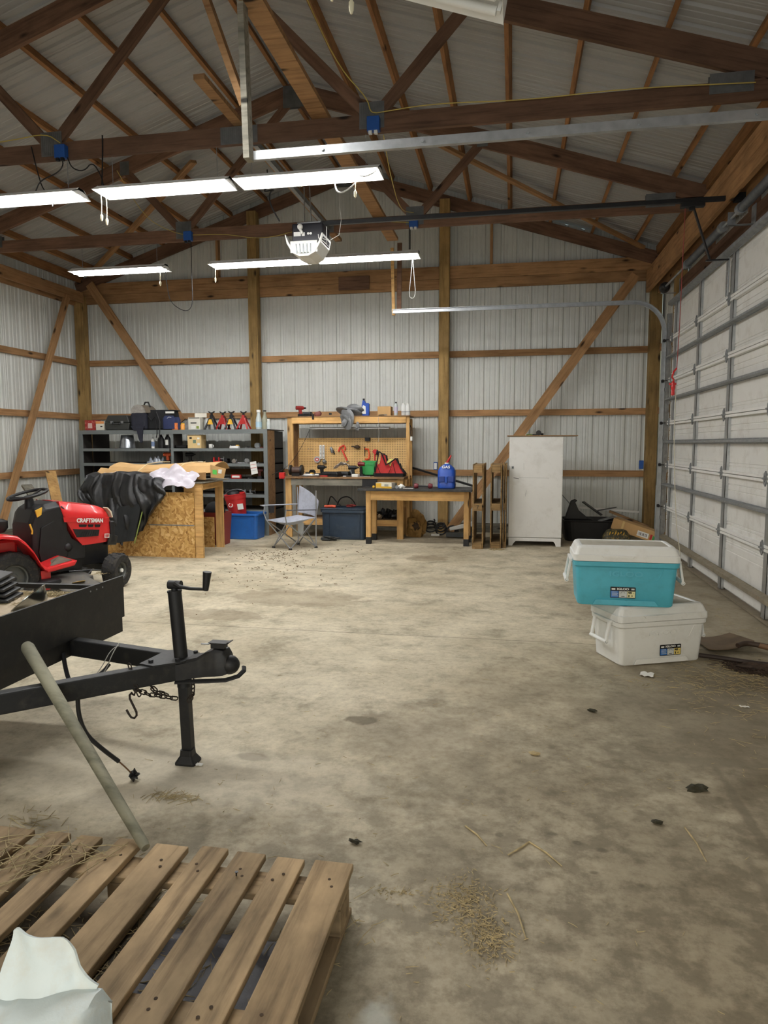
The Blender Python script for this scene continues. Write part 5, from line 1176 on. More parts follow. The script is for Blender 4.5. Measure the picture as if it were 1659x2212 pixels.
build(G().tube([S1, V((-.63,8.49,.46)), V((-.62,8.49,.55)), A1], .008, 8), 'arm_post', MPOL, t, smooth=True); build(G().tube([S2, V((-.27,8.29,.45)), A2], .008, 8), 'arm_post', MPOL, t, smooth=True)
build(G().bar(A1, V((-.30,8.89,.55)), .045, .010), 'armrest', MCC, t, bev=.003); build(G().bar(A2, V((.035,8.63,.50)), .045, .010), 'armrest', paint('dark_grey_strap',(84,84,90),.8), t, bev=.003)
build(G().rloft([(0,.034,.034,.03,-.55,8.56),(.09,.042,.042,.038,-.55,8.56)],M=T(0,0,.46)), 'cup_holder', paint('black_mesh',(40,38,40),.8), t)
build(G().prism([(-.19,.34),(-.11,.34),(-.115,.20),(-.15,.17),(-.185,.20)], 8.55, 8.556, axis='y'), 'hanging_tag', paint('pale_grey_tag',(176,180,180),.7), t)
# ------------------------------------------------------------------ pallets on end
def stud_pallet(x0, x1, y0, lb, warp=0):
    t = thing('upright_pallet', lb, 'pallet', ((x0+x1)/2, y0+.3, 0)); W_ = 1.09; n = 7
    xa, xb = x0+.018, x1-.018
    for z in (.035, .54, 1.035):     # stringers seen end-on run to the back
        build(G().box(xa, xb, y0, y0+.9, z-.045, z+.045) if z == .54 else G().box(xa, xb, y0, y0+.9, max(0, z-.05), z+.045), 'stringer', W_OLDP, t)
    for side, x in ((0, x0), (1, x1-.016)):
        for k in range(n):
            yy = y0+.02+k*.125
            if side and k in (2, 4): continue
            build(G().box(x, x+.016, yy, yy+.085, .0, W_), 'deck_board', W_OLDP, t)
    build(G().box(xa, xa+.02, y0-.004, y0, 0, .02), 'splinter', W_OLDP, t)
    return t
p1 = stud_pallet(2.045, 2.185, 8.87, 'weathered pallet stood on its side, left of the pair')
text('7', 'stencil_mark', .07, T(2.112, 8.8665, .54, rx=D(90)), M_BLACK, p1, .0005)
stud_pallet(2.27, 2.415, 8.96, 'weathered pallet stood on its side, right of the pair')
t = stud_pallet(2.43, 2.475, 9.02, 'darker broken pallet half hidden beside the white refrigerator')
# ------------------------------------------------------------------ white cabinet / refrigerator
t = thing('refrigerator', 'plain white upright refrigerator with a board on top', 'refrigerator', (2.83, 9.6, 0))
build(G().box(2.505,3.185,9.32,9.95,.10,1.44), 'cabinet', M_WHITEE, t, bev=.01)
build(G().box(2.50,3.19,9.25,9.312,.115,1.445), 'door', M_WHITEE, t, bev=.008)
build(G().prism([(2.505,.0),(2.555,.0),(2.57,.03),(2.60,.065),(3.09,.065),(3.115,.03),(3.12,0),(3.185,0),(3.185,.11),(2.505,.11)], 9.255, 9.30, axis='y'), 'kick_plate', M_WHITEE, t, bev=.003)
build(G().box(2.52,2.54,9.3,9.93,0,.10), 'skid', M_STEELD, t); build(G().box(3.15,3.17,9.3,9.93,0,.10), 'skid', M_STEELD, t)
build(G().box(2.533,2.561,9.244,9.2495,1.025,1.057), 'lock_plate', M_STEELD, t, bev=.002)
build(G().cyl((2.547,9.240,1.041),(2.547,9.2435,1.041),.007,12), 'keyhole', M_BLACK, t)
build(G().bar((2.56,9.2485,.905),(2.63,9.2485,.893),.001,.006,up=(0,0,1)), 'scratch', M_BLACK, t)
build(G().bar((2.63,9.2485,.91),(3.02,9.2485,.903),.001,.002,up=(0,0,1)), 'scratch', M_STEELD, t)
build(G().bar((2.69,9.2485,1.10),(2.692,9.2485,1.01),.001,.002,up=(1,0,0)), 'scratch', M_STEELD, t); build(G().bar((2.73,9.2485,.74),(2.715,9.2485,.66),.001,.003,up=(1,0,0)), 'scratch', M_STEELD, t)
single(G().box(2.47,3.37,9.24,9.75,1.448,1.462), 'plywood_board', W_BROWN, 'thin brown board lying on top of the white refrigerator', 'board', bev=.002)
single(G().tube([(2.72,9.5,1.47),(2.76,9.5,1.475),(2.80,9.5,1.47)],.008,6), 'small_fitting', paint('green_fitting',(110,130,70),.6), 'small greenish fitting on the board above the refrigerator', 'fitting')
t = thing('metal_fitting', 'dark pipe fitting on the board above the refrigerator', 'fitting', (2.88, 9.5, 1.462))
build(G().lathe([(.02,-.03),(.034,-.03),(.034,.03),(.02,.03)], 16, T(2.88,9.5,1.496,rx=D(90))), 'ring', M_BLACKM, t); build(G().box(2.80,2.86,9.48,9.52,1.462,1.48), 'foot', M_BLACKM, t)
build(G().cyl((2.905,9.5,1.48),(2.945,9.5,1.478),.013,10), 'stub', M_BLACKM, t)
# ------------------------------------------------------------------ things along the wall
W_DRK = M_BLACKP
t = thing('paper_bag', 'torn brown paper sack on the floor right of the workbench', 'sack', (1.18, 9.9, 0))
build(crumple((1.18,9.92,.17),.13,51,.35,16,12,(.95,.7,1.3)), 'sack', paint('brown_paper',(150,116,62),.8,0,.25,8,.3), t); build(crumple((1.19,9.84,.17),.05,52,.4,10,8,(1,.5,1.4)), 'opening', M_DIRT, t)
for k, (x, lb) in enumerate(((1.37,'dark coil of hose by the base of the wall, left'),(1.52,'dark tangle of rope by the wall base, middle'),(1.68,'dark loop of hose by the wall base near the post'))):
    M = T(x, 10.2, .05, rx=.5+.4*k); 
    g = G()
    pts = [(.09*math.cos(a)*(1-.02*a), .09*math.sin(a)*(1-.02*a), .01*a) for a in [k2*.5 for k2 in range(40)]]
    single(g.tube(pts, .012, 6, M=M), 'hose_coil', M_BLACKP, lb, 'hose', smooth=True)
single(G().box(1.38,1.50,10.05,10.08,.0,.03), 'white_pvc_piece', M_WHITE, 'short white piece on the floor by the dark coils', 'pipe')
single(G().bar((1.62,9.95,.045),(2.04,9.9,.045),.12,.06), 'metal_channel', paint('grey_channel',(88,92,94),.5,.4), 'grey metal channel lying on the floor under the table end', 'channel')
g = G().hexa([(1.66,9.99,.09),(2.0,9.99,.16),(2.0,10.03,.16),(1.66,10.03,.09),(1.65,9.99,.135),(2.0,9.99,.235),(2.0,10.03,.235),(1.65,10.03,.135)])
single(g, 'white_downspout', M_WHITEE, 'white gutter piece leaning under the right end of the table', 'gutter', bev=.006)
# right corner
t = thing('stock_tank', 'large low black rubber tub in the back right corner', 'tub', (3.6, 10.1, 0))
build(G().rloft([(0,.33,.28,.12,3.62,10.1),(.27,.37,.32,.14,3.62,10.1),(.29,.38,.33,.15,3.62,10.1),(.29,.35,.30,.13,3.62,10.1),(.05,.31,.26,.1,3.62,10.1)]), 'shell', M_BLACKP, t, bev=.004)
single(G().prism([(3.28,.29),(3.30,.36),(3.36,.55),(3.42,.575),(3.45,.555),(3.42,.53),(3.47,.42),(3.60,.31),(3.68,.29)], 9.98, 10.06, axis='y'), 'tractor_seat', M_BLACKP, 'curved black fender piece standing in the black tub', 'fender', bev=.012)
single(G().bar((3.55,10.25,.52),(3.80,10.15,.34),.10,.012), 'metal_scrap', M_BLACKM, 'dark metal scrap slanting in the corner behind the tub', 'scrap')
single(G().bar((3.75,10.2,.40),(4.0,10.15,.455),.08,.012), 'metal_scrap', M_BLACKM, 'flat dark scrap above the white strip in the corner', 'scrap')
single(G().bar((3.50,10.35,.43),(4.34,10.40,.37),.06,.03), 'white_trim', M_WHITEE, 'long pale trim piece across the back right corner', 'trim piece')
single(G().bar((3.14,10.35,.75),(3.53,10.22,.30),.012,.012), 'thin_rod', M_STEELD, 'thin rod leaning beside the refrigerator', 'rod')
single(G().bar((3.74,9.93,.28),(3.95,9.98,.34),.10,.012), 'metal_scrap', M_STEELD, 'grey plate lying on the edge of the black tub', 'scrap')
t = thing('long_carton', 'long brown cardboard carton leaning down toward the overhead door', 'box', (4.1, 9.75, 0))
M, L = frame((3.93,9.86,.27), (4.52,9.62,.09), (0,0,1))
build(G().box(-L/2,L/2,-.09,.09,-.075,.075), 'carton', M_CARD, t, M=M, bev=.003)
build(G().box(.02,.17,-.0925,-.0905,-.05,.02), 'shipping_label', M_WHITE, t, M=M)
for k in range(9): build(G().box(.035+k*.013,.035+k*.013+.002+.003*(k%3),-.094,-.0926,-.035,.005), 'barcode_bar', M_BLACK, t, M=M)
build(G().box(.19,.215,-.0925,-.0905,-.05,.02), 'red_label', MREDT, t, M=M); build(G().box(.225,.25,-.0925,-.0905,-.045,.01), 'green_label', MGR, t, M=M)
build(G().box(-.20,-.17,-.0925,-.0905,-.075,.075), 'tape_strip', paint('tan_tape',(210,180,120),.4), t, M=M)
single(G().bar((3.90,10.12,.40),(4.42,10.05,.20),.10,.03), 'dark_plank', W_BROWN, 'dark narrow board above the long carton', 'board')
t = thing('feed_sack', 'black and gold printed sack behind the turquoise cooler', 'sack', (3.92, 9.5, 0))
build(G().rloft([(0,.15,.08,.05,3.92,9.52),(.03,.18,.1,.07,3.92,9.52),(.12,.18,.1,.07,3.92,9.52),(.20,.13,.06,.05,3.92,9.53),(.215,.09,.03,.02,3.92,9.54)]), 'sack', paint('dark_sack',(52,50,34),.6,0,.3,14,0,(196,160,70),.8), t, smooth=True)
for k in range(6): build(G().bar((3.82+k*.035,9.44,.15+.02*math.sin(k*2)),(3.835+k*.035,9.455,.19-.01*(k%2)),.006,.013), 'gold_lettering_stroke', M_YEL, t)
build(G().box(3.80,4.04,9.412,9.42,.08,.085), 'gold_band', M_YEL, t)
# left wall leftovers behind the mower
for k, (a, b, m, lb) in enumerate((((-3.6,8.6,.02),(-4.3,9.3,.95),W_PINE,'pale board leaning on the left wall behind the mower, upper one'),((-3.3,8.2,.02),(-4.25,8.7,.78),W_WEATH,'grey plank leaning on the left wall behind the mower'))):
    single(G().bar(a, b, .14, .03), 'leaning_board', m, lb, 'board')
# ------------------------------------------------------------------ lawn tractor (local: x forward, y toward its left side)
MT = T(-1.50, 4.99, 0, rz=D(61.7))
t = thing('lawn_tractor', 'red riding lawn tractor at the left edge of the photo', 'lawn tractor', M=MT); TR = t
def tb(g, name, mat, parent=None, **k): return build(g, name, mat, parent or TR, M=MT, **k)
YC = .45
def hood_st(x, zb, zs, zt, w):
    return [V((x, YC-w, zb)), V((x, YC-w-.008, (zb+zs)/2)), V((x, YC-w, zs)), V((x, YC-w*.93, zs+.045)), V((x, YC-w*.70, zt-.012)), V((x, YC-w*.3, zt)), V((x, YC+w*.3, zt)), V((x, YC+w*.70, zt-.012)), V((x, YC+w*.93, zs+.045)), V((x, YC+w, zs)), V((x, YC+w+.008, (zb+zs)/2)), V((x, YC+w, zb))]
st = [(.50,.79,.80,.845,.235), (.53,.70,.76,.842,.245), (.58,.60,.72,.835,.248), (.63,.50,.705,.825,.25), (.69,.425,.695,.815,.25), (.82,.427,.675,.795,.248), (.92,.43,.66,.770,.24), (.97,.435,.645,.745,.22), (1.0,.46,.62,.71,.19)]
tb(G().rings([hood_st(*s) for s in st]), 'hood', M_RED, smooth=True)
tb(G().hexa([(.525,.19,.655),(.70,.19,.640),(.70,.20,.640),(.525,.20,.655),(.518,.19,.70),(.985,.195,.662),(.985,.205,.662),(.518,.20,.70)]), 'hood_crease', M_RED)
HS = T(0, .192, 0)
def side(pl, d=.003, y=.191): return G().prism(pl, y-d, y, axis='y')
gr = tb(side([(.60,.585),(.855,.555),(.842,.497),(.635,.505)], .004, .196-.002), 'side_vent', M_BLACKP)
for k in range(7): tb(side([(.665+k*.024,.508),(.672+k*.024,.508),(.70+k*.022,.555),(.693+k*.022,.555)], .003, .190), 'vent_rib', M_BLACKM, gr)
for a, b in ((.657,.735),(.745,.80),(.81,.868)): tb(side([(a,.622-(a-.657)*.09),(b,.622-(b-.657)*.09),(b-.008,.600-(b-.657)*.1),(a+.004,.598-(a-.657)*.1)], .004, .194), 'vent_slot', M_BLACK)
text('CRAFTSMAN', 'lettering', .052, MT@T(.765,.186,.648,rx=D(90))@Matrix.Rotation(D(-5),4,'Z'), M_WHITE, t, .0008, .0022, .86)
tb(side([(.905,.512),(.952,.507),(.950,.468),(.903,.472)], .004, .194), 'badge', M_WHITE)
for k in range(3): tb(side([(.911+k*.013,.504),(.919+k*.013,.503),(.919+k*.013,.478),(.911+k*.013,.479)], .002, .189), 'badge_mark', MREDT)
tb(G().prism([(.965,.755),(1.0,.715),(1.012,.66),(1.004,.655),(.985,.715),(.955,.75)], .22, .30, axis='y').prism([(.965,.755),(1.0,.715),(1.012,.66),(1.004,.655),(.985,.715),(.955,.75)], .60, .68, axis='y'), 'headlight', paint('headlight_lens',(222,216,190),.25))
tb(G().box(.98,1.03,.22,.68,.42,.62), 'front_grille', M_BLACKP, bev=.01)
tb(G().hexa([(.93,.20,.40),(1.06,.26,.38),(1.06,.64,.38),(.93,.70,.40),(.96,.20,.50),(1.08,.26,.47),(1.08,.64,.47),(.96,.70,.50)]), 'bumper', M_BLACKP, bev=.008)
# dash / console
tb(G().rings([[V((x,YC-w,zb)),V((x,YC-w,zt-.04)),V((x,YC-w*.7,zt)),V((x,YC+w*.7,zt)),V((x,YC+w,zt-.04)),V((x,YC+w,zb))] for x,w,zb,zt in ((.26,.19,.38,.66),(.30,.21,.34,.78),(.38,.23,.32,.82),(.52,.24,.32,.84),(.56,.24,.34,.80))]), 'dash_console', M_BLACKP, bev=.012)
tb(G().box(.30,.98,.27,.63,.22,.46), 'engine_frame', M_BLACKM, bev=.01)
tb(G().prism([(.50,.70),(.60,.50),(.72,.42),(.72,.30),(.32,.30),(.30,.40),(.33,.62)], .215, .24, axis='y'), 'side_cover', M_BLACKP, bev=.006)
tb(G().prism([(.285,.775),(.345,.80),(.335,.735),(.300,.715)], .212, .228, axis='y'), 'warning_label', M_YEL)
tb(G().tube([(.24,.235,.66),(.255,.225,.60),(.25,.225,.57)], .008, 6), 'yellow_lever', M_YEL, smooth=True)
tb(G().sphere((.56,.235,.42),.045,14,8), 'brake_pedal_cap', M_BLACKP, smooth=True)
# steering
sw = V((.33,YC,.905)); MS = MT@T(*sw)@Matrix.Rotation(D(-14),4,'Y')
build(G().tube([(.165*math.cos(a),.165*math.sin(a),0) for a in [2*math.pi*k/28 for k in range(28)]], .014, 8, closed=True), 'steering_wheel', M_BLACKP, t, M=MS, smooth=True)
g = G()
for a in (0.3, 2.4, 4.5): g.bar((0,0,-.03),(.155*math.cos(a),.155*math.sin(a),0),.022,.012)
g.cyl((0,0,-.05),(0,0,-.01),.032,14); build(g, 'wheel_spokes', M_BLACKP, t, M=MS)
tb(G().tube([tuple(sw+V((.01,0,-.04))), (.345,YC,.77)], [.035,.05], 12), 'steering_column', M_BLACKP, smooth=True)
# fender, floorboard
def fend(x0, x1, prof, m, nm, w, y0):
    g = G(); rings = []
    for x, z in prof: rings.append([V((x,y0,z)),V((x,y0,z-.012)),V((x,y0+w,z-.012)),V((x,y0+w,z)),V((x,y0+w-.01,z+.02)),V((x,y0+.03,z+.022)),V((x,y0+.008,z+.014))])
    return tb(g.rings(rings), nm, m, smooth=True)
pf = [(-.34,.40),(-.31,.50),(-.22,.575),(-.10,.60),(.03,.575),(.09,.52),(.15,.44),(.20,.34),(.235,.295),(.27,.280)]
for y0 in (-.03, .70): fend(0,0,pf,M_RED,'fender',.23,y0)
tb(G().box(-.34,.10,.15,.75,.42,.56), 'rear_body', M_RED, bev=.03)
for y0 in (-.03, .68):
    tb(G().hexa([(.25,y0,.255),(.50,y0+.01,.285),(.50,y0+.25,.285),(.25,y0+.25,.255),(.25,y0,.295),(.53,y0+.01,.33),(.46,y0+.25,.365),(.25,y0+.25,.30)]), 'footrest', M_RED, bev=.012)
    tb(G().hexa([(.28,y0+.035,.296),(.49,y0+.04,.328),(.45,y0+.19,.352),(.28,y0+.19,.299),(.28,y0+.035,.302),(.49,y0+.04,.336),(.45,y0+.19,.36),(.28,y0+.19,.305)]), 'foot_mat', paint('dirty_mat',(92,84,72),.9,0,.3,20,.4))
tb(G().box(.22,.30,.02,.20,.10,.27), 'red_deck_bracket', M_RED)
# seat
tb(G().rloft([(.60,.15,.17,.06,-.08,YC),(.64,.17,.20,.07,-.08,YC),(.70,.17,.20,.07,-.08,YC),(.715,.14,.17,.06,-.08,YC)]), 'seat', M_BLACKP, smooth=True)
tb(G().rloft([(0,.16,.04,.035),(.05,.19,.05,.045),(.26,.17,.045,.04),(.30,.13,.03,.028)], M=T(-.26,YC,.68,rz=D(90),rx=D(0))), 'seat_back', M_BLACKP, smooth=True)
# wheels
def wheel(nm, M, r, w, rim, tread=18):
    g = G()
    tire = build(G().lathe([(rim*.98,-w/2+.012),(rim*1.08,-w/2),(r*.86,-w/2-.004),(r*.96,-w/2+.016),(r*.985,-w/2+.035),(r*.985,w/2-.035),(r*.96,w/2-.016),(r*.86,w/2+.004),(rim*1.08,w/2),(rim*.98,w/2-.012)], 36, caps=False), nm, M_RUBBER, t, M=M, smooth=True)
    for k in range(tread):
        a = 2*math.pi*k/tread
        for s in (-1, 1):
            build(G().hexa([(r*.97,s*.004,-.0),(r*.97,s*.02+.012,0),(r*.97,s*.02+.012,0),(r*.97,s*.004,0),(0,0,0),(0,0,0),(0,0,0),(0,0,0)]), 'x', M_RUBBER, tire, M=M) if False else None
    gt = G()
    for k in range(tread):
        for s in (-1, 1):
            R_ = Matrix.Rotation(2*math.pi*(k+.5*(s > 0))/tread, 4, 'Z')
            z0, z1 = (0.004, w/2-.012) if s > 0 else (-w/2+.012, -.004)
            gt.hexa([R_@V(p) for p in ((r*.965,-.012,z0),(r*1.0,-.012,z0),(r*1.0,.010,z0),(r*.965,.010,z0),(r*.955,-.012+.02*s*s,z1),(r*.985,-.012+.02,z1),(r*.985,.012+.02,z1),(r*.955,.012+.02,z1))])
    o = build(gt, 'tread_lug', M_RUBBER, tire, M=M); o['kind'] = 'stuff'
    build(G().lathe([(rim,w/2-.012),(rim*.9,w/2-.02),(rim*.85,w/2-.05),(rim*.4,w/2-.045),(rim*.3,w/2-.02),(.001,w/2-.02),(.001,w/2-.06),(rim*.9,w/2-.09),(rim,-w/2+.012)], 28, caps=False), 'rim', paint('grey_rim',(92,94,92),.5,.3,.15,12,0,(120,106,84),.4), tire, M=M, smooth=True)
    build(G().cyl((0,0,w/2-.05),(0,0,w/2-.005),.018,12), 'hub_cap', M_BLACKM if tread > 14 else M_WHITEE, tire, M=M)
    return tire
def WM(x, y, z, steer=0, flip=False): return MT@T(x,y,z)@Matrix.Rotation(D(steer),4,'Z')@Matrix.Rotation(D(90 if not flip else -90),4,'X')
wheel('rear_wheel', WM(0,.11,.235), .225, .20, .115); wheel('rear_wheel', WM(0,.80,.235,0,True), .225, .20, .115)
wheel('front_wheel', WM(.96,.10,.165,28), .165, .13, .078, 14); wheel('front_wheel', WM(.96,.80,.165,28,True), .165, .13, .078, 14)
tb(G().box(.90,1.0,.16,.74,.15,.21), 'front_axle', M_BLACKM)
tb(G().cyl((.0,.2,.235),(0,.7,.235),.03,10), 'rear_axle', M_BLACKM)
tb(G().tube([(.55,.20,.20),(.75,.16,.19),(.90,.14,.17)], .008, 6).tube([(.58,.1,.13),(.68,.12,.16),(.74,.15,.19)], .007, 6), 'steering_link', M_BLACKM)
# mower deck with discharge chute
tb(G().rloft([(.07,.28,.42,.12,.46,.43),(.15,.27,.40,.11,.46,.43),(.175,.23,.36,.1,.46,.43)]), 'mower_deck', paint('deck_grey',(84,82,78),.6,0,.2,8,.1,(120,106,84),.5), smooth=True)
tb(G().hexa([(.30,-.20,.085),(.70,-.17,.08),(.64,.05,.15),(.32,.05,.15),(.32,-.19,.105),(.69,-.16,.10),(.62,.06,.18),(.34,.06,.18)]), 'discharge_chute', paint('chute_grey',(92,90,84),.65,0,.15,8,0,(130,116,92),.5), bev=.01)
tb(G().lathe([(.05,0),(.05,.003)], 20, Matrix.Translation((.50,-.07,.143))@Matrix.Rotation(D(-20),4,'X')@Matrix.Diagonal((1.2,.8,1,1))), 'yellow_label', paint('faded_yellow',(206,170,96),.6))
tb(G().lathe([(.11,0),(.10,.03),(.05,.05)], 20, Matrix.Translation((.27,.02,.15))@Matrix.Diagonal((1.1,.7,1,1))), 'belt_cover', M_BLACKP, smooth=True)
tb(G().cyl((.72,-.02,.05),(.72,.03,.05),.05,14), 'deck_wheel', M_BLACKP)
tb(G().box(.12,.70,.25,.65,.20,.30), 'chassis', M_BLACKM)

# ------------------------------------------------------------------ utility trailer
t = thing('trailer', 'black utility trailer with an A-frame tongue, jack and coupler', 'trailer', (.9, 2.7, 0)); TL = t
M_TRB = paint('trailer_black', (24,25,27), .55, 0, .2, 6, .15, (80,74,62), .22)
M_TRT = paint('trailer_dusty_black', (27,28,29), .6, 0, .2, 9, .15, (96,90,78), .22)
build(G().box(.545,.557,1.15,3.235,.452,.668), 'front_plate', M_TRB, t)
build(G().box(.515,.545,1.15,3.235,.452,.460), 'plate_flange', M_TRB, t)
for k, y in enumerate((2.95,3.0,3.05)): build(G().cyl((.557,y,.645),(.559,y,.645),.004,8), 'rivet', M_STEELD, t)
build(G().box(.42,.556,3.19,3.235,.30,.46), 'corner_post', M_TRB, t) if False else None
build(G().box(.48,.54,1.15,3.24,.37,.448), 'cross_member', M_TRB, t)
build(G().bar((.545,3.228,.605),(-.10,3.228,.598),.03,.022), 'side_rail', M_TRB, t)
build(G().box(.515,.545,3.212,3.236,.45,.62), 'side_post', M_TRB, t)
M_PLY = paint('dirty_bed_plywood', (176,160,136), .85, 0, .14, 5, .2, (120,104,80), .5)
build(G().box(-3.0,.544,1.15,3.205,.556,.575), 'bed', M_PLY, t)
for y in (1.16, 3.14): build(G().box(-3.0,.5,y,y+.05,.452,.555), 'frame_rail', M_TRB, t)
for y in (.98, 3.36):
    w_ = build(G().lathe([(.17,-.09),(.28,-.095),(.31,-.075),(.315,.0),(.31,.075),(.28,.095),(.17,.09)], 36, T(-1.6,y,.317,rx=D(90)), caps=False), 'wheel', M_RUBBER, t, smooth=True)
    build(G().lathe([(.17,-.08),(.12,-.05),(.05,-.055),(.001,-.055),(.001,.055),(.05,.055),(.12,.05),(.17,.08)], 28, T(-1.6,y,.317,rx=D(90)), caps=False), 'rim', M_STEELD, w_, smooth=True)
build(G().cyl((-1.6,.98,.317),(-1.6,3.36,.317),.03,10), 'axle', M_TRB, t)
for y in (1.185, 3.165): build(G().box(-1.75,-1.45,y-.02,y+.02,.34,.452), 'spring_hanger', M_TRB, t)
build(G().box(-3.0,.5,3.206,3.226,.452,.572), 'side_frame', M_TRB, t)
def ang(p, q, w, h, nm):
    p, q = V(p), V(q); return build(G().bar(p-V((0,0,h/2)), q-V((0,0,h/2)), w, h), nm, M_TRT, t, bev=.006)
ang((1.19,2.60,.452), (.30,1.72,.452), .05, .080, 'tongue_beam'); ang((1.20,2.68,.450), (.40,2.86,.450), .05, .080, 'tongue_beam')
build(G().prism([(1.06,2.51),(1.13,2.49),(1.22,2.56),(1.24,2.60),(1.24,2.69),(1.16,2.73),(1.08,2.70)], .452, .459), 'tongue_plate', M_TRT, t)
for x, y in ((1.10,2.53),(1.20,2.565),(1.225,2.68),(1.14,2.70)): build(G().cyl((x,y,.459),(x,y,.470),.010,6), 'bolt', M_TRB, t)
# coupler
g = G().rings([[V((x,2.63+s*w,z)) for s, z in ((-1,zb),(-1,zt-.012),(-.8,zt),(.8,zt),(1,zt-.012),(1,zb))] for x,w,zb,zt in ((1.12,.075,.372,.452),(1.20,.065,.375,.455),(1.27,.045,.385,.468),(1.31,.042,.39,.492),(1.35,.045,.395,.505),(1.385,.042,.40,.50),(1.40,.035,.405,.48))])
build(g, 'coupler_body', M_TRB, t, smooth=True); build(G().sphere((1.40,2.63,.435),.042,16,10,(1,.95,.95)), 'ball_socket', M_TRB, t, smooth=True)
build(G().box(1.325,1.385,2.61,2.65,.505,.525).box(1.315,1.40,2.605,2.655,.525,.531).bar((1.385,2.63,.528),(1.41,2.63,.535),.04,.004), 'latch', M_TRB, t, bev=.002)
build(G().bar((1.29,2.60,.527),(1.325,2.60,.527),.008,.004), 'latch_pin', M_STEELD, t)
build(G().tube([(1.18,2.575,.365),(1.25,2.575,.372),(1.33,2.578,.378),(1.40,2.585,.384),(1.445,2.61,.395),(1.458,2.64,.41),(1.45,2.66,.42)], .010, 6, flat=.5), 'coupler_lip', M_TRB, t)
# jack
build(G().cyl((1.185,2.625,.455),(1.165,2.625,.735),.028,20), 'jack_tube', M_TRB, t, smooth=True)
build(G().cyl((1.165,2.625,.735),(1.1645,2.625,.742),.030,20), 'jack_cap', M_TRB, t)
build(G().cyl((1.19,2.625,.455),(1.195,2.625,.33),.028,20), 'jack_lower_tube', M_TRB, t, smooth=True)
build(G().hexa([(1.185,2.605,.03),(1.228,2.605,.03),(1.228,2.645,.03),(1.185,2.645,.03),(1.175,2.605,.335),(1.218,2.605,.335),(1.218,2.645,.335),(1.175,2.645,.335)]), 'jack_leg', M_TRB, t, bev=.003)
build(G().rloft([(0,.045,.04,.012,1.205,2.62),(.008,.045,.04,.012,1.205,2.62),(.035,.028,.026,.01,1.205,2.62),(.06,.026,.024,.01,1.205,2.62)]), 'jack_foot', M_TRB, t)
build(G().cyl((1.14,2.625,.765),(1.195,2.625,.765),.019,14).cyl((1.165,2.625,.74),(1.165,2.625,.755),.014,10), 'crank_gear', M_TRB, t, smooth=True)
build(G().tube([(1.175,2.61,.775),(1.20,2.605,.762),(1.25,2.60,.757),(1.315,2.60,.757)], [.012,.009,.007,.007], 8), 'crank_arm', M_TRB, t, smooth=True)
build(G().cyl((1.315,2.60,.752),(1.325,2.60,.83),.012,12,.018), 'crank_grip', M_BLACKP, t, smooth=True)
# chain with open links
def link(c, d, s=.016, r=.0028, tw=0, nm='chain_link', parent=None):
    c, d = V(c), V(d).normalized(); M, _ = frame(c-d*.01, c+d*.01, (0,0,1) if abs(d.z) < .9 else (0,1,0)); M = M@Matrix.Rotation(tw,4,'X')
    pts = []
    for k in range(12):
        a = 2*math.pi*k/12; pts.append((s*.45*(1 if math.cos(a) > 0 else -1)+s*.55*math.cos(a), s*.55*math.sin(a), 0))
    return build(G().tube(pts, r, 5, closed=True), nm, paint('rusty_chain', (52,44,38), .6, .4, .3, 20), t, M=M@Matrix.Translation((0,0,0)), smooth=True)
def chain(pts, n, **k):
    P = [V(p) for p in pts]; L = [0]
    for a, b in zip(P[:-1], P[1:]): L.append(L[-1]+(b-a).length)
    for i in range(n):
        s = L[-1]*(i+.5)/n
        for j in range(len(P)-1):
            if L[j] <= s <= L[j+1]: link(P[j].lerp(P[j+1], (s-L[j])/(L[j+1]-L[j])), P[j+1]-P[j], tw=(i % 2)*math.pi/2+.3, **k); break
chain([(1.045,2.46,.47),(1.06,2.455,.43),(1.075,2.455,.38),(1.085,2.46,.345)], 6)
chain([(1.07,2.46,.37),(1.10,2.50,.335),(1.14,2.55,.31),(1.18,2.585,.29)], 8)
chain([(1.105,2.51,.37),(1.12,2.53,.335),(1.15,2.56,.315)], 5)
chain([(1.245,2.60,.375),(1.25,2.595,.34),(1.25,2.59,.31),(1.235,2.585,.285)], 6)
build(G().tube([(1.055,2.455,.355),(1.045,2.455,.345),(1.045,2.455,.33),(1.06,2.455,.30),(1.072,2.455,.275),(1.072,2.455,.262),(1.062,2.455,.25),(1.048,2.455,.252),(1.038,2.455,.265),(1.028,2.455,.283)], .0045, 8), 'safety_hook', paint('rusty_chain',(52,44,38)), t, smooth=True)
build(G().tube([(1.06,2.455,.375),(1.07,2.455,.36),(1.065,2.455,.345),(1.055,2.455,.352)], .004, 6), 'hook_eye', paint('rusty_chain',(52,44,38)), t, smooth=True)
def smooth_pts(P, it=3):
    P = [V(p) for p in P]
    for _ in range(it):
        Q = [P[0]]
        for a, b in zip(P[:-1], P[1:]): Q += [a.lerp(b,.25), a.lerp(b,.75)]
        Q.append(P[-1]); P = Q
    return P
build(G().tube(smooth_pts([(.90,2.33,.38),(.90,2.33,.30),(.92,2.34,.22),(.97,2.36,.16),(1.02,2.40,.09)]), .0085, 8), 'wiring_hose', M_BLACKP, t, smooth=True)
build(G().tube(smooth_pts([(1.02,2.40,.09),(1.045,2.42,.05),(1.06,2.43,.022)]), .003, 6), 'bare_wire', paint('bare_wire',(120,90,60)), t, smooth=True)
build(crumple((1.065,2.43,.022),.017,61,.5,10,8), 'wiring_plug', M_BLACKP, t)
build(G().tube(smooth_pts([(.54,2.75,.40),(.57,2.72,.34),(.63,2.66,.30),(.72,2.6,.32)]), .0095, 8), 'wiring_hose', M_BLACKP, t, smooth=True)
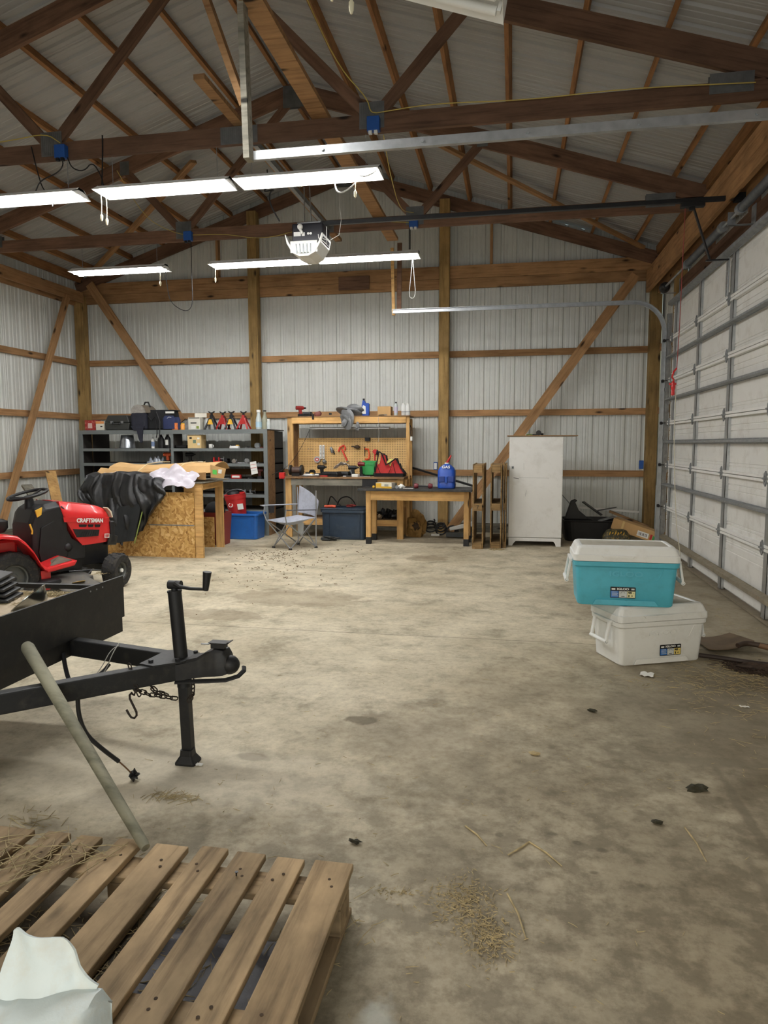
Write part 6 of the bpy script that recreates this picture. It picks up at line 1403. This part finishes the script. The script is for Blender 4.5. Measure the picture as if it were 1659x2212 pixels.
build(G().tube(smooth_pts([(.74,2.62,.33),(.79,2.66,.35),(.81,2.69,.385)]), .008, 8), 'wiring_hose', M_BLACKP, t, smooth=True)
build(G().tube(smooth_pts([(.84,2.72,.47),(.87,2.62,.455),(.875,2.56,.40),(.87,2.5,.38),(.86,2.40,.42)]), .0022, 6).tube(smooth_pts([(.83,2.74,.455),(.85,2.64,.465),(.86,2.56,.42),(.865,2.5,.40)]), .002, 6), 'wire_loop', paint('grey_wire',(130,128,118),.5), t, smooth=True)
# things on the trailer bed
MSS = paint('stainless', (170,174,172), .18, 1.0, .08, 5)
MB_ = T(.385, 2.80, .592)@Matrix.Scale(.88,4)@Matrix.Rotation(D(-38),4,'Y')@Matrix.Rotation(D(12),4,'X')
single(G().lathe([(.001,0),(.055,.0),(.07,.01),(.10,.07),(.105,.072),(.105,.076),(.097,.074),(.066,.014),(.001,.006)], 32), 'metal_bowl', MSS, 'shiny stainless bowl tipped against the trailer front plate', 'bowl', M=MB_, smooth=True)
t = thing('ribbed_tyre', 'black ribbed plastic piece at the left edge on the trailer', 'rubber part', (.0, 3.0, .575))
for k in range(5):
    build(G().bar((-.20,2.90,.745-k*.026),(.06+.012*k,3.0,.690-k*.026),.20,.015,up=(0,0,1)), 'rib', M_BLACKP, t, bev=.004)
build(G().bar((-.20,2.90,.68),(.04,3.0,.635),.17,.115), 'core', M_BLACKP, t, bev=.01)

# ------------------------------------------------------------------ near pallet
t = thing('pallet', 'worn wooden pallet lying on the floor in the foreground', 'pallet', (1.5, 1.25, 0))
YP0, YP1 = .70, 1.835
bx_ = [(.845,.905),(.945,1.085),(1.13,1.21),(1.245,1.32),(1.37,1.45),(1.50,1.605),(1.64,1.725),(1.755,1.845),(1.88,1.965),(2.00,2.115)]
rr = random.Random(9)
for k, (a, b) in enumerate(bx_):
    dz = rr.uniform(-.0015,.0015); e = rr.uniform(-.008,.008)
    M, L = frame(((a+b)/2, YP0, .131+dz), ((a+b)/2+rr.uniform(-.004,.004), YP1+e, .131+dz), (0,0,1))
    build(G().box(-L/2,L/2,-(b-a)/2,(b-a)/2,-.0105,.0105), 'top_board', W_PALLET, t, M=M, bev=.0035)
for y in (1.735,1.262,.79): board('cross_board', (.82,y,.109), (2.11,y,.109), .10, .020, W_PALLET, t, bev=.003)
for y in (1.735,1.262,.79):
    for x in (.87,1.47,2.06): build(G().box(x-.05,x+.05,y-.05,y+.05,.022,.098), 'block', W_PALLET, t, bev=.003)
for x in (.87,1.47,2.06): board('bottom_board', (x,YP0,.011), (x,YP1-.02,.011), .10, .020, W_PALLET, t, bev=.003)
for k, (a, b) in enumerate(bx_[1:]):
    for y in (1.75,1.72,1.28,1.25):
        x = (a+b)/2+rr.uniform(-.02,.02)
        build(G().cyl((x,y,.1415),(x,y,.1432),.0045,8), 'nail_head', M_DIRT, t)
build(G().cyl((1.80,1.72,.1415),(1.803,1.715,.155),.0022,6).cyl((1.803,1.715,.155),(1.803,1.715,.157),.005,8), 'raised_nail', M_BLACKM, t)
# plastic sheet/pavement seen through the slats
single(G().grid(lambda a, b: (1.64+.34*a, 1.30+.36*b, .004+.008*abs(wob(a*1.5,b*1.5))), 16, 14, th=.002), 'dusty_plastic', paint('dusty_grey_film',(96,97,104),.4,0,.25,14,.3), 'grey dusty plastic film on the floor under the pallet', 'film', smooth=True)
# ------------------------------------------------------------------ handle leaning over the pallet
p0, p1 = V((1.49,1.79,.145)), V((.575,2.44,.53))
d = ray = None
A_, B_ = V((1.487,1.785,.15)), V((.66,2.365,.555))
t = thing('wooden_pole', 'grey weathered round wooden handle leaning from the pallet onto the trailer tongue', 'pole', tuple(A_))
build(G().tube([A_, A_.lerp(B_,.02), A_.lerp(B_,.5), A_.lerp(B_,.985), B_], [.0135,.0158,.0200,.0250,.0200], 20), 'shaft', wood('pole_wood',(146,144,124),(100,100,84),grain=.5,stain=.1), t, smooth=True)
# ------------------------------------------------------------------ white woven sack
def sack(a, b):
    # rounded sack body: a around, b from hem to top
    ang_ = 2*math.pi*a; r = .30*(1-.35*b**3); z = .143+.26*b
    x = 1.62+(.26-.03*b)*math.cos(ang_)*(1+.04*math.sin(3*ang_+b*4)); y = .86+(.21-.06*b)*math.sin(ang_)*(1+.05*math.sin(4*ang_+2))
    z += .02*math.sin(ang_*3+b*5)*b
    return (x+.012*math.sin(z*60+ang_*5), y+.01*math.sin(ang_*7), z)
M_SACK = paint('white_woven_sack', (206,218,220), .55, 0, .04, 4, .25, (190,170,130), .3, 60)
t = thing('white_sack', 'white woven feed sack at the bottom left corner, on the pallet', 'sack', (1.6, .86, .143))
def top_of(x):
    k = [(1.2,.33),(1.60,.365),(1.66,.355),(1.78,.378),(1.83,.378),(1.85,.35)]
    for (a, za), (b, zb) in zip(k[:-1], k[1:]):
        if x <= b: return za+(zb-za)*max(0, (x-a))/(b-a)
    return k[-1][1]
def sackf(a, b):
    x = 1.22+.63*a; tp = top_of(x); e = min(1, (1-a)*9)**.5
    if b < .7:
        u = b/.7; y = 1.04-(.27-.10*u*u)*(1-u)**.8*e-.02*e; z = .1445+(tp-.1445)*math.sin(math.pi/2*u)**.85
    else:
        u = (b-.7)/.3; y = 1.04+.05*u*e; z = tp-(tp-.1445)*u
    f = (.010*math.sin(x*46+z*14)+.006*math.sin(x*95-z*40)+.008*math.sin(z*50+x*8))*math.sin(math.pi*min(1, b*1.2))
    return (x+.012*math.sin(z*22)*e, y-abs(f)*e, z+.3*f)
build(G().grid(sackf, 64, 34, th=.003), 'body', M_SACK, t, smooth=True)
def ftop(x):
    k = [(1.64,.445),(1.662,.462),(1.70,.462),(1.755,.452),(1.778,.432),(1.786,.410),(1.80,.402),(1.835,.380)]
    for (a, za), (b, zb) in zip(k[:-1], k[1:]):
        if x <= b: return za+(zb-za)*max(0, (x-a))/(b-a)
    return k[-1][1]
def flapf(a, b):
    x = 1.652+.178*a; tp = ftop(x); z = .325+(tp-.325)*b
    return (x-.008*math.sin(math.pi*b), 1.038+.006*math.sin(x*60+b*3)-.055*(1-b)**1.5+.004*math.sin(b*9+a*8), z)
build(G().grid(flapf, 30, 14, th=.004), 'standing_flap', M_SACK, t, smooth=True)
# ------------------------------------------------------------------ coolers
def cooler(name, label, M, bodym, lidm, lab_x):
    t = thing(name, label, 'cooler', M=M)
    W_, Dp = .282, .155
    st = [(.0,W_-.012,Dp-.010,.028),(.008,W_-.004,Dp-.004,.032),(.12,W_+.004,Dp+.004,.034),(.235,W_+.012,Dp+.012,.036),(.245,W_+.024,Dp+.022,.040),(.272,W_+.026,Dp+.024,.040)]
    build(G().rloft(st), 'body', bodym, t, M=M, smooth=True)
    build(G().rloft([(.274,W_+.027,Dp+.025,.030),(.312,W_+.026,Dp+.024,.030),(.316,W_+.020,Dp+.018,.028),(.352,W_+.006,Dp+.004,.026),(.364,W_-.004,Dp-.006,.024),(.367,W_-.012,Dp-.014,.022),(.367,W_-.026,Dp-.026,.018),(.361,W_-.030,Dp-.030,.016)]), 'lid', lidm, t, M=M, bev=.002)
    build(G().rloft([(.3612,W_-.031,Dp-.031,.014),(.3618,W_-.031,Dp-.031,.014)]), 'dusty_top', paint('dusty_cream',(206,194,168) if bodym is M_TEAL else (176,172,158),.7,0,.1,6,0,(140,126,98),.5), t, M=M)
    build(G().rloft([(.298,.085,.006,.004,-.05,-Dp-.026),(.312,.10,.006,.004,-.05,-Dp-.0255)]), 'lid_grip', lidm, t, M=M)
    # moulded front: raised lower band and slanting corner line
    fy = -(Dp+.004)
    g = G().tube([(-.19,fy+.001,.155),(.16,fy+.0005,.155),(.185,fy-.001,.165),(.215,fy-.007,.235)], .0035, 6)
    build(g, 'moulded_line', bodym, t, M=M, smooth=True)
    build(G().prism([(-.19,.006),(-.175,.032),(-.165,.038),(.165,.038),(.175,.032),(.19,.006)], fy+.004, fy-.002, axis='y'), 'foot_panel', bodym, t, M=M, bev=.002)
    text('IGLOO', 'embossed_lettering', .042, M@T(.0,fy-.0055,.197,rx=D(90-2)), bodym, t, .0032, .0012, 1.5)
    # printed sticker
    Ms = M@T(lab_x, fy-.0042, .085, rx=D(90-1)); s = .5
    lab = build(G().rloft([(0,.073,.034,.005),(.0012,.073,.034,.005)]), 'sticker', M_BLACK, t, M=Ms)
    mb = paint('sticker_blue',(48,110,184),.4); mg = paint('sticker_grey',(206,212,210),.4); my = paint('sticker_yellow',(226,206,120),.4)
    for x0, m in ((-.070,mb),(-.022,mg),(.025,my if bodym is M_WHITEP else paint('sticker_cream',(226,222,170),.4))): build(G().box(x0,x0+.045,-.030,.009,.0012,.0018), 'panel', m, lab, M=Ms)
    text('IGLOO', 'brand_word', .0165, Ms@T(.0,.0215,.0015), M_WHITE, lab, .0003, .0006, 1.35)
    text('48', 'volume_number', .018, Ms@T(.040,.0,.0021), M_BLACK, lab, .0003, .0007, 1.25); text('QT', 'volume_unit', .006, Ms@T(.061,-.003,.0021), M_BLACK, lab, .0003, 0)
    build(G().box(.032,.038,-.026,-.012,.0018,.0023), 'can_icon', M_BLACK, lab, M=Ms); text('45', 'can_number', .010, Ms@T(.052,-.019,.0021), M_BLACK, lab, .0003, .0004)
    build(G().tube([(.012*math.cos(a),.012*math.sin(a)-.006,.002) for a in [math.pi*k/8 for k in range(9)]], .0016, 4, M=Matrix.Identity(4)), 'arc_icon', M_STEELD, lab, M=Ms); build(G().box(-.010,.010,-.024,-.021,.0018,.0022), 'icon_word', M_BLACK, lab, M=Ms)
    for k in range(4): build(G().box(-.064,-.032+(k%2)*.004,.002-k*.008,.0045-k*.008,.0018,.0022), 'small_print', mg, lab, M=Ms)
    build(G().rloft([(.0012,.011,.0045,.003),(.0018,.011,.0045,.003)], M=T(-.055,.021,0)), 'pill_icon', M_WHITE, lab, M=Ms); build(G().box(.048,.066,.017,.026,.0012,.0018), 'corner_icon', mg, lab, M=Ms)
    # swing handles on both ends
    for s_ in (-1, 1):
        x = s_*(W_+.030); h = None
        for y in (-.085, .085):
            a = build(G().prism([(-.014,.262),(.014,.262),(.012+.0*s_,.205),(.012,.135),(.0,.122),(-.012,.135),(-.012,.205)], 0, .012, M=T(x+s_*.004,y,0,rz=D(90),rx=0)@T(), axis='y') if False else
                  G().hexa([(x,y-.013,.262),(x+s_*.014,y-.013,.262),(x+s_*.014,y+.013,.262),(x,y+.013,.262),(x+s_*.022,y-.011,.135),(x+s_*.036,y-.011,.135),(x+s_*.036,y+.011,.135),(x+s_*.022,y+.011,.135)]), 'handle_arm', lidm, t, M=M, bev=.003)
        build(G().cyl((x+s_*.029,-.094,.140),(x+s_*.029,.094,.140),.0125,14), 'handle_grip', lidm, t, M=M, smooth=True)
        for y in (-.094,.094): build(G().cyl((x+s_*.029,y-.001*(1 if y > 0 else -1),.140),(x+s_*.029,y+.0012*(1 if y > 0 else -1),.140),.0075,12), 'grip_hole', paint('dark_hole',(92,110,112),.6), t, M=M)
        build(G().box(x-.004*s_,x+.014*s_,-.10,.10,.258,.275) if s_ > 0 else G().box(x-.014,x+.004,-.10,.10,.258,.275), 'handle_pivot', lidm, t, M=M, bev=.003)
    return t
a2 = math.atan2(.22,.51); ca, sa = math.cos(a2), math.sin(a2)
def base_at(fl, yaw, z): # front-left corner -> matrix
    M = T(fl[0], fl[1], z, rz=yaw); return M@Matrix.Translation((.282,.155,0))
cooler('cooler', 'white hard cooler on the floor under the turquoise one', base_at((3.205,4.265), a2, 0), M_WHITEP, M_WHITEP, .055)
cooler('cooler', 'turquoise cooler with a white lid stacked on the white cooler', base_at((2.945,4.30), D(-.5), .3675), M_TEAL, M_WHITEP, -.015)
# ------------------------------------------------------------------ shovels and sweepings by the door
MRST = paint('rusty_steel', (108,92,72), .6, .4, .25, 8, .2)
t = thing('shovel', 'rusty square shovel lying behind the white cooler', 'shovel', (3.95, 4.9, 0))
build(G().grid(lambda a, b: (3.80+.30*a*(1)-.05*b, 4.62+.34*b+.10*a, .012+.05*abs(a-.5)**2*2+.07*(1-b)*(a)*.6), 12, 10, th=.004), 'blade', MRST, t, smooth=True)
build(G().tube(smooth_pts([(3.99,4.68,.05),(4.05,4.72,.062),(4.12,4.70,.055),(4.35,4.60,.045)]), .017, 10), 'socket', paint('dark_rust_socket',(62,48,38),.6), t, smooth=True)
build(G().cyl((4.12,4.70,.055),(4.40,4.52,.03),.018,10), 'shaft', paint('brown_handle',(116,88,64),.6), t, smooth=True)
t = thing('fork_handle', 'dark round handle lying beside the rusty shovel', 'handle', (3.9, 4.4, 0))
build(G().tube(smooth_pts([(3.72,4.53,.02),(3.85,4.47,.025),(4.0,4.42,.02),(4.35,4.33,.02)]), .014, 10), 'shaft', paint('dark_handle',(48,38,34),.6), t, smooth=True)
MHAY = paint('dark_muck', (60,46,36), .95, 0, .4, 30, .6)
def straw(name, label, pts, cat='straw', mat=M_STRAW, seed=1, kind='stuff', L=(.02,.09), r=.0011, zfun=None):
    rnd = random.Random(seed); g = G()
    for (cx, cy, sx, sy, n, z) in pts:
        for _ in range(n):
            x, y = rnd.gauss(cx, sx), rnd.gauss(cy, sy); a = rnd.uniform(0, math.pi); l = rnd.uniform(*L)*.5*rnd.choice((.4,.7,1)); ti = rnd.uniform(-.12,.12)
            zz = z+r+rnd.random()*.004+abs(l*ti)
            d_ = V((math.cos(a)*l, math.sin(a)*l, l*ti)); k = rnd.uniform(-.15,.15)*l; mid = V((x-math.sin(a)*k, y+math.cos(a)*k, zz))
            g.tube([V((x,y,zz))-d_, mid, V((x,y,zz))+d_], [r*.9, r*1.1, r*.7], 4, caps=False)
    o = single(g, name, mat, label, cat); o['kind'] = kind; return o
straw('loose_straw', 'loose straw scattered on the floor by the coolers and the overhead door', [(3.75,3.95,.2,.2,240,0),(3.92,4.25,.13,.12,260,0),(3.5,4.05,.2,.1,60,0),(4.05,5.3,.2,.6,90,0),(3.75,3.3,.25,.25,80,0)], seed=2)
straw('muck_pile', 'dark brown muck and hay pile on the floor beside the shovels', [(3.98,4.36,.07,.05,900,.004),(4.1,4.3,.06,.05,500,.012)], mat=MHAY, seed=3, r=.0022)
single(crumple((4.0,4.36,.012),.09,71,.3,16,8,(1.2,.6,.28)), 'muck_clump', MHAY, 'low dark clump of muck in front of the shovel', 'muck')
straw('loose_straw', 'thin straw lying over the near pallet, left side', [(1.04,1.60,.05,.10,60,.143),(1.20,1.68,.06,.06,46,.143),(1.10,1.48,.05,.07,26,.143),(1.28,1.74,.08,.04,14,.143)], seed=4, L=(.04,.2), r=.0013)
straw('loose_straw', 'straw and litter on the floor under the near pallet', [(1.3,1.35,.22,.2,1100,0),(1.7,1.5,.15,.12,700,0),(2.05,1.7,.05,.12,90,0)], seed=5)
straw('chopped_straw', 'small patch of chopped straw on the open floor right of the pallet', [(2.42,1.93,.045,.055,520,0),(2.50,1.79,.035,.045,420,0),(2.22,1.93,.04,.012,60,0)], seed=6, L=(.006,.022), r=.0012)
straw('loose_straw', 'few straw stalks scattered thinly over the open concrete floor', [(2.6,2.4,.6,.6,120,0),(1.6,2.2,.4,.3,50,0),(2.2,3.4,.7,.6,90,0),(2.7,1.5,.5,.3,50,0)], seed=7, L=(.008,.045), r=.0010)
straw('straw_tuft', 'small tuft of straw on the floor beyond the pallet, left', [(1.28,2.33,.05,.015,70,0),(.88,2.1,.06,.04,30,0)], seed=8)
straw('loose_straw', 'straw covering the far side of the trailer bed', [(.20,3.13,.085,.02,420,.577),(-.15,3.08,.13,.035,260,.577),(.05,2.95,.12,.05,60,.577)], seed=10, r=.0014)
straw('leaf_litter', 'brown leaf bits strewn in front of the camp chair', [(-.3,7.9,.25,.3,110,0),(.0,7.2,.35,.4,90,0),(.2,6.5,.4,.5,50,0),(0,8.3,.5,.3,50,0)], mat=paint('leaf_brown',(112,82,54),.9,0,.4,30), seed=11, L=(.012,.035), r=.0032)
straw('straw_tuft', 'tuft of hay at the foot of the standing pallets', [(2.36,8.86,.05,.03,90,0)], seed=12, r=.0025)
straw('straw_wisp', 'wisps of straw caught on the tractor front wheel', [(-1.17,5.72,.05,.05,60,.16)], seed=13, r=.002)
for k, (p, q, lb) in enumerate((((2.55,1.98,.004),(2.60,1.80,.006),'pale twig lying right of the chopped straw patch'),((2.40,2.33,.004),(2.48,2.22,.004),'straw stalk on the floor above the patch, left'),((2.62,2.27,.004),(2.72,2.15,.004),'longer forked straw stalk in the middle of the floor'),((2.62,2.27,.004),(2.55,2.18,.004),'second arm of the forked straw stalk'),((3.16,2.46,.004),(3.18,2.26,.004),'green brown twig near the right edge of the floor'),((2.02,2.02,.004),(1.95,1.96,.004),'short twig beside the pallet corner'))):
    single(G().tube([V(p), (V(p)+V(q))/2+V((.006,.004,0)), V(q)], [.003,.0035,.002], 6), 'twig', M_STRAW, lb, 'twig', smooth=True)
for k, (x, y, lb) in enumerate(((3.07,2.47,'small dark leaf on the floor at the right'),(2.66,2.95,'curled tan leaf in the middle of the floor'),(2.04,2.16,'little dark crumb near the pallet'),(3.27,2.75,'dark clump of moss on the floor at the right'),(2.96,3.5,'small dark stick standing out on the floor'))):
    single(crumple((x,y,.008),.016 if k != 3 else .028,80+k,.5,10,6,(1.3,.7,.4)), 'leaf', paint('dark_leaf',(44,42,26),.8) if k != 1 else M_STRAW, lb, 'leaf')
single(G().grid(lambda a, b: (3.31+.07*a-.02*b, 4.17-.07*b-.02*a, .004+.008*abs(math.sin(a*6+b*4))), 8, 8, th=.0015), 'paper_scrap', M_WHITE, 'white scrap of paper on the floor in front of the white cooler', 'paper', smooth=True)
single(G().grid(lambda a, b: (3.71+.045*a, 3.69+.02*b, .004+.004*abs(math.sin(a*6+b*4))), 6, 4, th=.0015), 'paper_scrap', M_WHITE, 'small white scrap of paper near the right edge of the floor', 'paper', smooth=True)
single(crumple((1.265,2.60,.004),.012,90,.5,10,6,(1.3,.8,.35)), 'white_crumbs', M_WHITE, 'white crumbs beside the trailer jack foot', 'crumbs')

# ------------------------------------------------------------------ groups of repeats
GROUPS = {'roof_truss': 'timber roof trusses', 'shop_light': 'hanging tube lights', 'pull_cord': 'pull cords of the tube lights', 'outlet_box': 'outlet boxes on trusses and posts', 'jack_stand': 'jack stands on the grey shelf',
 'upright_pallet': 'pallets standing on their sides', 'cooler': 'stacked coolers', 'cord': 'cords and cables', 'box': 'boxes and cartons', 'bottle': 'bottles, cans and jugs', 'track_hanger': 'boards holding the door tracks', 'door_track': 'overhead door tracks',
 'lateral_board': 'boards laid over the truss chords', 'peg_hook': 'bare hooks on the pegboard', 'hose_coil': 'dark coils by the wall base', 'dark_tool': 'tools on the lower bench shelf', 'twig': 'straw stalks and twigs on the floor', 'leaf': 'leaves and crumbs on the floor',
 'power_tool': 'power tools on shelf and bench', 'wrench': 'wrenches on shelf and bench', 'pliers': 'pliers on shelf and bench', 'reel': 'reels and pulleys on shelf and bench', 'case': 'small tool cases', 'part_box': 'small part boxes', 'metal_scrap': 'metal scraps in the corner', 'bag': 'bags on the grey shelf', 'leaning_board': 'boards leaning on the left wall', 'paper_scrap': 'paper scraps on the floor'}
for o in list(COL.objects):
    b = o.name.split('.')[0]
    if o.parent is None and 'category' in o and b in GROUPS and 'group' not in o: o['group'] = GROUPS[b]
